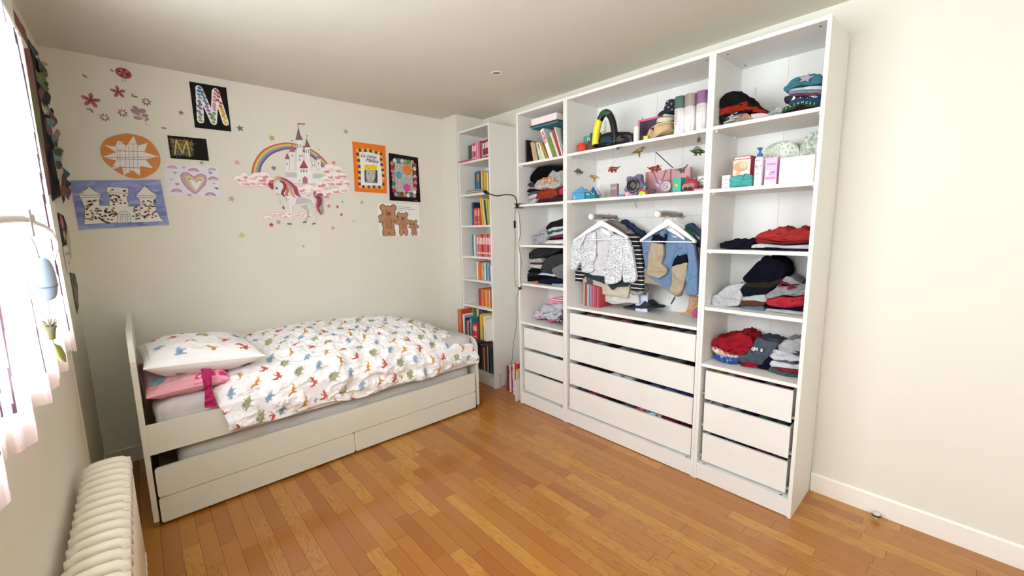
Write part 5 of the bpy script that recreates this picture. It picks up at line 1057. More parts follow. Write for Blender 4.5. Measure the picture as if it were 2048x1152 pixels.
# row on the floor between bookcase and wardrobe
fl = [('white', .008, .19, .10), ('navy', .012, .17, .09), ('cream', .014, .245, .06), ('yellow', .016, .26, .05), ('cream', .012, .18, .04), ('red', .035, .30, .02), ('white', .022, .28, .02), ('magenta', .022, .25, .01), ('purple', .022, .24, 0), ('white', .024, .235, .0), ('dark red', .035, .24, 0)]
y = 2.045
for i, (c, th, h, xo) in enumerate(fl):
    book(.10-xo*1.1, y, .0004, .2, th, h, NAMED[c], '%s book standing on the floor, %s from the wardrobe' % (c, ordn(i)), 'books standing on the floor between wardrobe and bookcase', stripe='d9c9a0' if i in (3, 7) else None); y += th+.002
# books on the left wardrobe unit's top shelf (leaning)
def leaner(b0, b1, t1, t0, c, label, x=.05, d=.17, stripe=None, spine_text=None):
    """leaning book: spine corners in (y,z): bottom-left, bottom-right, top-right, top-left"""
    b0, b1, t1, t0 = (Vector(p) for p in (b0, b1, t1, t0)); base = min(b0.y, b1.y)
    up = ((t0-b0)+(t1-b1))/2; h = up.length; th = abs((b0-b1).dot(Vector((up.y, -up.x)).normalized())); ln = math.atan2(up.x, up.y)
    th = max(.004, th); zb = 1.9875
    # rotate about the lower right corner so that the lowest corner meets the shelf
    yb = b1.x; z = zb+(th*math.sin(-ln) if ln < 0 else 0)*0+max(0, math.sin(ln))*th
    o = book(x, yb, z, d, th, h, c, label, 'books leaning on the left wardrobe unit\'s top shelf', lean=0, stripe=stripe)
    o.matrix_world = Matrix.Translation((x, yb, z)) @ Matrix.Rotation(-ln, 4, 'X')
    return o, th, h
LS = [([(1.948,2.008),(1.933,2.006),(1.934,2.183),(1.951,2.186)], '2a2220', 'black-covered photo book standing farthest left among the leaning books', None), 
 ([(1.863,2.006),(1.834,2.006),(1.867,2.156),(1.9,2.157)], 'c99a86', 'salmon pink book leaning in the left wardrobe unit', None),
 ([(1.831,2.008),(1.816,2.008),(1.85,2.147),(1.864,2.149)], 'b9b48e', 'sage-coloured book right of the salmon pink one', None), ([(1.814,2.008),(1.799,2.008),(1.835,2.145),(1.847,2.147)], '5a6a44', 'dark green thin book among the leaning books', None),
 ([(1.796,2.007),(1.765,2.007),(1.821,2.143),(1.835,2.143)], 'd6cfae', 'cream book left of the ochre one', None), ([(1.762,2.009),(1.737,2.009),(1.803,2.138),(1.819,2.138)], 'e2ddd0', 'white thin book left of the ochre one', None),
 ([(1.725,2.01),(1.703,2.01),(1.775,2.135),(1.791,2.136)], 'b08438', 'ochre book leaning against the thick white-spined book', None), ([(1.698,2.008),(1.662,2.008),(1.757,2.23),(1.798,2.23)], 'efedea', 'thick white-spined book with red lettering, among the leaning books', None),
 ([(1.654,2.008),(1.625,2.008),(1.691,2.166),(1.713,2.162)], '7a8c3f', 'green book right of the red-lettered white book', None), ([(1.617,2.007),(1.596,2.007),(1.664,2.196),(1.707,2.192)], 'd8d2c2', 'cream book with a pale spine right of the green one', None),
 ([(1.593,2.007),(1.57,2.007),(1.64,2.199),(1.669,2.218)], 'b03a34', 'red book leaning next to a tall white one', None), ([(1.569,2.01),(1.562,2.013),(1.637,2.229),(1.652,2.232)], 'eae8e4', 'tall thin white book beside the red one', None)]
for P, c, lb, _ in LS:
    o, th, h = leaner(P[0], P[1], P[2], P[3], c, lb)
    if 'red lettering' in lb:
        t_ = text('lettering', 'NOËLS', .032, mat('c02c2c'), (0, 0, 0), (0, 0, 0), o, bold=.0008)
        t_.matrix_local = Matrix.Translation((-.0012, th*.82, h*.72)) @ Matrix(((0, 0, -1, 0), (0, -1, 0, 0), (-1, 0, 0, 0), (0, 0, 0, 1)))
for k, (yy, c, h, lb) in enumerate(((1.545, '4a5a44', .2, 'dark green'), (1.56, '7a9a8c', .19, 'pale green'), (1.53, 'e4e2dc', .17, 'white'), (1.575, '3c4038', .21, 'black'))):
    book(.085, yy, 1.9875, .16, .012, h, c, '%s book leaning at the right end of the left unit\'s top shelf' % lb, 'books leaning on the left wardrobe unit\'s top shelf', lean=.12)
# white box and teal folder lying on top of the books
bx = MB(); bx.box(.04, .30, 1.615, 1.872, 0, .050, bev=.002); o = bx.build('storage_box', mat('ece4e2', rough=.6), M=None); o.location = (0, 0, 2.255); tag(o, 'white flat box lying on the leaning books under the wardrobe top', 'box')
bx = MB(); bx.box(.032, .31, 1.60, 1.885, 0, .006, bev=.002); o = bx.build('folder', mat('7c2038', rough=.6)); o.location = (0, 0, 2.2485); tag(o, 'thin wine red board under the white box', 'folder')
bx = MB(); bx.box(.04, .31, 1.605, 1.88, 0, .014, bev=.004); o = bx.build('book', mat('2f7f88', rough=.5)); o.location = (0, 0, 2.234); tag(o, 'teal covered book lying flat under the white box', 'book')
# ------------------------------------------------------------------ folded clothes
lump('garment', "black knitted jumper on top of the left heap, right unit's highest shelf", 'folded clothes', [(.479,2.097),(.478,2.14),(.45,2.163),(.413,2.167),(.373,2.153),(.344,2.124),(.326,2.095),(.292,2.068),(.275,2.051),(.302,2.062),(.348,2.103),(.359,2.106),(.395,2.099),(.421,2.104),(.461,2.09)], 0.045, 0.265, '1e1a1e', zmin=1.995, ylim=(0.0185, 0.4815), group="clothes on the right unit's highest shelf", layers=2)
lump('garment', 'rust red garment folded under the black knitted jumper', 'folded clothes', [(.476,2.09),(.461,2.093),(.424,2.108),(.387,2.103),(.356,2.106),(.32,2.085),(.278,2.048),(.251,2.035),(.263,2.026),(.301,2.039),(.346,2.08),(.358,2.085),(.391,2.078),(.416,2.072),(.445,2.063),(.468,2.055),(.473,2.069)], 0.045, 0.265, 'a8301f', zmin=1.995, ylim=(0.0185, 0.4815), group="clothes on the right unit's highest shelf", layers=2, wr=.008)
lump('garment', 'black garment layer between the rust red and grey ones', 'folded clothes', [(.477,2.058),(.468,2.055),(.445,2.063),(.391,2.075),(.346,2.08),(.306,2.041),(.34,2.056),(.368,2.063),(.401,2.06),(.421,2.05),(.449,2.035),(.457,2.013),(.469,2.012)], 0.045, 0.265, '241e20', zmin=1.995, ylim=(0.0185, 0.4815), group="clothes on the right unit's highest shelf")
lump('garment', 'grey ribbed knit rolled at the left end of the highest shelf', 'folded clothes', [(.455,2.009),(.452,2.029),(.421,2.05),(.396,2.062),(.368,2.063),(.347,2.049),(.366,2.036),(.391,2.02),(.419,2.01)], 0.045, 0.265, striped("77777a","b9b9ba",axis="Z",freq=90), zmin=1.995, ylim=(0.0185, 0.4815), group="clothes on the right unit's highest shelf", layers=3)
lump('garment', 'beige pink cloth under the grey ribbed knit', 'folded clothes', [(.419,2.008),(.391,2.02),(.36,2.035),(.345,2.048),(.307,2.013),(.315,2.006),(.353,2.005)], 0.045, 0.265, 'c9a08a', zmin=1.995, ylim=(0.0185, 0.4815), group="clothes on the right unit's highest shelf", wr=.008)
lump('garment', 'thin white garment lying flat in the middle of the highest shelf', 'folded clothes', [(.322,2.035),(.274,2.03),(.237,2.017),(.199,2.013),(.196,2.007),(.304,2.005),(.316,2.014)], 0.045, 0.265, 'e6dcda', zmin=1.995, ylim=(0.0185, 0.4815), group="clothes on the right unit's highest shelf")
lump('garment', 'crumpled pale grey-green cloth beside the tall stack', 'folded clothes', [(.255,2.019),(.237,2.021),(.213,2.043),(.194,2.044),(.181,2.033),(.184,2.015),(.199,2.008),(.237,2.01)], 0.045, 0.265, mottled(("c9c6c2","9aa8a0","e2ddda"),60), zmin=1.995, ylim=(0.0185, 0.4815), group="clothes on the right unit's highest shelf", wr=.009)
lump('garment', 'dark maroon garment, bottom of the tall stack on the highest shelf', 'folded clothes', [(.191,2.003),(.163,2.019),(.102,2.035),(.046,2.01),(.026,2.006),(.026,1.998)], 0.045, 0.265, '3a1c24', zmin=1.995, ylim=(0.0185, 0.4815), group="clothes on the right unit's highest shelf")
lump('garment', 'green garment with cream lettering in the tall stack', 'folded clothes', [(.185,2.013),(.174,2.037),(.103,2.045),(.028,2.025),(.026,2.004),(.065,2.016),(.098,2.033),(.163,2.019),(.181,2.01)], 0.045, 0.265, '2f5a4a', zmin=1.995, ylim=(0.0185, 0.4815), group="clothes on the right unit's highest shelf", layers=1)
_o = bpy.context.scene.collection.objects[-1]
for i_, ch in enumerate('VACANCES'):
    P_ = [(.163,2.021),(.146,2.028),(.13,2.032),(.114,2.035),(.097,2.035),(.081,2.03),(.066,2.024),(.051,2.019)][i_]
    text('lettering', ch, .0125, mat('d8d49c'), (.0405, P_[0], P_[1]-.001), RW, _o)
lump('garment', 'dark blue garment above the green lettered one', 'folded clothes', [(.159,2.042),(.153,2.062),(.132,2.067),(.074,2.057),(.03,2.053),(.027,2.022),(.103,2.045)], 0.045, 0.265, '34527c', zmin=1.995, ylim=(0.0185, 0.4815), group="clothes on the right unit's highest shelf", layers=2)
lump('garment', 'dark garment with a pale print in the tall stack', 'folded clothes', [(.178,2.063),(.178,2.083),(.157,2.086),(.133,2.076),(.03,2.058),(.029,2.048),(.074,2.054),(.132,2.065),(.156,2.059)], 0.045, 0.265, mottled(("241a24","2a2030","e2dccb"),45), zmin=1.995, ylim=(0.0185, 0.4815), group="clothes on the right unit's highest shelf", layers=1)
lump('garment', 'thin wine red garment in the tall stack', 'folded clothes', [(.157,2.08),(.153,2.089),(.088,2.09),(.051,2.073),(.03,2.06),(.03,2.055),(.119,2.073)], 0.045, 0.265, '8a4a58', zmin=1.995, ylim=(0.0185, 0.4815), group="clothes on the right unit's highest shelf")
lump('garment', 'grey-blue garment in the tall stack', 'folded clothes', [(.165,2.093),(.159,2.107),(.098,2.104),(.032,2.082),(.03,2.06),(.088,2.09),(.15,2.088)], 0.045, 0.265, '8496a8', zmin=1.995, ylim=(0.0185, 0.4815), group="clothes on the right unit's highest shelf", layers=1)
lump('garment', 'white garment under the teal starry one', 'folded clothes', [(.16,2.104),(.16,2.114),(.076,2.107),(.033,2.098),(.032,2.081),(.098,2.1)], 0.045, 0.265, 'e6e6ea', zmin=1.995, ylim=(0.0185, 0.4815), group="clothes on the right unit's highest shelf", layers=1)
lump('garment', 'teal garment with a pale star, top of the tall stack', 'folded clothes', [(.183,2.111),(.185,2.127),(.17,2.134),(.155,2.153),(.134,2.161),(.079,2.159),(.037,2.15),(.034,2.112),(.076,2.112),(.122,2.119),(.15,2.113),(.168,2.105)], 0.045, 0.265, '4f8c9c', zmin=1.995, ylim=(0.0185, 0.4815), group="clothes on the right unit's highest shelf", layers=2, wr=.007)
_o = bpy.context.scene.collection.objects[-1]
_c = [(.09,2.141)][0]
s = MB(); s.prism([(_c[0]-.034*math.sin(.3+i*PI/5)*(1 if i%2==0 else .45), _c[1]+.02*math.cos(.3+i*PI/5)*(1 if i%2==0 else .45)) for i in range(10)], 0, .0375, .042); s.build('star_print', fabric('b9b0b8'), _o)
lump('garment', 'navy garment lying alone at the left of the third shelf, right unit', 'folded clothes', [(.443,1.355),(.447,1.384),(.423,1.389),(.39,1.395),(.37,1.408),(.344,1.4),(.309,1.405),(.279,1.408),(.268,1.403),(.286,1.382),(.293,1.359)], 0.06, 0.28, '23202e', zmin=1.352, ylim=(0.0185, 0.4815), group="clothes on the right unit's third shelf", wr=.008)
lump('garment', "coral red sweater on top of the third shelf's stack, right unit", 'folded clothes', [(.276,1.409),(.263,1.429),(.238,1.445),(.182,1.458),(.166,1.469),(.138,1.465),(.118,1.447),(.096,1.462),(.051,1.461),(.022,1.457),(.018,1.406),(.084,1.398),(.162,1.398),(.236,1.41),(.266,1.408)], 0.06, 0.28, 'b8403c', zmin=1.352, ylim=(0.0185, 0.4815), group="clothes on the right unit's third shelf", wr=.009)
lump('garment', 'brick red garment beneath the coral red sweater', 'folded clothes', [(.269,1.399),(.262,1.415),(.161,1.393),(.018,1.407),(.017,1.395),(.083,1.383),(.141,1.38),(.201,1.386),(.26,1.386)], 0.06, 0.28, '8a3030', zmin=1.352, ylim=(0.0185, 0.4815), group="clothes on the right unit's third shelf", layers=1)
lump('garment', 'thin dark garment between the brick red and the white ones', 'folded clothes', [(.243,1.392),(.121,1.386),(.017,1.395),(.017,1.384),(.121,1.377),(.226,1.384)], 0.06, 0.28, '2a1c24', zmin=1.352, ylim=(0.0185, 0.4815), group="clothes on the right unit's third shelf")
lump('garment', "white garment low in the third shelf's stack, right unit", 'folded clothes', [(.287,1.359),(.285,1.377),(.243,1.385),(.121,1.378),(.017,1.386),(.015,1.363),(.139,1.362),(.2,1.37),(.259,1.366)], 0.06, 0.28, 'dcdcde', zmin=1.352, ylim=(0.0185, 0.4815), group="clothes on the right unit's third shelf", layers=2)
lump('garment', "black-navy garment at the bottom of the third shelf's stack", 'folded clothes', [(.275,1.355),(.255,1.369),(.2,1.369),(.139,1.361),(.015,1.364),(.015,1.356),(.199,1.353)], 0.06, 0.28, '1c1a26', zmin=1.352, ylim=(0.0185, 0.4815), group="clothes on the right unit's third shelf")
lump('garment', 'large navy sweatshirt heaped on top of the fourth shelf, right unit', 'folded clothes', [(.333,1.193),(.329,1.203),(.304,1.234),(.267,1.285),(.25,1.295),(.243,1.315),(.213,1.318),(.184,1.308),(.154,1.295),(.141,1.273),(.134,1.236),(.145,1.212),(.168,1.196),(.201,1.183),(.296,1.171),(.323,1.176)], 0.1, 0.32, '181826', zmin=1.034, ylim=(0.0185, 0.4815), group="clothes on the right unit's fourth shelf", wr=.006)
lump('garment', 'dark olive garment under the big navy sweatshirt', 'folded clothes', [(.326,1.148),(.304,1.173),(.196,1.186),(.137,1.214),(.147,1.188),(.178,1.163),(.203,1.151),(.289,1.148)], 0.085, 0.305, '35302a', zmin=1.034, ylim=(0.0185, 0.4815), group="clothes on the right unit's fourth shelf", layers=1)
lump('garment', 'navy trousers folded under the dark olive garment', 'folded clothes', [(.334,1.134),(.326,1.148),(.281,1.15),(.203,1.151),(.17,1.167),(.214,1.122),(.278,1.102),(.318,1.095)], 0.085, 0.305, '1d1f2e', zmin=1.034, ylim=(0.0185, 0.4815), group="clothes on the right unit's fourth shelf", layers=2)
lump('garment', 'pale grey crumpled top at the left of the fourth shelf', 'folded clothes', [(.487,1.064),(.48,1.078),(.446,1.1),(.404,1.145),(.353,1.164),(.322,1.172),(.308,1.166),(.33,1.152),(.338,1.146),(.32,1.103),(.321,1.083),(.333,1.047),(.389,1.034),(.462,1.03),(.481,1.043)], 0.07, 0.29000000000000004, 'd2d2d4', zmin=1.034, ylim=(0.0185, 0.4815), group="clothes on the right unit's fourth shelf", wr=.009)
lump('garment', 'thin pale grey garment above the brown one', 'folded clothes', [(.323,1.093),(.269,1.111),(.218,1.118),(.204,1.095),(.211,1.079),(.25,1.085),(.303,1.074),(.326,1.076)], 0.085, 0.305, 'c9ccce', zmin=1.034, ylim=(0.0185, 0.4815), group="clothes on the right unit's fourth shelf")
lump('garment', 'brown corduroy garment, fourth shelf of the right unit', 'folded clothes', [(.328,1.052),(.327,1.072),(.3,1.078),(.247,1.089),(.209,1.08),(.217,1.061),(.262,1.049),(.316,1.046)], 0.075, 0.295, '6a432c', zmin=1.034, ylim=(0.0185, 0.4815), group="clothes on the right unit's fourth shelf", layers=1)
lump('garment', 'faded blue denim garment under the brown one', 'folded clothes', [(.329,1.031),(.329,1.043),(.22,1.059),(.21,1.047),(.226,1.031),(.279,1.028)], 0.075, 0.295, '6f82a0', zmin=1.034, ylim=(0.0185, 0.4815), group="clothes on the right unit's fourth shelf")
lump('garment', 'grey sweatshirt with a maroon print, fourth shelf right', 'folded clothes', [(.22,1.113),(.172,1.154),(.15,1.194),(.128,1.223),(.112,1.22),(.059,1.188),(.039,1.19),(.035,1.136),(.082,1.125),(.13,1.125),(.178,1.105),(.207,1.096)], 0.095, 0.315, 'a6a5a8', zmin=1.034, ylim=(0.0185, 0.4815), group="clothes on the right unit's fourth shelf", wr=.007)
_o = bpy.context.scene.collection.objects[-1]
s = MB()
for P_ in ([(.155,1.166),(.145,1.195),(.117,1.192),(.124,1.18),(.104,1.184),(.115,1.172),(.132,1.175)], [(.114,1.158),(.1,1.185),(.062,1.19),(.092,1.176),(.076,1.173),(.103,1.157)], [(.14,1.181),(.109,1.188),(.11,1.178),(.135,1.173)]): s.prism(P_, 0, .083, .099)
s.build('maroon_print', fabric('7a2a3a'), _o)
lump('garment', 'dark green garment peeking behind the grey printed sweatshirt', 'folded clothes', [(.07,1.189),(.06,1.206),(.049,1.208),(.047,1.177),(.066,1.18)], 0.14, 0.335, '3c463e', zmin=1.034, ylim=(0.0185, 0.4815), group="clothes on the right unit's fourth shelf")
lump('garment', 'bright red garment folded under the grey printed one', 'folded clothes', [(.209,1.079),(.199,1.095),(.143,1.116),(.087,1.117),(.032,1.134),(.029,1.09),(.053,1.075),(.123,1.061),(.18,1.063),(.202,1.069)], 0.085, 0.305, 'cc3848', zmin=1.034, ylim=(0.0185, 0.4815), group="clothes on the right unit's fourth shelf", layers=2, wr=.009)
lump('garment', 'navy garment under the bright red one', 'folded clothes', [(.214,1.055),(.193,1.062),(.123,1.06),(.029,1.083),(.027,1.05),(.106,1.048),(.163,1.047),(.209,1.048)], 0.085, 0.305, '17162a', zmin=1.034, ylim=(0.0185, 0.4815), group="clothes on the right unit's fourth shelf")
lump('garment', 'pale grey garment, bottom right of the fourth shelf', 'folded clothes', [(.209,1.028),(.202,1.049),(.128,1.053),(.025,1.054),(.023,1.029),(.078,1.027),(.183,1.021)], 0.075, 0.295, 'c4c6c6', zmin=1.034, ylim=(0.0185, 0.4815), group="clothes on the right unit's fourth shelf", layers=1)
lump('garment', 'crumpled red sweater on the left pile, fifth shelf of the right unit', 'folded clothes', [(.475,.792),(.465,.836),(.407,.854),(.363,.872),(.326,.898),(.307,.893),(.276,.875),(.256,.848),(.264,.83),(.283,.792),(.319,.766),(.357,.767),(.396,.767),(.42,.784),(.465,.787)], 0.09, 0.31, 'b02834', zmin=0.708, ylim=(0.0185, 0.4815), group="clothes on the right unit's fifth shelf", wr=.012)
lump('garment', 'white and red printed garment under the crumpled red sweater', 'folded clothes', [(.476,.772),(.465,.788),(.417,.777),(.379,.757),(.325,.765),(.331,.747),(.385,.74),(.442,.745)], 0.09, 0.31, mottled(("e2ded8","b03a34","d8d2cc","c98a5c"),50), zmin=0.708, ylim=(0.0185, 0.4815), group="clothes on the right unit's fifth shelf", layers=1)
lump('garment', 'bright blue patterned garment at the bottom of the left pile', 'folded clothes', [(.461,.734),(.438,.749),(.391,.745),(.324,.752),(.321,.729),(.36,.705),(.406,.711),(.452,.722)], 0.08, 0.3, mottled(("2f4f9c","24407c","6f9ccc"),50), zmin=0.708, ylim=(0.0185, 0.4815), group="clothes on the right unit's fifth shelf", layers=2)
lump('garment', 'slate grey shirt with white letters, fifth shelf of the right unit', 'folded clothes', [(.334,.743),(.319,.767),(.278,.8),(.258,.831),(.246,.874),(.231,.88),(.188,.872),(.137,.872),(.144,.848),(.161,.818),(.174,.795),(.193,.778),(.208,.737),(.25,.736),(.317,.725)], 0.09, 0.31, '5f6673', zmin=0.708, ylim=(0.0185, 0.4815), group="clothes on the right unit's fifth shelf", wr=.008)
_o = bpy.context.scene.collection.objects[-1]
for i_, ch in enumerate('GNS'):
    P_ = [(.248,.815),(.233,.819),(.207,.817)][i_]
    text('lettering', ch, .022, mat('d8d8d8'), (.0805, P_[0], P_[1]), RW, _o, bold=.001)
lump('garment', 'navy garment under the slate grey shirt', 'folded clothes', [(.247,.729),(.211,.734),(.196,.772),(.177,.793),(.163,.769),(.171,.737),(.178,.714),(.21,.713),(.234,.714)], 0.1, 0.32, '1c1c30', zmin=0.708, ylim=(0.0185, 0.4815), group="clothes on the right unit's fifth shelf")
lump('garment', 'crimson garment at the bottom of the middle pile, fifth shelf', 'folded clothes', [(.315,.719),(.279,.739),(.237,.745),(.225,.72),(.271,.713),(.308,.71)], 0.085, 0.305, '9c2438', zmin=0.708, ylim=(0.0185, 0.4815), group="clothes on the right unit's fifth shelf")
lump('garment', 'light grey tee with a dark dot on top of the right pile, fifth shelf', 'folded clothes', [(.146,.852),(.126,.875),(.087,.896),(.031,.913),(.025,.826),(.061,.818),(.093,.823),(.121,.83),(.135,.837)], 0.1, 0.32, 'c9cacc', zmin=0.708, ylim=(0.0185, 0.4815), group="clothes on the right unit's fifth shelf", wr=.009)
_o = bpy.context.scene.collection.objects[-1]
_c = [(.053,.839)][0]
s = MB(); s.prism([(_c[0]+.017*math.cos(a*.3), _c[1]+.011*math.sin(a*.3)) for a in range(21)], 0, .088, .1); s.build('dot_print', fabric('4a4c50'), _o)
lump('garment', 'white garment directly under the light grey dotted tee', 'folded clothes', [(.176,.797),(.157,.835),(.132,.837),(.09,.824),(.022,.823),(.021,.801),(.072,.791),(.126,.78),(.159,.781)], 0.09, 0.31, 'e2e2e8', zmin=0.708, ylim=(0.0185, 0.4815), group="clothes on the right unit's fifth shelf", layers=2, wr=.008)
lump('garment', 'thin slate stripe garment between two white ones', 'folded clothes', [(.143,.774),(.125,.785),(.082,.793),(.047,.782),(.062,.775),(.097,.777)], 0.086, 0.306, '6a6c7c', zmin=0.708, ylim=(0.0185, 0.4815), group="clothes on the right unit's fifth shelf")
lump('garment', 'second white garment low in the right pile, fifth shelf', 'folded clothes', [(.172,.755),(.162,.774),(.125,.776),(.055,.777),(.02,.787),(.018,.756),(.083,.751),(.165,.74)], 0.09, 0.31, 'e6e6ec', zmin=0.708, ylim=(0.0185, 0.4815), group="clothes on the right unit's fifth shelf", layers=2)
lump('garment', 'maroon garment low in the right pile, fifth shelf', 'folded clothes', [(.156,.738),(.083,.751),(.017,.755),(.016,.738),(.063,.732),(.122,.73)], 0.09, 0.31, '9a3440', zmin=0.708, ylim=(0.0185, 0.4815), group="clothes on the right unit's fifth shelf")
lump('garment', 'green-grey garment at the very bottom of the right pile, fifth shelf', 'folded clothes', [(.174,.707),(.171,.736),(.122,.73),(.063,.731),(.016,.736),(.015,.714),(.107,.708),(.149,.707)], 0.09, 0.31, '5a6b66', zmin=0.708, ylim=(0.0185, 0.4815), group="clothes on the right unit's fifth shelf", layers=1, wr=.008)
lump('garment', 'black sweatshirt on top of the clothes heap below the leaning books', 'folded clothes', [(1.97,1.859),(1.965,1.897),(1.917,1.934),(1.874,1.958),(1.784,1.956),(1.659,1.939),(1.599,1.916),(1.629,1.9),(1.706,1.905),(1.761,1.874),(1.842,1.865),(1.884,1.851),(1.918,1.837)], 0.1, 0.32, '1a1719', zmin=1.67, ylim=(1.5185, 1.9815), group="clothes on the left unit's second shelf", wr=.006)
lump('garment', 'pale heather garment at the right of the heap below the leaning books', 'folded clothes', [(1.758,1.867),(1.703,1.915),(1.672,1.895),(1.582,1.901),(1.582,1.792),(1.642,1.795),(1.695,1.85)], 0.08, 0.3, 'c9c4c0', zmin=1.67, ylim=(1.5185, 1.9815), group="clothes on the left unit's second shelf", wr=.01)
lump('garment', 'orange-brown patterned garment near the top of the heap', 'folded clothes', [(1.84,1.845),(1.779,1.865),(1.685,1.861),(1.65,1.841),(1.692,1.828),(1.804,1.83)], 0.06, 0.28, mottled(("b0623c","c98a64","e6dccb"),50), zmin=1.67, ylim=(1.5185, 1.9815), group="clothes on the left unit's second shelf")
lump('garment', 'mottled beige garment in the middle of the heap', 'folded clothes', [(1.879,1.814),(1.845,1.853),(1.779,1.835),(1.669,1.831),(1.6,1.83),(1.605,1.788),(1.67,1.77),(1.764,1.783),(1.829,1.777),(1.87,1.786)], 0.06, 0.28, mottled(("b8b2a8","9a9084","d9d4cc","7a7068"),70), zmin=1.67, ylim=(1.5185, 1.9815), group="clothes on the left unit's second shelf", wr=.01)
lump('garment', "dark grey rolled sock-like garment at the heap's left edge", 'folded clothes', [(1.956,1.826),(1.929,1.843),(1.878,1.834),(1.88,1.805),(1.93,1.808)], 0.06, 0.28, '4a4a4c', zmin=1.67, ylim=(1.5185, 1.9815), group="clothes on the left unit's second shelf")
lump('garment', 'thin pink garment edge at the left of the heap', 'folded clothes', [(1.921,1.795),(1.879,1.804),(1.87,1.791),(1.913,1.787)], 0.06, 0.28, 'd8a0ac', zmin=1.67, ylim=(1.5185, 1.9815), group="clothes on the left unit's second shelf")
lump('garment', "black rolled garment at the heap's left edge", 'folded clothes', [(1.965,1.779),(1.93,1.796),(1.879,1.79),(1.869,1.774),(1.913,1.759),(1.957,1.768)], 0.06, 0.28, '221e22', zmin=1.67, ylim=(1.5185, 1.9815), group="clothes on the left unit's second shelf")
lump('garment', "grey rolled garment at the heap's left edge", 'folded clothes', [(1.957,1.745),(1.913,1.765),(1.862,1.77),(1.829,1.772),(1.871,1.751),(1.94,1.734)], 0.06, 0.28, '6a686a', zmin=1.67, ylim=(1.5185, 1.9815), group="clothes on the left unit's second shelf")
lump('garment', "white rolled garment low at the heap's left edge", 'folded clothes', [(1.95,1.719),(1.94,1.744),(1.863,1.751),(1.856,1.722),(1.91,1.708)], 0.06, 0.28, 'dcdce2', zmin=1.67, ylim=(1.5185, 1.9815), group="clothes on the left unit's second shelf")
lump('garment', 'rust brown garment at the front of the heap', 'folded clothes', [(1.86,1.713),(1.819,1.765),(1.738,1.782),(1.66,1.773),(1.624,1.745),(1.636,1.723),(1.692,1.704),(1.795,1.701)], 0.05, 0.27, 'a84a34', zmin=1.67, ylim=(1.5185, 1.9815), group="clothes on the left unit's second shelf", wr=.008)
lump('garment', 'dark rust sleeve end right of the rust brown garment', 'folded clothes', [(1.665,1.769),(1.596,1.784),(1.59,1.754),(1.627,1.734),(1.631,1.746)], 0.055, 0.275, '7a3428', zmin=1.67, ylim=(1.5185, 1.9815), group="clothes on the left unit's second shelf")
lump('garment', 'bright pink garment at the right of the heap', 'folded clothes', [(1.631,1.754),(1.56,1.792),(1.56,1.73),(1.608,1.725)], 0.055, 0.275, 'cf4a72', zmin=1.67, ylim=(1.5185, 1.9815), group="clothes on the left unit's second shelf")
lump('garment', 'charcoal garment along the bottom of the heap', 'folded clothes', [(1.923,1.696),(1.805,1.704),(1.654,1.713),(1.565,1.718),(1.565,1.673),(1.749,1.674),(1.847,1.673)], 0.06, 0.28, '3c3a40', zmin=1.67, ylim=(1.5185, 1.9815), group="clothes on the left unit's second shelf", layers=1)
lump('garment', 'small white cloth tip at the lower left of the heap', 'folded clothes', [(1.934,1.676),(1.873,1.713),(1.825,1.702),(1.865,1.672)], 0.045, 0.265, 'e4d8dc', zmin=1.67, ylim=(1.5185, 1.9815), group="clothes on the left unit's second shelf")
lump('garment', 'grey beige garment behind the rolled ones', 'folded clothes', [(1.888,1.776),(1.974,1.795),(1.946,1.819),(1.93,1.842),(1.896,1.78)], 0.12, 0.335, '8a8078', zmin=1.67, ylim=(1.5185, 1.9815), group="clothes on the left unit's second shelf")
lump('garment', "black garment on top of the third shelf's small stack, left unit", 'folded clothes', [(1.796,1.487),(1.747,1.525),(1.66,1.54),(1.599,1.558),(1.599,1.498),(1.707,1.488),(1.788,1.468)], 0.1, 0.32, '2c282c', zmin=1.352, ylim=(1.5185, 1.9815), group="clothes on the left unit's third shelf")
lump('garment', 'pale blue-white garment second in the small stack, left unit', 'folded clothes', [(1.778,1.458),(1.705,1.486),(1.582,1.494),(1.582,1.475),(1.729,1.455)], 0.08, 0.3, 'dfe6e6', zmin=1.352, ylim=(1.5185, 1.9815), group="clothes on the left unit's third shelf", layers=1)
lump('garment', 'teal garment in the small stack, left unit', 'folded clothes', [(1.765,1.44),(1.705,1.471),(1.582,1.478),(1.582,1.462),(1.745,1.428)], 0.08, 0.3, '3a6f6c', zmin=1.352, ylim=(1.5185, 1.9815), group="clothes on the left unit's third shelf")
lump('garment', 'white garment under the teal one, left unit', 'folded clothes', [(1.757,1.42),(1.689,1.454),(1.582,1.464),(1.582,1.44),(1.705,1.417)], 0.08, 0.3, 'e0e2e2', zmin=1.352, ylim=(1.5185, 1.9815), group="clothes on the left unit's third shelf", layers=1)
lump('garment', 'crimson garment in the small stack, left unit', 'folded clothes', [(1.737,1.401),(1.705,1.42),(1.582,1.429),(1.582,1.413),(1.69,1.401)], 0.08, 0.3, 'a8305a', zmin=1.352, ylim=(1.5185, 1.9815), group="clothes on the left unit's third shelf")
lump('garment', 'black garment low in the small stack, left unit', 'folded clothes', [(1.78,1.385),(1.729,1.402),(1.582,1.413),(1.582,1.396),(1.729,1.387)], 0.08, 0.3, '1e1a22', zmin=1.352, ylim=(1.5185, 1.9815), group="clothes on the left unit's third shelf")
lump('garment', 'white stack base garment with thin lines, left unit', 'folded clothes', [(1.795,1.357),(1.754,1.39),(1.582,1.395),(1.582,1.357)], 0.08, 0.3, striped("e8e4e4","b0868a",axis="Z",freq=85,duty=.75), zmin=1.352, ylim=(1.5185, 1.9815), group="clothes on the left unit's third shelf", layers=3)
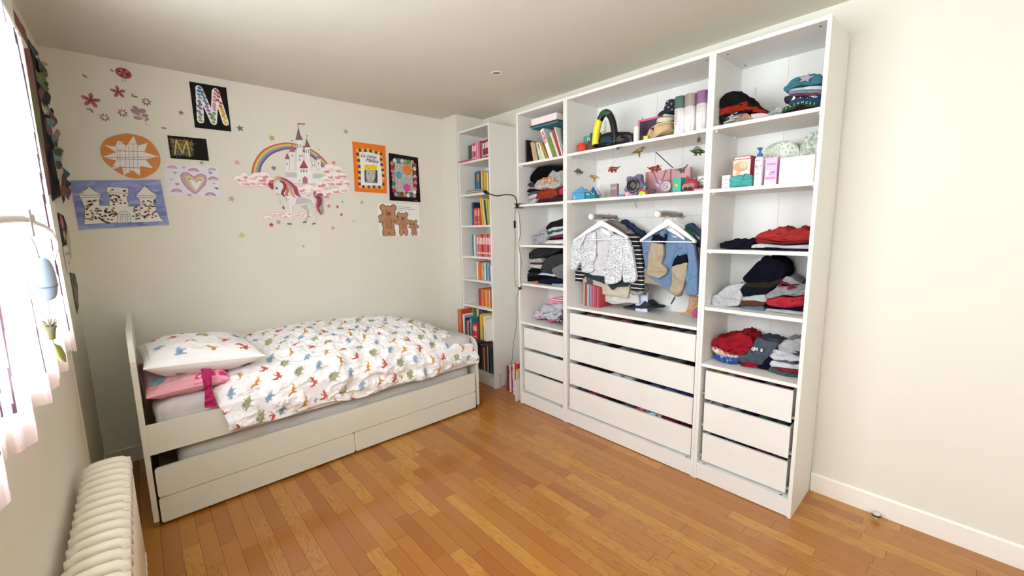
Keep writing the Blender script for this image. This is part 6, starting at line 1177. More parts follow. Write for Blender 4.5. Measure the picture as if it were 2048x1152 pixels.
lump('garment', 'pale grey crumpled garment left of the small stack, left unit', 'folded clothes', [(1.93,1.419),(1.865,1.413),(1.814,1.467),(1.787,1.476),(1.753,1.426),(1.765,1.396),(1.788,1.357),(1.9,1.358),(1.908,1.394)], 0.075, 0.295, 'c2bec6', zmin=1.352, ylim=(1.5185, 1.9815), group="clothes on the left unit's third shelf", wr=.011)
lump('garment', 'charcoal rolled garment at the top of the dark pile, left unit', 'folded clothes', [(1.995,1.239),(1.995,1.267),(1.917,1.313),(1.842,1.325),(1.632,1.33),(1.632,1.308),(1.753,1.264),(1.843,1.248),(1.957,1.23)], 0.09, 0.31, '3c3c40', zmin=1.04, ylim=(1.5185, 1.9815), group="clothes on the left unit's fourth shelf", wr=.006)
lump('garment', 'pale grey garment peeking under the charcoal roll', 'folded clothes', [(1.965,1.213),(1.951,1.227),(1.833,1.244),(1.813,1.217),(1.87,1.201)], 0.07, 0.29000000000000004, 'bfc2c4', zmin=1.04, ylim=(1.5185, 1.9815), group="clothes on the left unit's fourth shelf")
lump('garment', 'thin wine red garment in the dark pile', 'folded clothes', [(1.951,1.19),(1.932,1.203),(1.806,1.205),(1.833,1.19)], 0.07, 0.29000000000000004, '8a2c3c', zmin=1.04, ylim=(1.5185, 1.9815), group="clothes on the left unit's fourth shelf")
lump('garment', 'white garment in the dark pile, left unit', 'folded clothes', [(1.964,1.167),(1.956,1.188),(1.824,1.192),(1.825,1.157),(1.918,1.163)], 0.07, 0.29000000000000004, 'd6dadc', zmin=1.04, ylim=(1.5185, 1.9815), group="clothes on the left unit's fourth shelf")
lump('garment', 'big charcoal garment leaning in the dark pile', 'folded clothes', [(1.824,1.143),(1.769,1.234),(1.698,1.269),(1.556,1.296),(1.556,1.23),(1.69,1.166),(1.699,1.134),(1.788,1.13)], 0.06, 0.28, '4a4a4e', zmin=1.04, ylim=(1.5185, 1.9815), group="clothes on the left unit's fourth shelf", wr=.009)
lump('garment', 'mid grey garment at the right of the dark pile', 'folded clothes', [(1.699,1.153),(1.669,1.182),(1.552,1.223),(1.552,1.092),(1.652,1.11)], 0.055, 0.275, '8a8a8c', zmin=1.04, ylim=(1.5185, 1.9815), group="clothes on the left unit's fourth shelf", wr=.01)
lump('garment', 'black folded garment in the dark pile, left edge', 'folded clothes', [(1.979,1.125),(1.928,1.159),(1.825,1.145),(1.848,1.123),(1.957,1.118)], 0.07, 0.29000000000000004, '1c1a1c', zmin=1.04, ylim=(1.5185, 1.9815), group="clothes on the left unit's fourth shelf")
lump('garment', 'dark grey folded garment under the black one, left edge', 'folded clothes', [(1.999,1.094),(1.957,1.12),(1.853,1.124),(1.825,1.112),(1.891,1.093),(1.987,1.087)], 0.07, 0.29000000000000004, '3a3a3e', zmin=1.04, ylim=(1.5185, 1.9815), group="clothes on the left unit's fourth shelf")
lump('garment', 'second black garment low in the dark pile', 'folded clothes', [(2,1.041),(1.987,1.086),(1.825,1.106),(1.665,1.111),(1.7,1.088),(1.844,1.07),(1.882,1.051)], 0.07, 0.29000000000000004, '141416', zmin=1.04, ylim=(1.5185, 1.9815), group="clothes on the left unit's fourth shelf", layers=2)
lump('garment', 'thin white edge of a garment under the big charcoal one', 'folded clothes', [(1.838,1.11),(1.796,1.132),(1.656,1.12),(1.652,1.11),(1.681,1.111),(1.787,1.12)], 0.05, 0.27, 'e2e2e6', zmin=1.04, ylim=(1.5185, 1.9815), group="clothes on the left unit's fourth shelf")
lump('garment', 'orange garment at the bottom left of the dark pile', 'folded clothes', [(1.983,1.029),(1.968,1.047),(1.863,1.059),(1.856,1.03)], 0.07, 0.29000000000000004, 'd8784c', zmin=1.04, ylim=(1.5185, 1.9815), group="clothes on the left unit's fourth shelf")
lump('garment', 'navy garment along the bottom of the dark pile', 'folded clothes', [(1.851,1.028),(1.834,1.073),(1.699,1.096),(1.556,1.089),(1.556,1.054),(1.709,1.036)], 0.06, 0.28, '23263e', zmin=1.04, ylim=(1.5185, 1.9815), group="clothes on the left unit's fourth shelf", layers=1)
lump('garment', 'light blue garment at the bottom right of the dark pile', 'folded clothes', [(1.701,1.023),(1.682,1.054),(1.548,1.06),(1.548,1.031)], 0.05, 0.27, 'a6bccf', zmin=1.04, ylim=(1.5185, 1.9815), group="clothes on the left unit's fourth shelf")
lump('garment', 'pink and white striped garment at the back of the fifth shelf, left unit', 'folded clothes', [(1.863,.841),(1.858,.894),(1.784,.913),(1.677,.925),(1.677,.875),(1.766,.847)], 0.2, 0.335, striped("ecd4d8","d8607c",axis="Z",freq=55), zmin=0.718, ylim=(1.5185, 1.9815), group="clothes on the left unit's fifth shelf")
lump('garment', 'white crumpled garment in the middle of the fifth shelf, left unit', 'folded clothes', [(1.872,.811),(1.848,.849),(1.756,.867),(1.668,.892),(1.625,.877),(1.651,.818),(1.757,.789),(1.839,.791)], 0.11, 0.33, 'dcdde6', zmin=0.718, ylim=(1.5185, 1.9815), group="clothes on the left unit's fifth shelf", wr=.012)
lump('garment', 'small white patterned garment at the left, fifth shelf, left unit', 'folded clothes', [(1.965,.733),(1.915,.8),(1.848,.802),(1.839,.745),(1.897,.725)], 0.1, 0.32, mottled(("e6dfe0","b8a0ae","f0ecec"),70), zmin=0.718, ylim=(1.5185, 1.9815), group="clothes on the left unit's fifth shelf", wr=.012)
lump('garment', 'white and lilac garment at the front of the fifth shelf, left unit', 'folded clothes', [(1.829,.782),(1.72,.814),(1.607,.872),(1.607,.814),(1.694,.748),(1.774,.749)], 0.09, 0.31, 'e2deea', zmin=0.718, ylim=(1.5185, 1.9815), group="clothes on the left unit's fifth shelf", wr=.012)
lump('garment', 'small pink cloth at the front of the fifth shelf, left unit', 'folded clothes', [(1.779,.736),(1.752,.753),(1.68,.768),(1.663,.754),(1.725,.734)], 0.085, 0.305, 'd86a8c', zmin=0.718, ylim=(1.5185, 1.9815), group="clothes on the left unit's fifth shelf")
lump('garment', 'black and white striped strap on the white clothes, left unit', 'folded clothes', [(1.724,.798),(1.611,.86),(1.603,.851),(1.707,.787)], 0.085, 0.1, striped("2a2a34","e6e6ea",axis="Y",freq=160), zmin=0.718, ylim=(1.5185, 1.9815), group="clothes on the left unit's fifth shelf")
lump('garment', 'black patterned garment at the right front of the fifth shelf, left unit', 'folded clothes', [(1.681,.75),(1.667,.805),(1.582,.873),(1.582,.752),(1.65,.738)], 0.09, 0.31, mottled(("25222a","3a3640","d8d4da"),60), zmin=0.718, ylim=(1.5185, 1.9815), group="clothes on the left unit's fifth shelf", wr=.01)
# ------------------------------------------------------------------ clothes inside the drawers (seen through the gaps)
r_ = random.Random(12)
def fill(y0, y1, z0, zt, specs, where):
    n = len(specs); w = (y1-y0)/n
    for i, (cn, c) in enumerate(specs):
        ya, yb = y1-w*(i+1)+.003, y1-w*i-.003
        hh = zt-r_.uniform(.0, .012)
        P = [(ya, z0), (ya-.001, hh-.02), (ya+.01, hh), ((ya+yb)/2, hh+.004), (yb-.01, hh-.003), (yb+.001, hh-.02), (yb, z0)]
        lump('garment', '%s garment in the %s, %s from its left end' % (cn, where, ordn(i)), 'clothes', P, .045, .29, c if not isinstance(c, str) else fabric(c), zmin=z0, ylim=(ya, yb), group='clothes in the '+where, n=40, wr=.005)
a0, a1 = .052, .448
fill(a0, a1, .516, .668, [('ochre', 'a8843c'), ('pale grey', '9a9ca4'), ('wine red', '8a3044'), ('black', '1e1a20'), ('dark grey', '5a5860'), ('maroon', '5a2030')], 'right unit\'s top drawer')
fill(a0, a1, .325, .475, [('grey', '8c8c94'), ('pale grey', 'a8a8b0'), ('navy', '22243a'), ('dark green', '4a6058'), ('dark teal', '3a4a4c')], 'right unit\'s middle drawer')
fill(a0, a1, .136, .287, [('navy', '1e2238'), ('blue-grey', '3c4460'), ('black', '221c22'), ('dark crimson', '6a2434'), ('charcoal', '3a3a48')], 'right unit\'s bottom drawer')
fill(1.552, 1.948, .516, .668, [('pale grey', 'b9b8b8'), ('white patterned', mottled(('e6e2e0', 'b8a0a8'), 60)), ('white', 'e2e0e0'), ('mauve patterned', mottled(('e6dcd8', '8a5060', 'd8c8c0'), 50)), ('brown patterned', mottled(('e0ccb8', '7a5038'), 50))], 'left unit\'s top drawer')
fill(1.552, 1.948, .325, .475, [('grey', 'a0a4a4'), ('sea green', '7aa09c'), ('teal', '5c8c8c'), ('dark blue', '2c3a52')], 'left unit\'s middle drawer')
fill(1.552, 1.948, .136, .287, [('pale grey', 'b0b4b4'), ('slate', '3a4054'), ('dark slate', '323646'), ('maroon', '7a4450')], 'left unit\'s bottom drawer')
b0, b1 = .546, 1.454
fill(b0, b1, .717, .862, [('brown', '4a3a38'), ('pink brown', '9a6870'), ('beige', 'a89890'), ('rosy', '8a5058'), ('dusky pink', 'a87078'), ('dark brown', '3a3030'), ('olive grey', '6a6860'), ('taupe', '6a6058'), ('violet grey', '64606c'), ('grey', '6c6c74')], 'middle unit\'s highest long drawer')
fill(b0, b1, .523, .670, [('brown grey', '5a5250'), ('dusty rose', '8c6870'), ('blue grey', '8a8ca0'), ('black', '241f28'), ('silver grey', '8c9098'), ('grey', '74767c'), ('navy', '2a2a40'), ('light grey', '90928e'), ('ash', '808280'), ('black', '1c1a1e')], 'middle unit\'s second long drawer')
fill(b0, b1, .331, .478, [('dark brown', '2c2426'), ('dark plum', '3c2430'), ('black', '1c1a20'), ('white', 'dcdce0'), ('pale grey', 'd0d0d4'), ('charcoal', '22202a'), ('slate blue', '4a5070'), ('blue', '54608c'), ('navy', '3a4070')], 'middle unit\'s third long drawer')
fill(b0, b1, .134, .284, [('taupe', '6a6068'), ('raspberry', '9c3c60'), ('dark plum', '4a2838'), ('black', '24202a'), ('grey', '5c6068'), ('blue with red', mottled(('a8ccd8', 'b03040', 'a8ccd8'), 14)), ('red with blue', mottled(('b03040', '9cc4d4', 'b03040'), 14)), ('red', '8a2434'), ('maroon', '4a1c28')], 'middle unit\'s lowest long drawer')
# ------------------------------------------------------------------ things on the right unit's second shelf
def carton(name, label, cat, x0, x1, y0, y1, z0, z1, c, rot=0, bev=.001, rough=.45, group=None):
    s = MB(); s.box(-(x1-x0)/2, (x1-x0)/2, -(y1-y0)/2, (y1-y0)/2, 0, z1-z0, bev=bev)
    o = s.build(name, mat(c, rough=rough)); o.location = ((x0+x1)/2, (y0+y1)/2, z0); o.rotation_euler = (0, 0, rot); return tag(o, label, cat, group)
def decal(parent, polys, x):
    """printed shapes on a carton's front: polys = (outline in local y,z ; colour)"""
    s = MB(); cols = []
    for i, (P, c) in enumerate(polys):
        if c not in cols: cols.append(c)
        s.prism(P, 0, x-.0003-.00012*(i+1), x, cols.index(c))
    return s.build('printed_panel', [mat(c, rough=.5) for c in cols], parent)
Z2 = 1.6735
def rc(y0, y1, z0, z1): return [(y0, z0), (y1, z0), (y1, z1), (y0, z1)]
o = carton('storage_box', 'plain cream box with rounded corners holding plastic bags, right unit\'s second shelf', 'box', 0.03, .15, .026, .170, Z2, Z2+.124, 'e6ddd2', bev=.005)
d_ = MB(); d_.box(-.0607, -.0599, -.065, .065, .016, .0172); d_.box(-.0607, -.0599, -.065, .065, .108, .1092); d_.build('groove', mat('c9beb0'), o)
o = carton('medicine_box', 'tall pink medicine carton beside the cream box', 'box', 0.03, .07, .180, .232, Z2, Z2+.131, 'ecaed0', bev=.0006)
decal(o, [(rc(-.025, .025, .0, .026), 'f4eef2'), (rc(-.02, .02, .030, .036), 'cf6fa4'), (rc(-.02, .012, .112, .118), 'f4c4dc'), (ell(.012, .062, .007, .014), 'f2f2f6'), (ell(.004, .054, .006, .007), 'e8a090'), (rc(-.018, -.002, .056, .064), '7484b8'), (rc(-.02, .0, .048, .051), '8c98c4'), (rc(-.02, .014, .008, .010), 'b0a0b0'), (rc(-.018, .018, .014, .016), 'b0a0b0')], -.0202)
text('lettering', 'Doliprane', .0105, mat('c04080'), (-.0208, 0, .097), RW, o, sx=.92)
# pump bottle
def bottle(label, x, y, z, r, h, c, capc, parts=True):
    e = empty('pump_bottle', label, 'bottle', (x, y, z)); s = MB()
    s.lathe([(0, 0), (r*.96, 0), (r, .004), (r, h*.93), (r*.85, h*.985), (r*.5, h)], seg=28); s.build('body', mat(c, rough=.3), e)
    s = MB(); s.lathe([(r*.5, h), (r*.62, h), (r*.62, h+.014), (r*.28, h+.018), (r*.2, h+.03), (r*.45, h+.034), (r*.48, h+.044), (0, h+.045)], seg=24); s.box(-.032, 0, -.006, .006, h+.036, h+.043, bev=.002)
    s.build('pump', mat(capc, rough=.35), e); return e
e = bottle('tall white lotion bottle with a blue pump, right unit\'s second shelf', .065, .270, Z2, .0205, .146, 'efeef0', '2f6ca8')
for body, z, sz in (('ACE', .122, .013), ('AL I', .092, .018), ('ABCDE', .083, .004), ('OMEGA', .062, .004), ('HUILE', .055, .004), ('PEAU', .04, .004), ('SOIN', .028, .003), ('500 ml', .014, .0035)): text('lettering', body, sz, mat('4a4c58'), (-.0212, 0, z), RW, e, sx=.85)
# formula box
e = carton('formula_box', 'cream and crimson baby formula box with pictures, right unit\'s second shelf', 'box', 0.10, .17, .322, .410, Z2, Z2+.165, 'b02848', bev=.002)
decal(e, [(rc(-.042, .042, .006, .148), 'e0cfbc'), (ell(.005, .112, .036, .026, .1), 'cf9c74'), (ell(-.01, .12, .022, .018), 'e4bd98'), (rc(-.042, .042, .006, .086), 'eae2d6'), (ell(.016, .078, .014, .010), 'd8b08c'), (rc(-.038, .038, .152, .161), 'e8dcd0')], -.0351)
text('lettering', 'BABY', .02, mat('1f3a5c'), (-.0362, .008, .048), RW, e, bold=.0006); text('lettering', 'lait infantile', .009, mat('b02848'), (-.0362, 0, .034), RW, e)
o = carton('medicine_box', 'small pale pink carton at the left end of the second shelf, right unit', 'box', .05, .08, .402, .442, Z2, Z2+.070, 'f0d8dc', bev=.0006)
decal(o, [(rc(-.016, .016, .048, .05), 'c86478'), (rc(-.014, .016, .026, .028), 'b86a7c'), (rc(-.016, .01, .006, .009), 'd08090')], -.0152)
lump('wipes_pack', 'turquoise soft plastic wipes pack in front of the formula box', 'pack', [(.406,1.718),(.399,1.727),(.369,1.736),(.346,1.739),(.322,1.738),(.294,1.733),(.291,1.677),(.348,1.679),(.396,1.677),(.401,1.699)], .035, .085, mat('45a8a4', rough=.22), zmin=Z2, ylim=(.295, .435), wr=.008, ws=30)
BAG = mat('d3ddd2', rough=.25, vary=.2, vscale=40, alpha=.92)
lump('plastic_bag', 'crumpled pale green plastic bag behind the pump bottle and pink carton', 'bag', [(.268,1.682),(.283,1.776),(.291,1.869),(.278,1.879),(.259,1.892),(.218,1.903),(.183,1.899),(.153,1.881),(.134,1.855),(.125,1.758),(.124,1.67)], .175, .31, mottled(('d3d6c6', 'bcc6b4', 'e0e0d8', 'a4b09e'), 24, 1.5), zmin=Z2, ylim=(.13, .32), wr=.008, ws=22)
lump('plastic_bag', 'crumpled translucent green-white bag standing up at the right end of the cream box', 'bag', [(.111,1.669),(.127,1.788),(.129,1.86),(.11,1.886),(.107,1.914),(.088,1.922),(.056,1.918),(.038,1.894),(.021,1.661)], .165, .31, mottled(('c9d2c4', 'b0bcac', 'dcdfd6', '94a294'), 22, 1.5), zmin=Z2, ylim=(.021, .128), wr=.008, ws=22)
# ------------------------------------------------------------------ middle unit, highest shelf
Z1 = 1.9935
s = MB(); s.lathe([(0, 0), (.030, .001), (.035, .012), (.0345, .035), (.029, .055), (.016, .062), (0, .062)], seg=26)
for k in range(9): s.tube([((.0345 if .01 < z < .045 else .033)*math.cos(a), (.0345 if .01 < z < .045 else .033)*math.sin(a), z+.003*math.sin(a*3+k)) for z in (.007+.005*k,) for a in [2*PI*i/24 for i in range(24)]], .0013, closed=True, seg=5)
o = s.build('yarn_ball', mat('d8432f', rough=.8)); o.location = (.045, 1.385, Z1); tag(o, 'small red wound ball at the left end of the middle unit\'s highest shelf', 'ball')
for i, (lb, c, y0, y1, h, x0) in enumerate((('flat green tin box standing behind the red ball', '4a8c7c', 1.355, 1.44, .125, .13), ('dark green box beside the black tube arch', '2f5a48', 1.30, 1.36, .13, .10), ('brown patterned box low beside the black tube arch', '5a4440', 1.285, 1.345, .07, .05))):
    o = carton('box', lb, 'box', x0, x0+.05, y0, y1, Z1, Z1+h, c, bev=.002)
    if i == 0: decal(o, [(rc(-.03, -.008, .03, .11), 'c9d8d4'), (rc(.0, .008, .02, .115), 'dfe8e4')], -.0252)
    if i == 1: decal(o, [(rc(-.02, .02, .01, .05), '8a5a54')], -.0252)
# black padded arch on a dark bag
e = empty('play_tunnel_arch', 'black padded arch with a yellow and a green sleeve on a black bag', 'toy', (.06, 1.205, Z1))
s = MB()
cy, cz = 0, .075
def AP(t, k=1): return (0, cy+.075*math.cos(t)*k, .02+.02+max(0, .185*math.sin(t))*k if math.sin(t) > 0 else .04+.03*math.sin(t))
s.tube([AP(t) for t in np.linspace(-.35, PI+.35, 40)], .0215, 0, 14); s.build('arch', mat('171316', rough=.3), e)
s = MB(); s.tube([(-.004, AP(t)[1], AP(t)[2]) for t in np.linspace(-.15, 1.0, 14)], .0195, 0, 14, rads=[.012]+[.0235]*12+[.012]); s.build('yellow_sleeve', mat('e8de2c', rough=.45), e)
s = MB(); s.tube([(-.002, AP(t)[1], AP(t)[2]+.002) for t in np.linspace(1.12, 2.1, 12)], .0195, 0, 14, rads=[.014]+[.0226]*10+[.014]); s.build('green_sleeve', mat('234f2c', rough=.5), e)
lump('bag', 'low black bag lying under the padded arch', 'bag', [(1.247,2.012),(1.289,2.03),(1.261,2.069),(1.234,2.093),(1.172,2.095),(1.087,2.082),(1.021,2.07),(1.006,2.054),(.994,2.019),(.995,1.999),(1.127,2.005)], .05, .22, mat('141014', rough=.4), zmin=Z1, ylim=(1.0, 1.33), wr=.004)
lump('blue_ball', 'dark blue rounded toy inside the arch', 'toy', [(1.239,2.043),(1.221,2.065),(1.186,2.07),(1.151,2.057),(1.133,2.026),(1.141,2.021),(1.23,2.031)], .042, .049, mat('16304c', rough=.3), wr=.001)
s = MB(); s.lathe([(0, 0), (.016, 0), (.0175, .003), (.0175, .082), (.015, .092), (.006, .098), (0, .098)], seg=24); s.box(-.0185, -.017, -.002, .002, .02, .07); o = s.build('bottle', mat('e0ded9', rough=.3)); o.location = (.035, .957, Z1); tag(o, 'small white cylindrical bottle in front of the purple book', 'bottle')
o = carton('book', 'purple and pink photo album standing beside the straw hats', 'book', .12, .15, .845, 1.00, Z1, Z1+.15, 'cf5f8c', bev=.003)
decal(o, [(rc(-.07, .064, .0, .137), '3a2038')], -.0152)
s = MB(); s.tube([(0, 0, 0), (0, 0, .17), (0, 0, .178)], .003, rads=[.003, .003, .0006], seg=6); o = s.build('pencil', mat('6a5c4c')); o.location = (.17, 1.000, Z1); tag(o, 'brown pencil sticking up behind the purple album', 'pencil')
o = carton('toy_block', 'small lime toy block in front of the straw hat', 'block', 0.035, .055, .885, .91, Z1, Z1+.028, 'c9d04a', rot=.3)
s = MB()
for k in range(5): s.tube([(0, 0, .003), (0, .008*math.cos(k*1.3), .018+.004*k), (.003, .014*math.cos(k*1.3+.5), .028+.005*k)], .0016, seg=5)
o = s.build('wire_ornament', mat('5a4c38', rough=.4, metal=.5)); o.location = (.03, .915, Z1); tag(o, 'tiny dark wire ornament between the white bottle and the lime block', 'ornament')
STRAW = mat('d0b488', rough=.9, bump=.6, bscale=220); STRAW2 = mat('e2d4bc', rough=.9, bump=.5, bscale=220)
def hat(name, label, loc, r, R, h, m, tilt, brimw=.012, band=None, sc=(1, 1, 1)):
    e = empty(name, label, 'hat', loc, tilt); s = MB(); n = 40; V = []; prof = [(.0, h), (r*.5, h*.99), (r*.85, h*.9), (r, h*.7), (r*1.04, .004), (r*1.1, 0)]
    rings = prof+[(r*1.1+(R-r*1.1)*k/6, 0) for k in range(1, 7)]
    for i, (q, z) in enumerate(rings):
        for k in range(n):
            a = 2*PI*k/n; w = 0 if i < 5 else brimw*math.sin(2*a+.6)*((i-4)/7)**1.5*2; V.append((q*math.cos(a)*sc[0], q*math.sin(a)*sc[1], z*sc[2]+w))
    N = len(V); V += [(x*.985, y*.985, z-.003) for x, y, z in V]; F = []; K = len(rings)
    for i in range(K-1):
        for k in range(n):
            j = (k+1) % n; F.append((i*n+k, (i+1)*n+k, (i+1)*n+j, i*n+j)); F.append((N+i*n+k, N+i*n+j, N+(i+1)*n+j, N+(i+1)*n+k))
    for k in range(n): j = (k+1) % n; F.append(((K-1)*n+k, N+(K-1)*n+k, N+(K-1)*n+j, (K-1)*n+j))
    mesh_obj('hat_body', V, F, m, e, smooth=True)
    if band:
        s = MB(); s.lathe([(r*1.045, .004), (r*1.05, .006), (r*1.045, h*.32), (r*1.02, h*.33)], seg=36); s.build('hat_band', mat(band), e)
    return e
hat('straw_hat', 'tan straw hat with a curled brim lying low on the highest shelf', (.118, .825, Z1+.050), .055, .100, .05, STRAW, (.12, -.50, .25), .022)
hat('straw_hat', 'pale straw hat with a dark band resting on the tan one', (.15, .83, Z1+.098), .052, .085, .045, STRAW2, (.05, -.16, 0), .006, '2a2220')
e = hat('bucket_hat', 'dark blue flowered bucket hat on top of the straw hats', (.17, .80, Z1+.155), .055, .082, .08, mat('1b2430', rough=.9), (.25, -.15, .4), .012)
s = MB()
for k in range(16):
    a = 2.0+k*.22; z = .02+.05*((k*7) % 5)/5; 
    for q in range(5): s.ball((.0585*math.cos(a)+.0035*math.cos(q*1.26)*math.sin(a), .0585*math.sin(a)+.0035*math.cos(q*1.26)*-math.cos(a), z+.0035*math.sin(q*1.26)), .0022, sub=1)
s.build('flower_print', mat('c9c8cc'), e)
def canister(label, x, y, c, capc, h=.205, r=.0305, hc=.065):
    e = empty('canister', label, 'canister', (x, y, Z1)); s = MB(); s.lathe([(0, 0), (r, 0), (r, h-hc), (r*.9, h-hc)], seg=32); s.build('body', mat('ece4e4', rough=.5), e)
    s = MB(); s.lathe([(r*1.02, h-hc), (r*1.02, h-.002), (r*.98, h), (0, h)], seg=32); s.build('lid', mat(capc, rough=.6), e); return e
for lb, y, x, cc, sx_ in (('white cardboard canister with a dark green lid, left of the three canisters', .690, .05, '48685c', 1), ('white cardboard canister with a grey-mauve lid, middle of the three canisters', .632, .05, '9c8c86', 1), ('white cardboard canister with a purple lid, right of the three canisters', .566, .05, '875f86', 1)):
    e = canister(lb, x, y, 'e8e0e0', cc)
    if 'green' in lb:
        text('lettering', 'POUPETTE', .016, mat('8c8484'), (-.0312, .0, .05), (PI/2, -PI/2, -PI/2), e, align='LEFT')
        for k, z in enumerate((.03, .034, .042)): text('lettering', 'ABC'[k], .006, mat('6a6464'), (-.0312, .015, z), RW, e)
    else:
        s = MB(); s.tube([(-.0312, .006*math.cos(a), .118+.006*math.sin(a)) for a in [i*PI/6 for i in range(12)]], .0006, closed=True, seg=4)
        for k in range(3): s.box(-.0315, -.0308, -.013, .013, .103-.005*k, .1042-.005*k)
        s.build('label_print', mat('b09aa0'), e)
    s = MB()
    for k in range(14): s.box(-.0305*math.cos(.5)-.0008, -.0305*math.cos(.5)+.0006, -.0305*math.sin(.5)-.001, -.0305*math.sin(.5)+.001, .02+.008*k, .024+.008*k)
    s.build('side_print', mat('a89c9c'), e)
# ------------------------------------------------------------------ toys on the middle unit's second shelf
ZT = 1.6725
CLB = mat('63b8e4', rough=.12, trans=.25, alpha=.95); CLB2 = mat('2f7fa8', rough=.15, trans=.2)
def frustum(s, x0, x1, y0, y1, z0, z1, k, mi=0):
    cx, cy = (x0+x1)/2, (y0+y1)/2; a, b_ = (x1-x0)/2, (y1-y0)/2
    v = [(cx+sx*a*q, cy+sy*b_*q, z) for z, q in ((z0, 1), (z1, k)) for sx in (-1, 1) for sy in (-1, 1)]
    s.add(v, [(0, 1, 3, 2), (4, 6, 7, 5), (0, 4, 5, 1), (2, 3, 7, 6), (0, 2, 6, 4), (1, 5, 7, 3)], mi)
y0, z0 = 1.415, ZT
e = empty('toy_house', 'glossy light blue toy house at the left end of the toy shelf', 'toy', (.07, 1.405, ZT))
s = MB(); s.box(-.035, .035, -.05, .05, 0, .05, bev=.004); s.build('walls', CLB, e)
s = MB(); frustum(s, -.04, .04, -.055, .055, .05, .078, .45); s.ball((0, .004, .083), .014, sc=(1, 1.2, 1)); s.build('roof', mat('4aa0cc', rough=.15), e)
s = MB(); s.lathe([(.006, 0), (.0085, .002), (.006, .004)], (-.038, .01, .024), 'X', 16); s.lathe([(.004, 0), (.006, .002), (.004, .004)], (-.038, -.022, .02), 'X', 12); s.box(-.037, -.034, .03, .042, .005, .03, bev=.001); s.build('trim', mat('8fd0f0', rough=.2), e)
e = empty('toy_castle', 'dark teal pointed toy castle beside the light blue toy house', 'toy', (.06, 1.298, ZT))
s = MB(); s.box(-.025, .03, -.032, .04, 0, .03, bev=.003); s.build('base', mat('2c8a94', rough=.2), e)
s = MB(); s.lathe([(.034, .03), (.03, .035), (.004, .082), (0, .085)], (0, 0, 0), seg=6, sm=False); s.build('spire', mat('235e88', rough=.15), e)
s = MB(); [s.ball((-.024, yy, .034), .0065) for yy in (.032, .018, -.02)]; s.box(-.026, -.02, -.006, -.001, .038, .048); s.build('beads', mat('a8d8ec', rough=.2), e)
e = empty('greeting_card', 'white folded card with small heart prints behind the teal toy castle', 'card', (.16, 1.345, ZT))
s = MB(); s.prism([(-.06, 0), (.055, 0), (.06, .07), (.035, .092), (.0, .080), (-.035, .095), (-.062, .07)], 0, 0, .004)
s.build('sheet', mat('d9d2d6', rough=.5), e); s = MB(); r_ = random.Random(3)
for k in range(22): s.prism(heart(r_.uniform(-.05, .05), r_.uniform(.02, .08), .009, .008), 0, -.001, .0005)
s.build('heart_print', mat('7c6478'), e)
o = carton('book', 'small grey-mauve book standing upright on the toy shelf', 'book', 0.10, .125, 1.135, 1.188, ZT, ZT+.094, '9a8488', bev=.003); decal(o, [(rc(-.022, .022, .062, .068), 'c9bcbc'), (rc(-.02, .02, .02, .05), '8a6e74')], -.0127)
# star-shaped clock
e = empty('star_clock', 'purple star-shaped alarm clock with a round black dial on the toy shelf', 'clock', (.055, .975, ZT+.066), (.62, 0, 0))
def rstar(r, n=5, k=.72, rot=0, m_=60):
    P = []
    for i in range(m_):
        a = 2*PI*i/m_; q = r*(k+(1-k)*(.5+.5*math.cos(n*(a-rot)))**1.2); P.append((q*math.sin(a), q*math.cos(a)))
    return P
s = MB(); P0, P1 = rstar(.074, rot=.1), rstar(.069, rot=.1); s.prism(P0, 0, -.006, .03); s.prism(P1, 0, -.010, -.005); s.build('case', mat('6f5f80', rough=.5), e)
s = MB(); s.lathe([(.044, -.010), (.046, -.014), (.041, -.016), (0, -.0155)], axis='X', seg=40); s.build('dial', mat('1c1418', rough=.25), e)
s = MB(); s.tube([(-.017, .040*math.cos(a), .040*math.sin(a)) for a in np.linspace(.2, 1.6, 14)], .0018); s.tube([(-.017, .040*math.cos(a), .040*math.sin(a)) for a in np.linspace(3.4, 4.8, 14)], .0018); s.build('chrome_ring', mat('e6e6ea', rough=.15, metal=.8), e)
s = MB(); s.box(-.018, -.0155, -.019, .019, -.016, .016, bev=.0008); s.build('screen', mat('5c6460', rough=.15), e)
s = MB()
for k in range(12): a = k*PI/6; s.ball((-.0162, .033*math.cos(a), .033*math.sin(a)), .0026, sub=1)
s.build('buttons', mat('b89a90', rough=.4), e)
carton('toy_block', 'flat blue toy block left of the star-shaped clock', 'block', 0.025, .045, 1.03, 1.08, ZT, ZT+.013, '3f7cc0', bev=.002)
s = MB(); s.lathe([(0, 0), (.014, 0), (.0165, .008), (.016, .02), (.009, .027), (0, .028)], seg=20); o = s.build('toy_ball', mat('e8a8b8', rough=.5)); o.location = (.03, 1.008, ZT); tag(o, 'small pink rounded toy between the flat blue block and the clock', 'toy')
for nm, lb, P, c, x in (('toy_block', 'lime green wedge block at the foot of the block pile', "1000,505 1015,462 1080,458 1110,495 1090,510", 'b8cc3c', .03), ('toy_block', 'red triangular block in the block pile', "1010,462 1035,400 1085,455 1060,462", 'b8303c', .04), ('toy_block', 'second red block right of the lime wedge', "1085,470 1095,425 1150,480 1140,498 1112,495", 'a82c3c', .045), ('toy_block', 'pale blue diamond block on top of the block pile', "1035,400 1062,340 1105,390 1085,440", '5aa8c4', .035)):
    pass
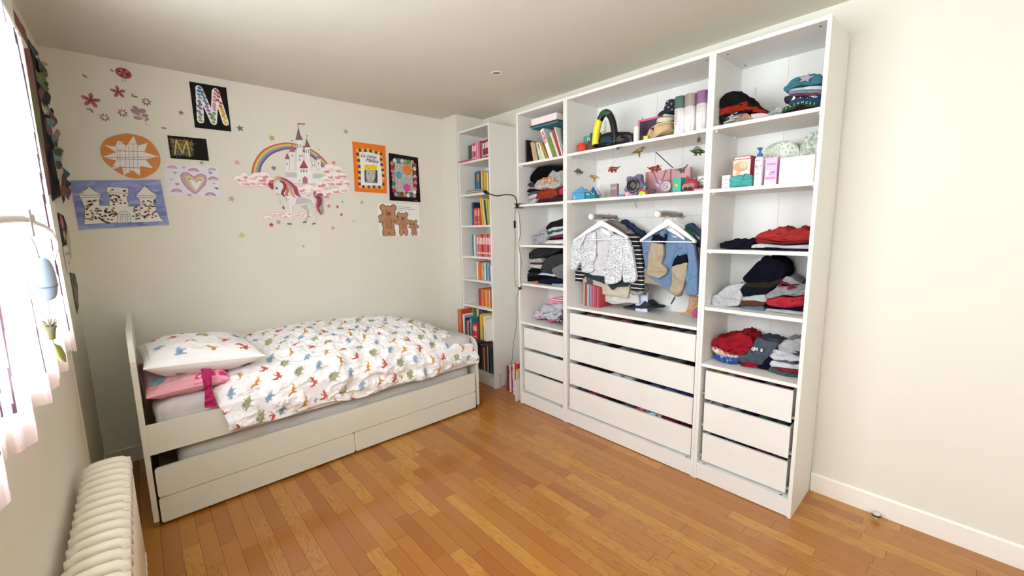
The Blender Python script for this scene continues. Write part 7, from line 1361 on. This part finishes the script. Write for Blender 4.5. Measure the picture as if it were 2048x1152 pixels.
BL = [('lime green wedge block at the foot of the block pile', [(.933,1.675),(.924,1.695),(.894,1.694),(.878,1.677),(.879,1.674)], 'b8cc3c', .03), ('red triangular block in the block pile', [(.938,1.69),(.923,1.722),(.898,1.694),(.9,1.691)], 'b8303c', .045), ('second red block right of the lime wedge', [(.903,1.689),(.899,1.711),(.872,1.683),(.875,1.675),(.89,1.677)], 'a82c3c', .05), ('pale blue diamond block on top of the block pile', [(.93,1.72),(.915,1.746),(.893,1.723),(.903,1.703)], '5aa8c4', .05)]
for lb, P, c, x in BL:
    s = MB(); s.prism([(y, max(z, ZT)) for y, z in P], 0, x, x+.012); o = s.build('toy_block', mat(c, rough=.4)); tag(o, lb, 'block', 'toy blocks on the toy shelf')
# lilac plush with a round face
e = empty('plush_toy', 'lilac plush toy with two pointed ears and a round pale face disc', 'toy', (.08, .780, ZT))
s = MB(); s.ball((0, 0, .042), .04, sc=(.7, 1, 1)); s.build('body', mat('a793a6', rough=.9), e)
s = MB(); s.tube([(0, .022, .06), (-.002, .040, .082), (-.004, .052, .10)], .01, rads=[.013, .012, .003]); s.build('ear', mat('b5a2b4', rough=.9), e)
s = MB(); s.tube([(0, .030, .04), (-.006, .05, .058), (-.01, .064, .068)], .01, rads=[.012, .012, .004]); s.build('ear', mat('b5a2b4', rough=.9), e)
s = MB(); s.lathe([(0, -.006), (.022, -.006), (.029, 0), (.029, .008)], (-.034, -.022, .042), 'X', 28); s.build('face_disc', mat('cbb9bd', rough=.5), e)
s = MB(); s.tube([(-.041, -.022+.015*math.cos(a), .042+.015*math.sin(a)) for a in [i*PI/8 for i in range(16)]], .0015, closed=True); s.ball((-.041, -.018, .046), .0035); s.ball((-.041, -.028, .037), .004); s.build('face_print', mat('6a4c58', rough=.6), e)
s = MB(); s.ball((-.01, .075, .02), .017, sc=(.8, 1.3, .8)); s.build('tail', mat('5c4a5c', rough=.9), e)
e = empty('phone_box', 'upright turquoise box with a round yellow button on the toy shelf', 'toy', (.07, .692, ZT)); s = MB(); s.box(-.03, .03, -.027, .023, 0, .085, bev=.003); s.build('case', mat('35a890', rough=.5), e)
s = MB(); s.lathe([(0, -.0028), (.0095, -.0028), (.0105, 0)], (-.03, 0, .04), 'X', 20); s.build('button', mat('e8b84c', rough=.4), e)
# pink gift box, long, behind
o = carton('gift_box', 'long dusty pink box standing behind the toys, under the hanging dinosaurs', 'box', .20, .235, .69, .985, ZT, ZT+.158, 'c9969a', bev=.002)
decal(o, [(rc(-.03, -.022, 0, .158), '8a4c50'), ([(.10, .158), (.09, .158), (.045, .06), (.05, .05)], '9c5c60'), ([(.0, .158), (.012, .158), (.05, .05), (.042, .05)], '9c5c60'), (rc(.125, .1475, 0, .157), 'b0787c')], -.0177)
# red goggle-eyed toy
e = empty('plush_toy', 'red and mauve round plush toy with two big dark eyes', 'toy', (.065, .615, ZT))
s = MB(); s.ball((0, 0, .036), .038, sc=(.8, 1.15, .95)); s.tube([(0, .018, .06), (-.002, .026, .082), (0, .022, .09)], .008, rads=[.011, .009, .003]); s.build('body', mat('a83a44', rough=.7), e)
s = MB(); s.ball((-.018, .022, .028), .024, sc=(.8, 1.1, .9)); s.ball((-.018, -.008, .03), .022, sc=(.8, 1, .95)); s.build('muzzle', mat('b07a84', rough=.8), e)
for yy in (.016, -.012): s = MB(); s.ball((-.038, yy, .017), .0095, sc=(.6, 1.1, 1)); s.build('eye', mat('1a1014', rough=.2), e)
s = MB(); s.lathe([(.011, 0), (.012, .001), (.012, .08), (.0105, .084), (.0105, .002)], seg=20); o = s.build('plastic_tube', mat('dcdcd8', rough=.15, alpha=.6)); o.location = (.13, .628, ZT); tag(o, 'clear plastic tube standing beside the red plush toy', 'tube')
e = empty('logo_card', 'white card with a black arch and letter m on the toy shelf', 'card', (.10, .572, ZT)); s = MB(); s.box(0, .003, -.032, .024, 0, .085); s.build('sheet', mat('e6e2de', rough=.5), e)
s = MB(); s.tube([(-.001, -.002+.020*math.cos(a), .052+.018*math.sin(a)) for a in np.linspace(.25, PI-.25, 16)], .0016, seg=6); s.box(-.001, .0005, -.02, .016, .049, .051); s.box(-.001, .0005, -.02, .016, .018, .020); s.build('arch_print', mat('2a2826'), e)
text('lettering', 'm', .026, mat('2a2826'), (-.0012, -.002, .026), RW, e, bold=.0008)
s = MB(); s.box(-.012, .02, -.02, .02, 0, .014, bev=.002); o = s.build('toy_block', mat('231c1e')); o.location = (.08, .562, ZT+.0125); tag(o, 'small black block resting on the pink notebook under the white m card', 'block')
o = carton('notebook', 'pink notebook lying flat at the right end of the toy shelf', 'book', 0.03, .095, .522, .585, ZT, ZT+.012, 'd88a98', bev=.001)
s = MB(); s.ball((0, 0, 0), .012); o = s.build('toy_ball', mat('6a6260', rough=.4)); o.location = (.10, .538, ZT+.098); tag(o, 'small grey ball on top of the white card at the shelf\'s right end', 'ball')
# stick
s = MB(); (a, b_) = [(.872,1.931),(.759,1.827)]; s.tube([(.12, a[0], a[1]), (.12, b_[0], b_[1])], .0028, seg=6); o = s.build('stick', mat('241c1a')); tag(o, 'thin black stick slanting down behind the hanging dinosaurs', 'stick')
# ------------------------------------------------------------------ hanging dinosaur mobile
def dino(label, u, x, kind, col, s_, yaw, tilt=0, hang=None, group='metallic dinosaurs hanging on threads over the toy shelf'):
    """u = (y, z) centre; built facing +x locally"""
    e = empty('hanging_dinosaur', label, 'toy', (x, u[0], u[1]), (tilt, 0, yaw), group)
    M_ = mat(col, rough=.32, metal=.55); b = MB()
    if kind == 'trex': spine = [(-.045, 0, -.002, .001), (-.03, 0, .002, .004), (-.015, 0, .005, .008), (0, 0, .006, .012), (.014, 0, .012, .009), (.022, 0, .018, .006)]; head = [(.022, 0, .019, .008), (.036, 0, .016, .005)]; legs = [(-.002, .007, -.024), (.004, -.007, -.022)]; arms = [(.014, .006, .002), (.014, -.006, .002)]
    elif kind == 'long': spine = [(-.05, 0, .0, .001), (-.03, 0, -.002, .003), (-.012, 0, 0, .009), (.004, 0, 0, .01), (.018, 0, .01, .005), (.03, 0, .022, .003)]; head = [(.03, 0, .024, .004), (.037, 0, .022, .003)]; legs = [(-.01, .006, -.02), (-.01, -.006, -.02), (.007, .006, -.02), (.007, -.006, -.02)]; arms = []
    else: spine = [(-.048, 0, .016, .0012), (-.034, 0, .006, .004), (-.018, 0, .003, .010), (0, 0, .003, .0125), (.015, 0, .0, .010)]; head = [(.018, 0, .0, .0105), (.034, 0, -.006, .005)]; legs = [(-.014, .008, -.018), (-.014, -.008, -.018), (.01, .007, -.018), (.01, -.007, -.018)]; arms = []
    k = s_
    b.tube([(p[0]*k, p[1]*k, p[2]*k) for p in spine], 1, rads=[p[3]*k for p in spine], seg=10); b.tube([(p[0]*k, p[1]*k, p[2]*k) for p in head], 1, rads=[p[3]*k for p in head], seg=10)
    b.build('body', M_, e)
    b = MB()
    for lx, ly, lz in legs: b.tube([(lx*k, ly*k, -.002*k), (lx*k+.002*k, ly*k, lz*.5*k), (lx*k-.001*k, ly*k, lz*k), (lx*k+.005*k, ly*k, lz*k)], 1, rads=[.0055*k, .004*k, .0028*k, .002*k], seg=7)
    for lx, ly, lz in arms: b.tube([(lx*k, ly*k, .006*k), (lx*k+.004*k, ly*k, lz*k), (lx*k+.009*k, ly*k, lz*k)], 1, rads=[.003*k, .002*k, .0012*k], seg=6)
    b.build('legs', M_, e)
    b = MB()
    if kind == 'steg':
        for i in range(7):
            t = i/6; xx = -.03+.045*t; zz = .012+.006*math.sin(PI*t); h = .008+.010*math.sin(PI*t)
            for sg in (1, -1): b.add([(xx*k-.004*k, sg*.002*k, zz*k-.004*k), (xx*k+.004*k, sg*.002*k, zz*k-.004*k), (xx*k-.002*k, sg*.004*k, (zz+h)*k), (xx*k, sg*.001*k, zz*k)], [(0, 1, 2), (1, 3, 2), (3, 0, 2), (0, 3, 1)])
        b.build('back_plates', M_, e)
    elif kind == 'tric':
        b.lathe([(.0, 0), (.012*k, .001*k), (.0145*k, .004*k), (.010*k, .005*k), (0, .004*k)], (.012*k, 0, .006*k), 'X', 14)
        for a in ((.022, .005, .012, .038, .006, .020), (.022, -.005, .012, .038, -.006, .020), (.034, 0, -.002, .042, 0, .003)): b.tube([(a[0]*k, a[1]*k, a[2]*k-.004*k), (a[3]*k, a[4]*k, a[5]*k-.004*k)], 1, rads=[.002*k, .0004*k], seg=6)
        b.build('frill_and_horns', M_, e)
    elif kind == 'spin':
        b.prism([(-.024*k, .008*k), (-.016*k, .022*k), (0, .028*k), (.012*k, .02*k), (.016*k, .006*k)], 1, -.001*k, .001*k); b.build('back_sail', M_, e)
    # thread up to the shelf above
    b = MB(); Mi = Matrix.LocRotScale(Vector(e.location), e.rotation_euler, None).inverted()
    top = Mi @ Vector((x+(hang or 0), u[0]+(hang or 0)*.5, 1.974 if u[1] < 1.974 else u[1]+.03)); b.tube([(0, 0, .006*k), top], .0005, seg=4); b.build('thread', mat('9a948c'), e)
    return e
DN = [(1.398,1.862),(1.259,1.807),(1.116,1.85),(1.039,1.965),(.904,1.922),(.808,1.816),(.64,1.794),(.555,1.877),(.544,1.937)]
W_ = -PI/2
dino('small dark green plated dinosaur hanging farthest left over the toys', DN[0], .03, 'steg', '5a6248', .85, W_+.9)
dino('golden long-tailed dinosaur hanging above the teal toy castle', DN[1], .02, 'trex', 'a88c4c', 1.0, PI/2+.1, hang=.0)
dino('red horned dinosaur hanging left, above the small grey-mauve book', DN[2], .03, 'tric', '9c4a3c', 1.05, PI/2+.1)
dino('thin silver dinosaur hanging just before the edge of the highest shelf', DN[3], -.03, 'long', '8c9088', .7, 0.3, .9)
dino('golden walking dinosaur hanging below the white bottle', DN[4], -.02, 'trex', '8c7440', 1.15, W_, .1)
dino('red horned dinosaur hanging before the long pink box', DN[5], .0, 'tric', 'a04c3c', 1.1, W_, -.2)
dino('slim dark grey dinosaur hanging head-down before the pink box\'s right end', DN[6], .0, 'long', '5c625c', .9, W_, .0)
dino('dark green plated dinosaur hanging near the right panel of the toy shelf', DN[7], .0, 'steg', '4c5a3c', 1.0, W_)
dino('bronze sail-backed dinosaur hanging highest right, near the purple-lidded canister', DN[8], -.02, 'spin', '8a7048', .8, .4)
s = MB(); P = [(1.212,1.844),(1.159,1.856),(1.103,1.871),(1.026,1.961),(.964,2.005)]; s.tube(crv([(.0, y, z) for y, z in P], 20), .0005, seg=4); P = [(.697,1.811),(.65,1.818),(.576,1.869),(.534,1.921)]; s.tube(crv([(.0, y, z) for y, z in P], 20), .0005, seg=4)
o = s.build('mobile_thread', mat('8c867c')); tag(o, 'fine thread stringing the hanging dinosaurs together', 'thread')
# ------------------------------------------------------------------ hangers and hanging clothes (middle unit)
HW = mat('f2f1ee', rough=.35)
def hanger(label, x, apex, l, r, rodz, rody, m=HW, group=None):
    """wide plastic hanger in the plane X=x: apex, left end, right end in (y, z)"""
    e = empty('clothes_hanger', label, 'hanger', (0, 0, 0), group=group)
    A, Lf, R = Vector(apex), Vector(l), Vector(r); s = MB()
    for q in (Lf, R):
        n_ = 9; V = []; 
        for i in range(n_+1):
            t = i/n_; c = A.lerp(q, t)+Vector((0, .004*math.sin(PI*t))); h = .015*(1-t)+.009; dx = .010*(.4+.6*t)
            V += [(x-dx, c.x, c.y-h), (x+dx, c.x, c.y-h), (x+dx, c.x, c.y+h*.6), (x-dx, c.x, c.y+h*.6)]
        F = [(4*i+j, 4*i+(j+1) % 4, 4*i+4+(j+1) % 4, 4*i+4+j) for i in range(n_) for j in range(4)]+[(0, 1, 2, 3), (4*n_+3, 4*n_+2, 4*n_+1, 4*n_)]
        s.add(V, F)
    s.ball((x, A.x, A.y), .016, sc=(.5, 1, .9)); s.build('shoulders', m, e)
    s = MB(); s.tube([(x, Lf.x, Lf.y-.004), (x, R.x, R.y-.004)], .0042, seg=8); s.build('crossbar', m, e)
    s = MB(); s.tube([(x, A.x, A.y), (x, A.x, A.y+.03)]+[(x, rody+.019*math.cos(a), rodz+.002+.019*math.sin(a)) for a in np.linspace(-PI/2-.9, PI-.4, 14)][::1], .0023, seg=6); s.build('hook', STEEL, e)
    return e
def hang(label, parts, group, m=None):
    """garment on a hanger: parts = (name, outline (y,z), x0, x1, material)"""
    e = empty('hanging_garment', label, 'hanging clothes', (0, 0, 0), group=group)
    for nm, O, xa, xb, mm in parts: lump(nm, None, None, O, xa, xb, mm if not isinstance(mm, str) else fabric(mm), parent=e, wr=.005, bulge=.008, ws=16, seed=hash_(nm, O))
    return e
def hash_(nm, O): return (sum(map(ord, nm))*7+int(abs(O[0][0])*1000)) % 83
LEAF = leafy('dfe1e4', '7f8994', 120, .40)
GL, GR = 'clothes on the left hanging rod', 'clothes on the right hanging rod'
hang('short white cardigan with grey leaf print on the front hanger, left rod', [
 ('back_lining', [(1.302,1.472),(1.222,1.474),(1.144,1.451),(1.158,1.394),(1.201,1.184),(1.209,1.143),(1.323,1.145),(1.353,1.16),(1.3,1.272)], .075, .085, 'ecebee'),
 ('front_panel', [(1.142,1.442),(1.082,1.426),(1.049,1.408),(1.049,1.271),(1.055,1.195),(1.067,1.124),(1.12,1.1),(1.19,1.091),(1.199,1.186),(1.177,1.265)], .05, .075, LEAF),
 ('front_panel', [(1.401,1.385),(1.332,1.459),(1.273,1.452),(1.271,1.275),(1.297,1.233),(1.288,1.18),(1.329,1.159),(1.391,1.163),(1.4,1.242)], .05, .075, LEAF),
 ('sleeve', [(1.057,1.408),(1.017,1.411),(.984,1.348),(.966,1.257),(.948,1.165),(.956,1.133),(.978,1.12),(1.043,1.119),(1.053,1.271)], .045, .085, LEAF),
 ('sleeve', [(1.448,1.402),(1.329,1.459),(1.394,1.386),(1.393,1.243),(1.454,1.166),(1.512,1.193),(1.501,1.266),(1.47,1.392)], .045, .085, LEAF)], GL)
hang('dark slate garment whose hem shows under the leaf-print cardigan', [('body', [(1.407,1.196),(1.066,1.216),(1.034,1.109),(1.037,1.086),(1.131,1.074),(1.161,1.045),(1.202,1.088),(1.316,1.106),(1.403,1.134)], .095, .115, '3c4852')], GL)
hang('cream garment hanging below the dark slate hem', [('body', [(1.361,1.197),(1.042,1.215),(1.044,1.086),(1.058,.996),(1.197,1.004),(1.338,1.006)], .125, .15, 'e2d9c2')], GL)
hang('white ruffled garment hanging lowest on the left rod', [('body', [(1.289,1.095),(1.014,1.118),(.983,.968),(1.084,.963),(1.193,.936),(1.279,.956)], .155, .18, 'e9e6e2')], GL)
STR = striped('17151c', 'dedbd8', axis='Z', freq=36, duty=.80)
hang('black garment with thin white stripes behind the leaf-print cardigan', [('sleeve', [(1.064,1.441),(.982,1.431),(.941,1.309),(.922,1.1),(.933,1.058),(1.011,1.06),(1.013,1.111),(.981,1.126),(.996,1.283),(1.026,1.357)], .09, .13, STR), ('cuff', [(1.013,1.063),(.925,1.067),(.933,1.041),(1.003,1.03)], .09, .13, 'a8a6a8'), ('sleeve', [(1.497,1.074),(1.495,1.164),(1.431,1.231),(1.402,1.128),(1.428,1.082)], .09, .12, STR)], GL)
hang('grey-mauve garment third on the left rod', [('body', [(1.275,1.524),(1.211,1.532),(1.119,1.493),(.993,1.405),(.972,1.305),(1.052,1.212),(1.206,1.27)], .16, .19, '9c9094')], GL)
hang('taupe garment on a bare hanger shoulder, left rod', [('body', [(1.252,1.51),(1.221,1.513),(1.105,1.45),(1.089,1.44),(1.147,1.339),(1.235,1.404)], .145, .16, '8a7c68')], GL)
hang('navy jacket hanging at the back of the left rod', [('body', [(1.188,1.525),(1.142,1.528),(1,1.435),(.992,1.39),(1,1.209),(1.142,1.201),(1.162,1.402)], .22, .27, '3a4660')], GL)
hang('cream scrap sleeve hanging under the cardigan\'s left side', [('sleeve', [(1.432,1.137),(1.405,1.139),(1.393,1.083),(1.413,1.073),(1.431,1.08)], .11, .13, 'd8d0bc')], GL)
hanger('wide white hanger at the front of the left rod', .045, [(1.216,1.513)][0], [(1.444,1.39)][0], [(1.005,1.413)][0], 1.553, 1.293, group='hangers on the left rod')
for k, (xx, dy) in enumerate(((.09, -.01), (.13, .0), (.17, -.005), (.24, .0))):
    a = (1.293+dy, 1.49)
    hanger('white hanger, %s from the front on the left rod' % ordn(k+1), xx, a, (1.293+dy+.15, 1.40), (1.293+dy-.15, 1.405), 1.553, 1.293, group='hangers on the left rod')
JB, JN, JC = '7f9cbe', '1e2036', 'c4b49c'
hang('blue fleece jacket with navy and beige panels on the front hanger, right rod', [
 ('back', [(.886,1.442),(.825,1.466),(.694,1.435),(.624,1.396),(.641,1.316),(.641,1.169),(.717,1.115),(.738,1.088),(.869,1.158),(.898,1.192),(.93,1.328)], .085, .10, JB),
 ('collar', [(.802,1.415),(.8,1.453),(.767,1.466),(.756,1.449),(.765,1.436),(.769,1.412)], .055, .085, JB),
 ('navy_panel', [(.848,1.405),(.837,1.429),(.756,1.436),(.759,1.416),(.769,1.373),(.863,1.382)], .055, .085, JN),
 ('beige_panel', [(.865,1.382),(.774,1.38),(.765,1.314),(.782,1.258),(.74,1.218),(.75,1.188),(.766,1.182),(.792,1.162),(.874,1.181),(.87,1.282)], .05, .085, JC),
 ('sleeve', [(.914,1.411),(.845,1.443),(.852,1.366),(.866,1.317),(.903,1.316),(.92,1.379)], .055, .09, JB),
 ('blue_panel', [(.682,1.395),(.608,1.402),(.593,1.372),(.621,1.318),(.699,1.295),(.696,1.316),(.678,1.344)], .05, .085, JB),
 ('navy_panel', [(.695,1.288),(.676,1.312),(.624,1.318),(.622,1.272),(.692,1.25),(.711,1.241)], .048, .085, JN),
 ('beige_panel', [(.711,1.242),(.613,1.27),(.624,1.174),(.646,1.084),(.675,1.068),(.722,1.089),(.705,1.168)], .048, .085, JC),
 ('sleeve', [(.626,1.397),(.583,1.378),(.554,1.245),(.547,1.088),(.571,1.077),(.611,1.077),(.622,1.174),(.607,1.266)], .045, .09, JB),
 ('hem_cord', [(.687,1.057),(.68,1.053),(.702,1.013),(.709,1.011)], .05, .054, DARK),
 ('neck_label', [(.731,1.425),(.699,1.422),(.7,1.408),(.727,1.412)], .082, .085, 'd8d4dc')], GR)
hang('beige hem of a sweater hanging below the blue jacket', [('body', [(.935,1.216),(.761,1.227),(.67,1.109),(.671,1.06),(.71,1.047),(.733,1.081),(.794,1.097),(.888,1.143),(.932,1.113)], .11, .14, 'b8aa98')], GR)
hang('red garment behind the blue jacket, seen at both of its sides', [('body', [(.95,1.317),(.914,1.344),(.776,1.351),(.608,1.368),(.582,1.262),(.584,1.138),(.601,1.137),(.626,1.165),(.918,1.201),(.953,1.184)], .13, .155, '9c2034')], GR)
hang('green garment behind the red one on the right rod', [('body', [(.707,1.467),(.671,1.456),(.639,1.426),(.626,1.366),(.696,1.364)], .17, .195, '2f7a58')], GR)
hang('denim blue garment hanging at the back of the right rod', [('body', [(.729,1.48),(.687,1.497),(.626,1.452),(.618,1.35),(.667,1.349)], .23, .27, '4c617c')], GR)
hang('dark grey sleeve hanging left of the blue jacket, low', [('sleeve', [(.95,1.111),(.911,1.114),(.902,1.071),(.927,1.034),(.948,1.043)], .12, .14, '6c6862')], GR)
hanger('wide white hanger at the front of the right rod', .045, [(.733,1.509)][0], [(.915,1.393)][0], [(.566,1.393)][0], 1.553, .80, group='hangers on the right rod')
for k, (xx, dy) in enumerate(((.10, -.005), (.14, -.02), (.18, -.02), (.24, -.03))):
    hanger('white hanger, %s from the front on the right rod' % ordn(k+1), xx, (.80+dy, 1.49), (.80+dy+.14, 1.40), (.80+dy-.14, 1.405), 1.553, .80, group='hangers on the right rod')
# on the floor of the hanging compartment
ZH = .9105
mg = [('white', 'd8cfc8'), ('dark red', 'a83038'), ('red', 'c04440'), ('green', '6a7c64'), ('pale blue', 'a8bccc'), ('blue', '7a94b4'), ('violet', '7a5c84'), ('mauve', 'b08a9c'), ('pink', 'c46a80'), ('rose', 'b8607c'), ('plum', '8a4a68'), ('pink', 'cc8094'), ('crimson', 'a0304c'), ('rose', 'b05c74'), ('dark red', '8c2c40'), ('red', 'b83a44'), ('pink', 'c8748c'), ('crimson', '9a2c40'), ('red', 'b4343c')]
y = 1.405
for i, (cn, c) in enumerate(mg):
    th = .0065 if i not in (1, 4) else .011; y -= th+.0006
    book(.10, y, ZH, .2, th, .165-.001*i, c, '%s thin magazine, %s from the left under the hanging clothes' % (cn, ordn(i)), 'magazines standing under the hanging clothes')
o = carton('cardboard_sheet', 'pale blue sheet with small dots standing under the left hanging clothes', 'sheet', .19, .196, .94, 1.03, ZH, ZH+.15, 'cfd6ee', bev=.001)
decal(o, [(ell(.0, .03, .005, .004), '6a7cb4'), (ell(.02, .06, .004, .004), '6a7cb4'), (ell(-.02, .07, .004, .005), '6a7cb4')], -.0032)
lump('bag', 'flat black bag lying at the back under the hanging clothes', 'bag', [(1.127,.917),(1.112,.931),(.993,.949),(.959,.985),(.944,.985),(.908,.958),(.867,.959),(.85,.954),(.88,.943)], .17, .30, mat('1c1c26', rough=.7), zmin=ZH, ylim=(.6, 1.3))
e = empty('doll', 'doll with long blond hair and a pink dress under the hanging blue jacket', 'doll', (0, 0, 0))
lump('hair', None, None, [(.617,1.068),(.566,1.067),(.561,.973),(.585,.963),(.618,.945),(.667,.943),(.671,.954),(.633,.97),(.618,1.014)], .09, .13, fabric('dcb48c'), zmin=ZH, ylim=(.52, .8), parent=e, wr=.008, ws=35)
lump('dress', None, None, [(.594,.97),(.581,.982),(.558,.992),(.555,.945),(.586,.944)], .075, .12, fabric('e06aa4'), zmin=ZH, ylim=(.52, .8), parent=e)
s = MB(); (a, b_) = [(1.134,1.655),(1.128,1.609)]; s.tube([(.33, a[0], a[1]), (.325, (a[0]+b_[0])/2, (a[1]+b_[1])/2), (.335, b_[0], b_[1])], .0015, seg=5); o = s.build('cord', mat('3c3a38')); tag(o, 'short dark cord on the back panel above the clothes rods', 'cord')
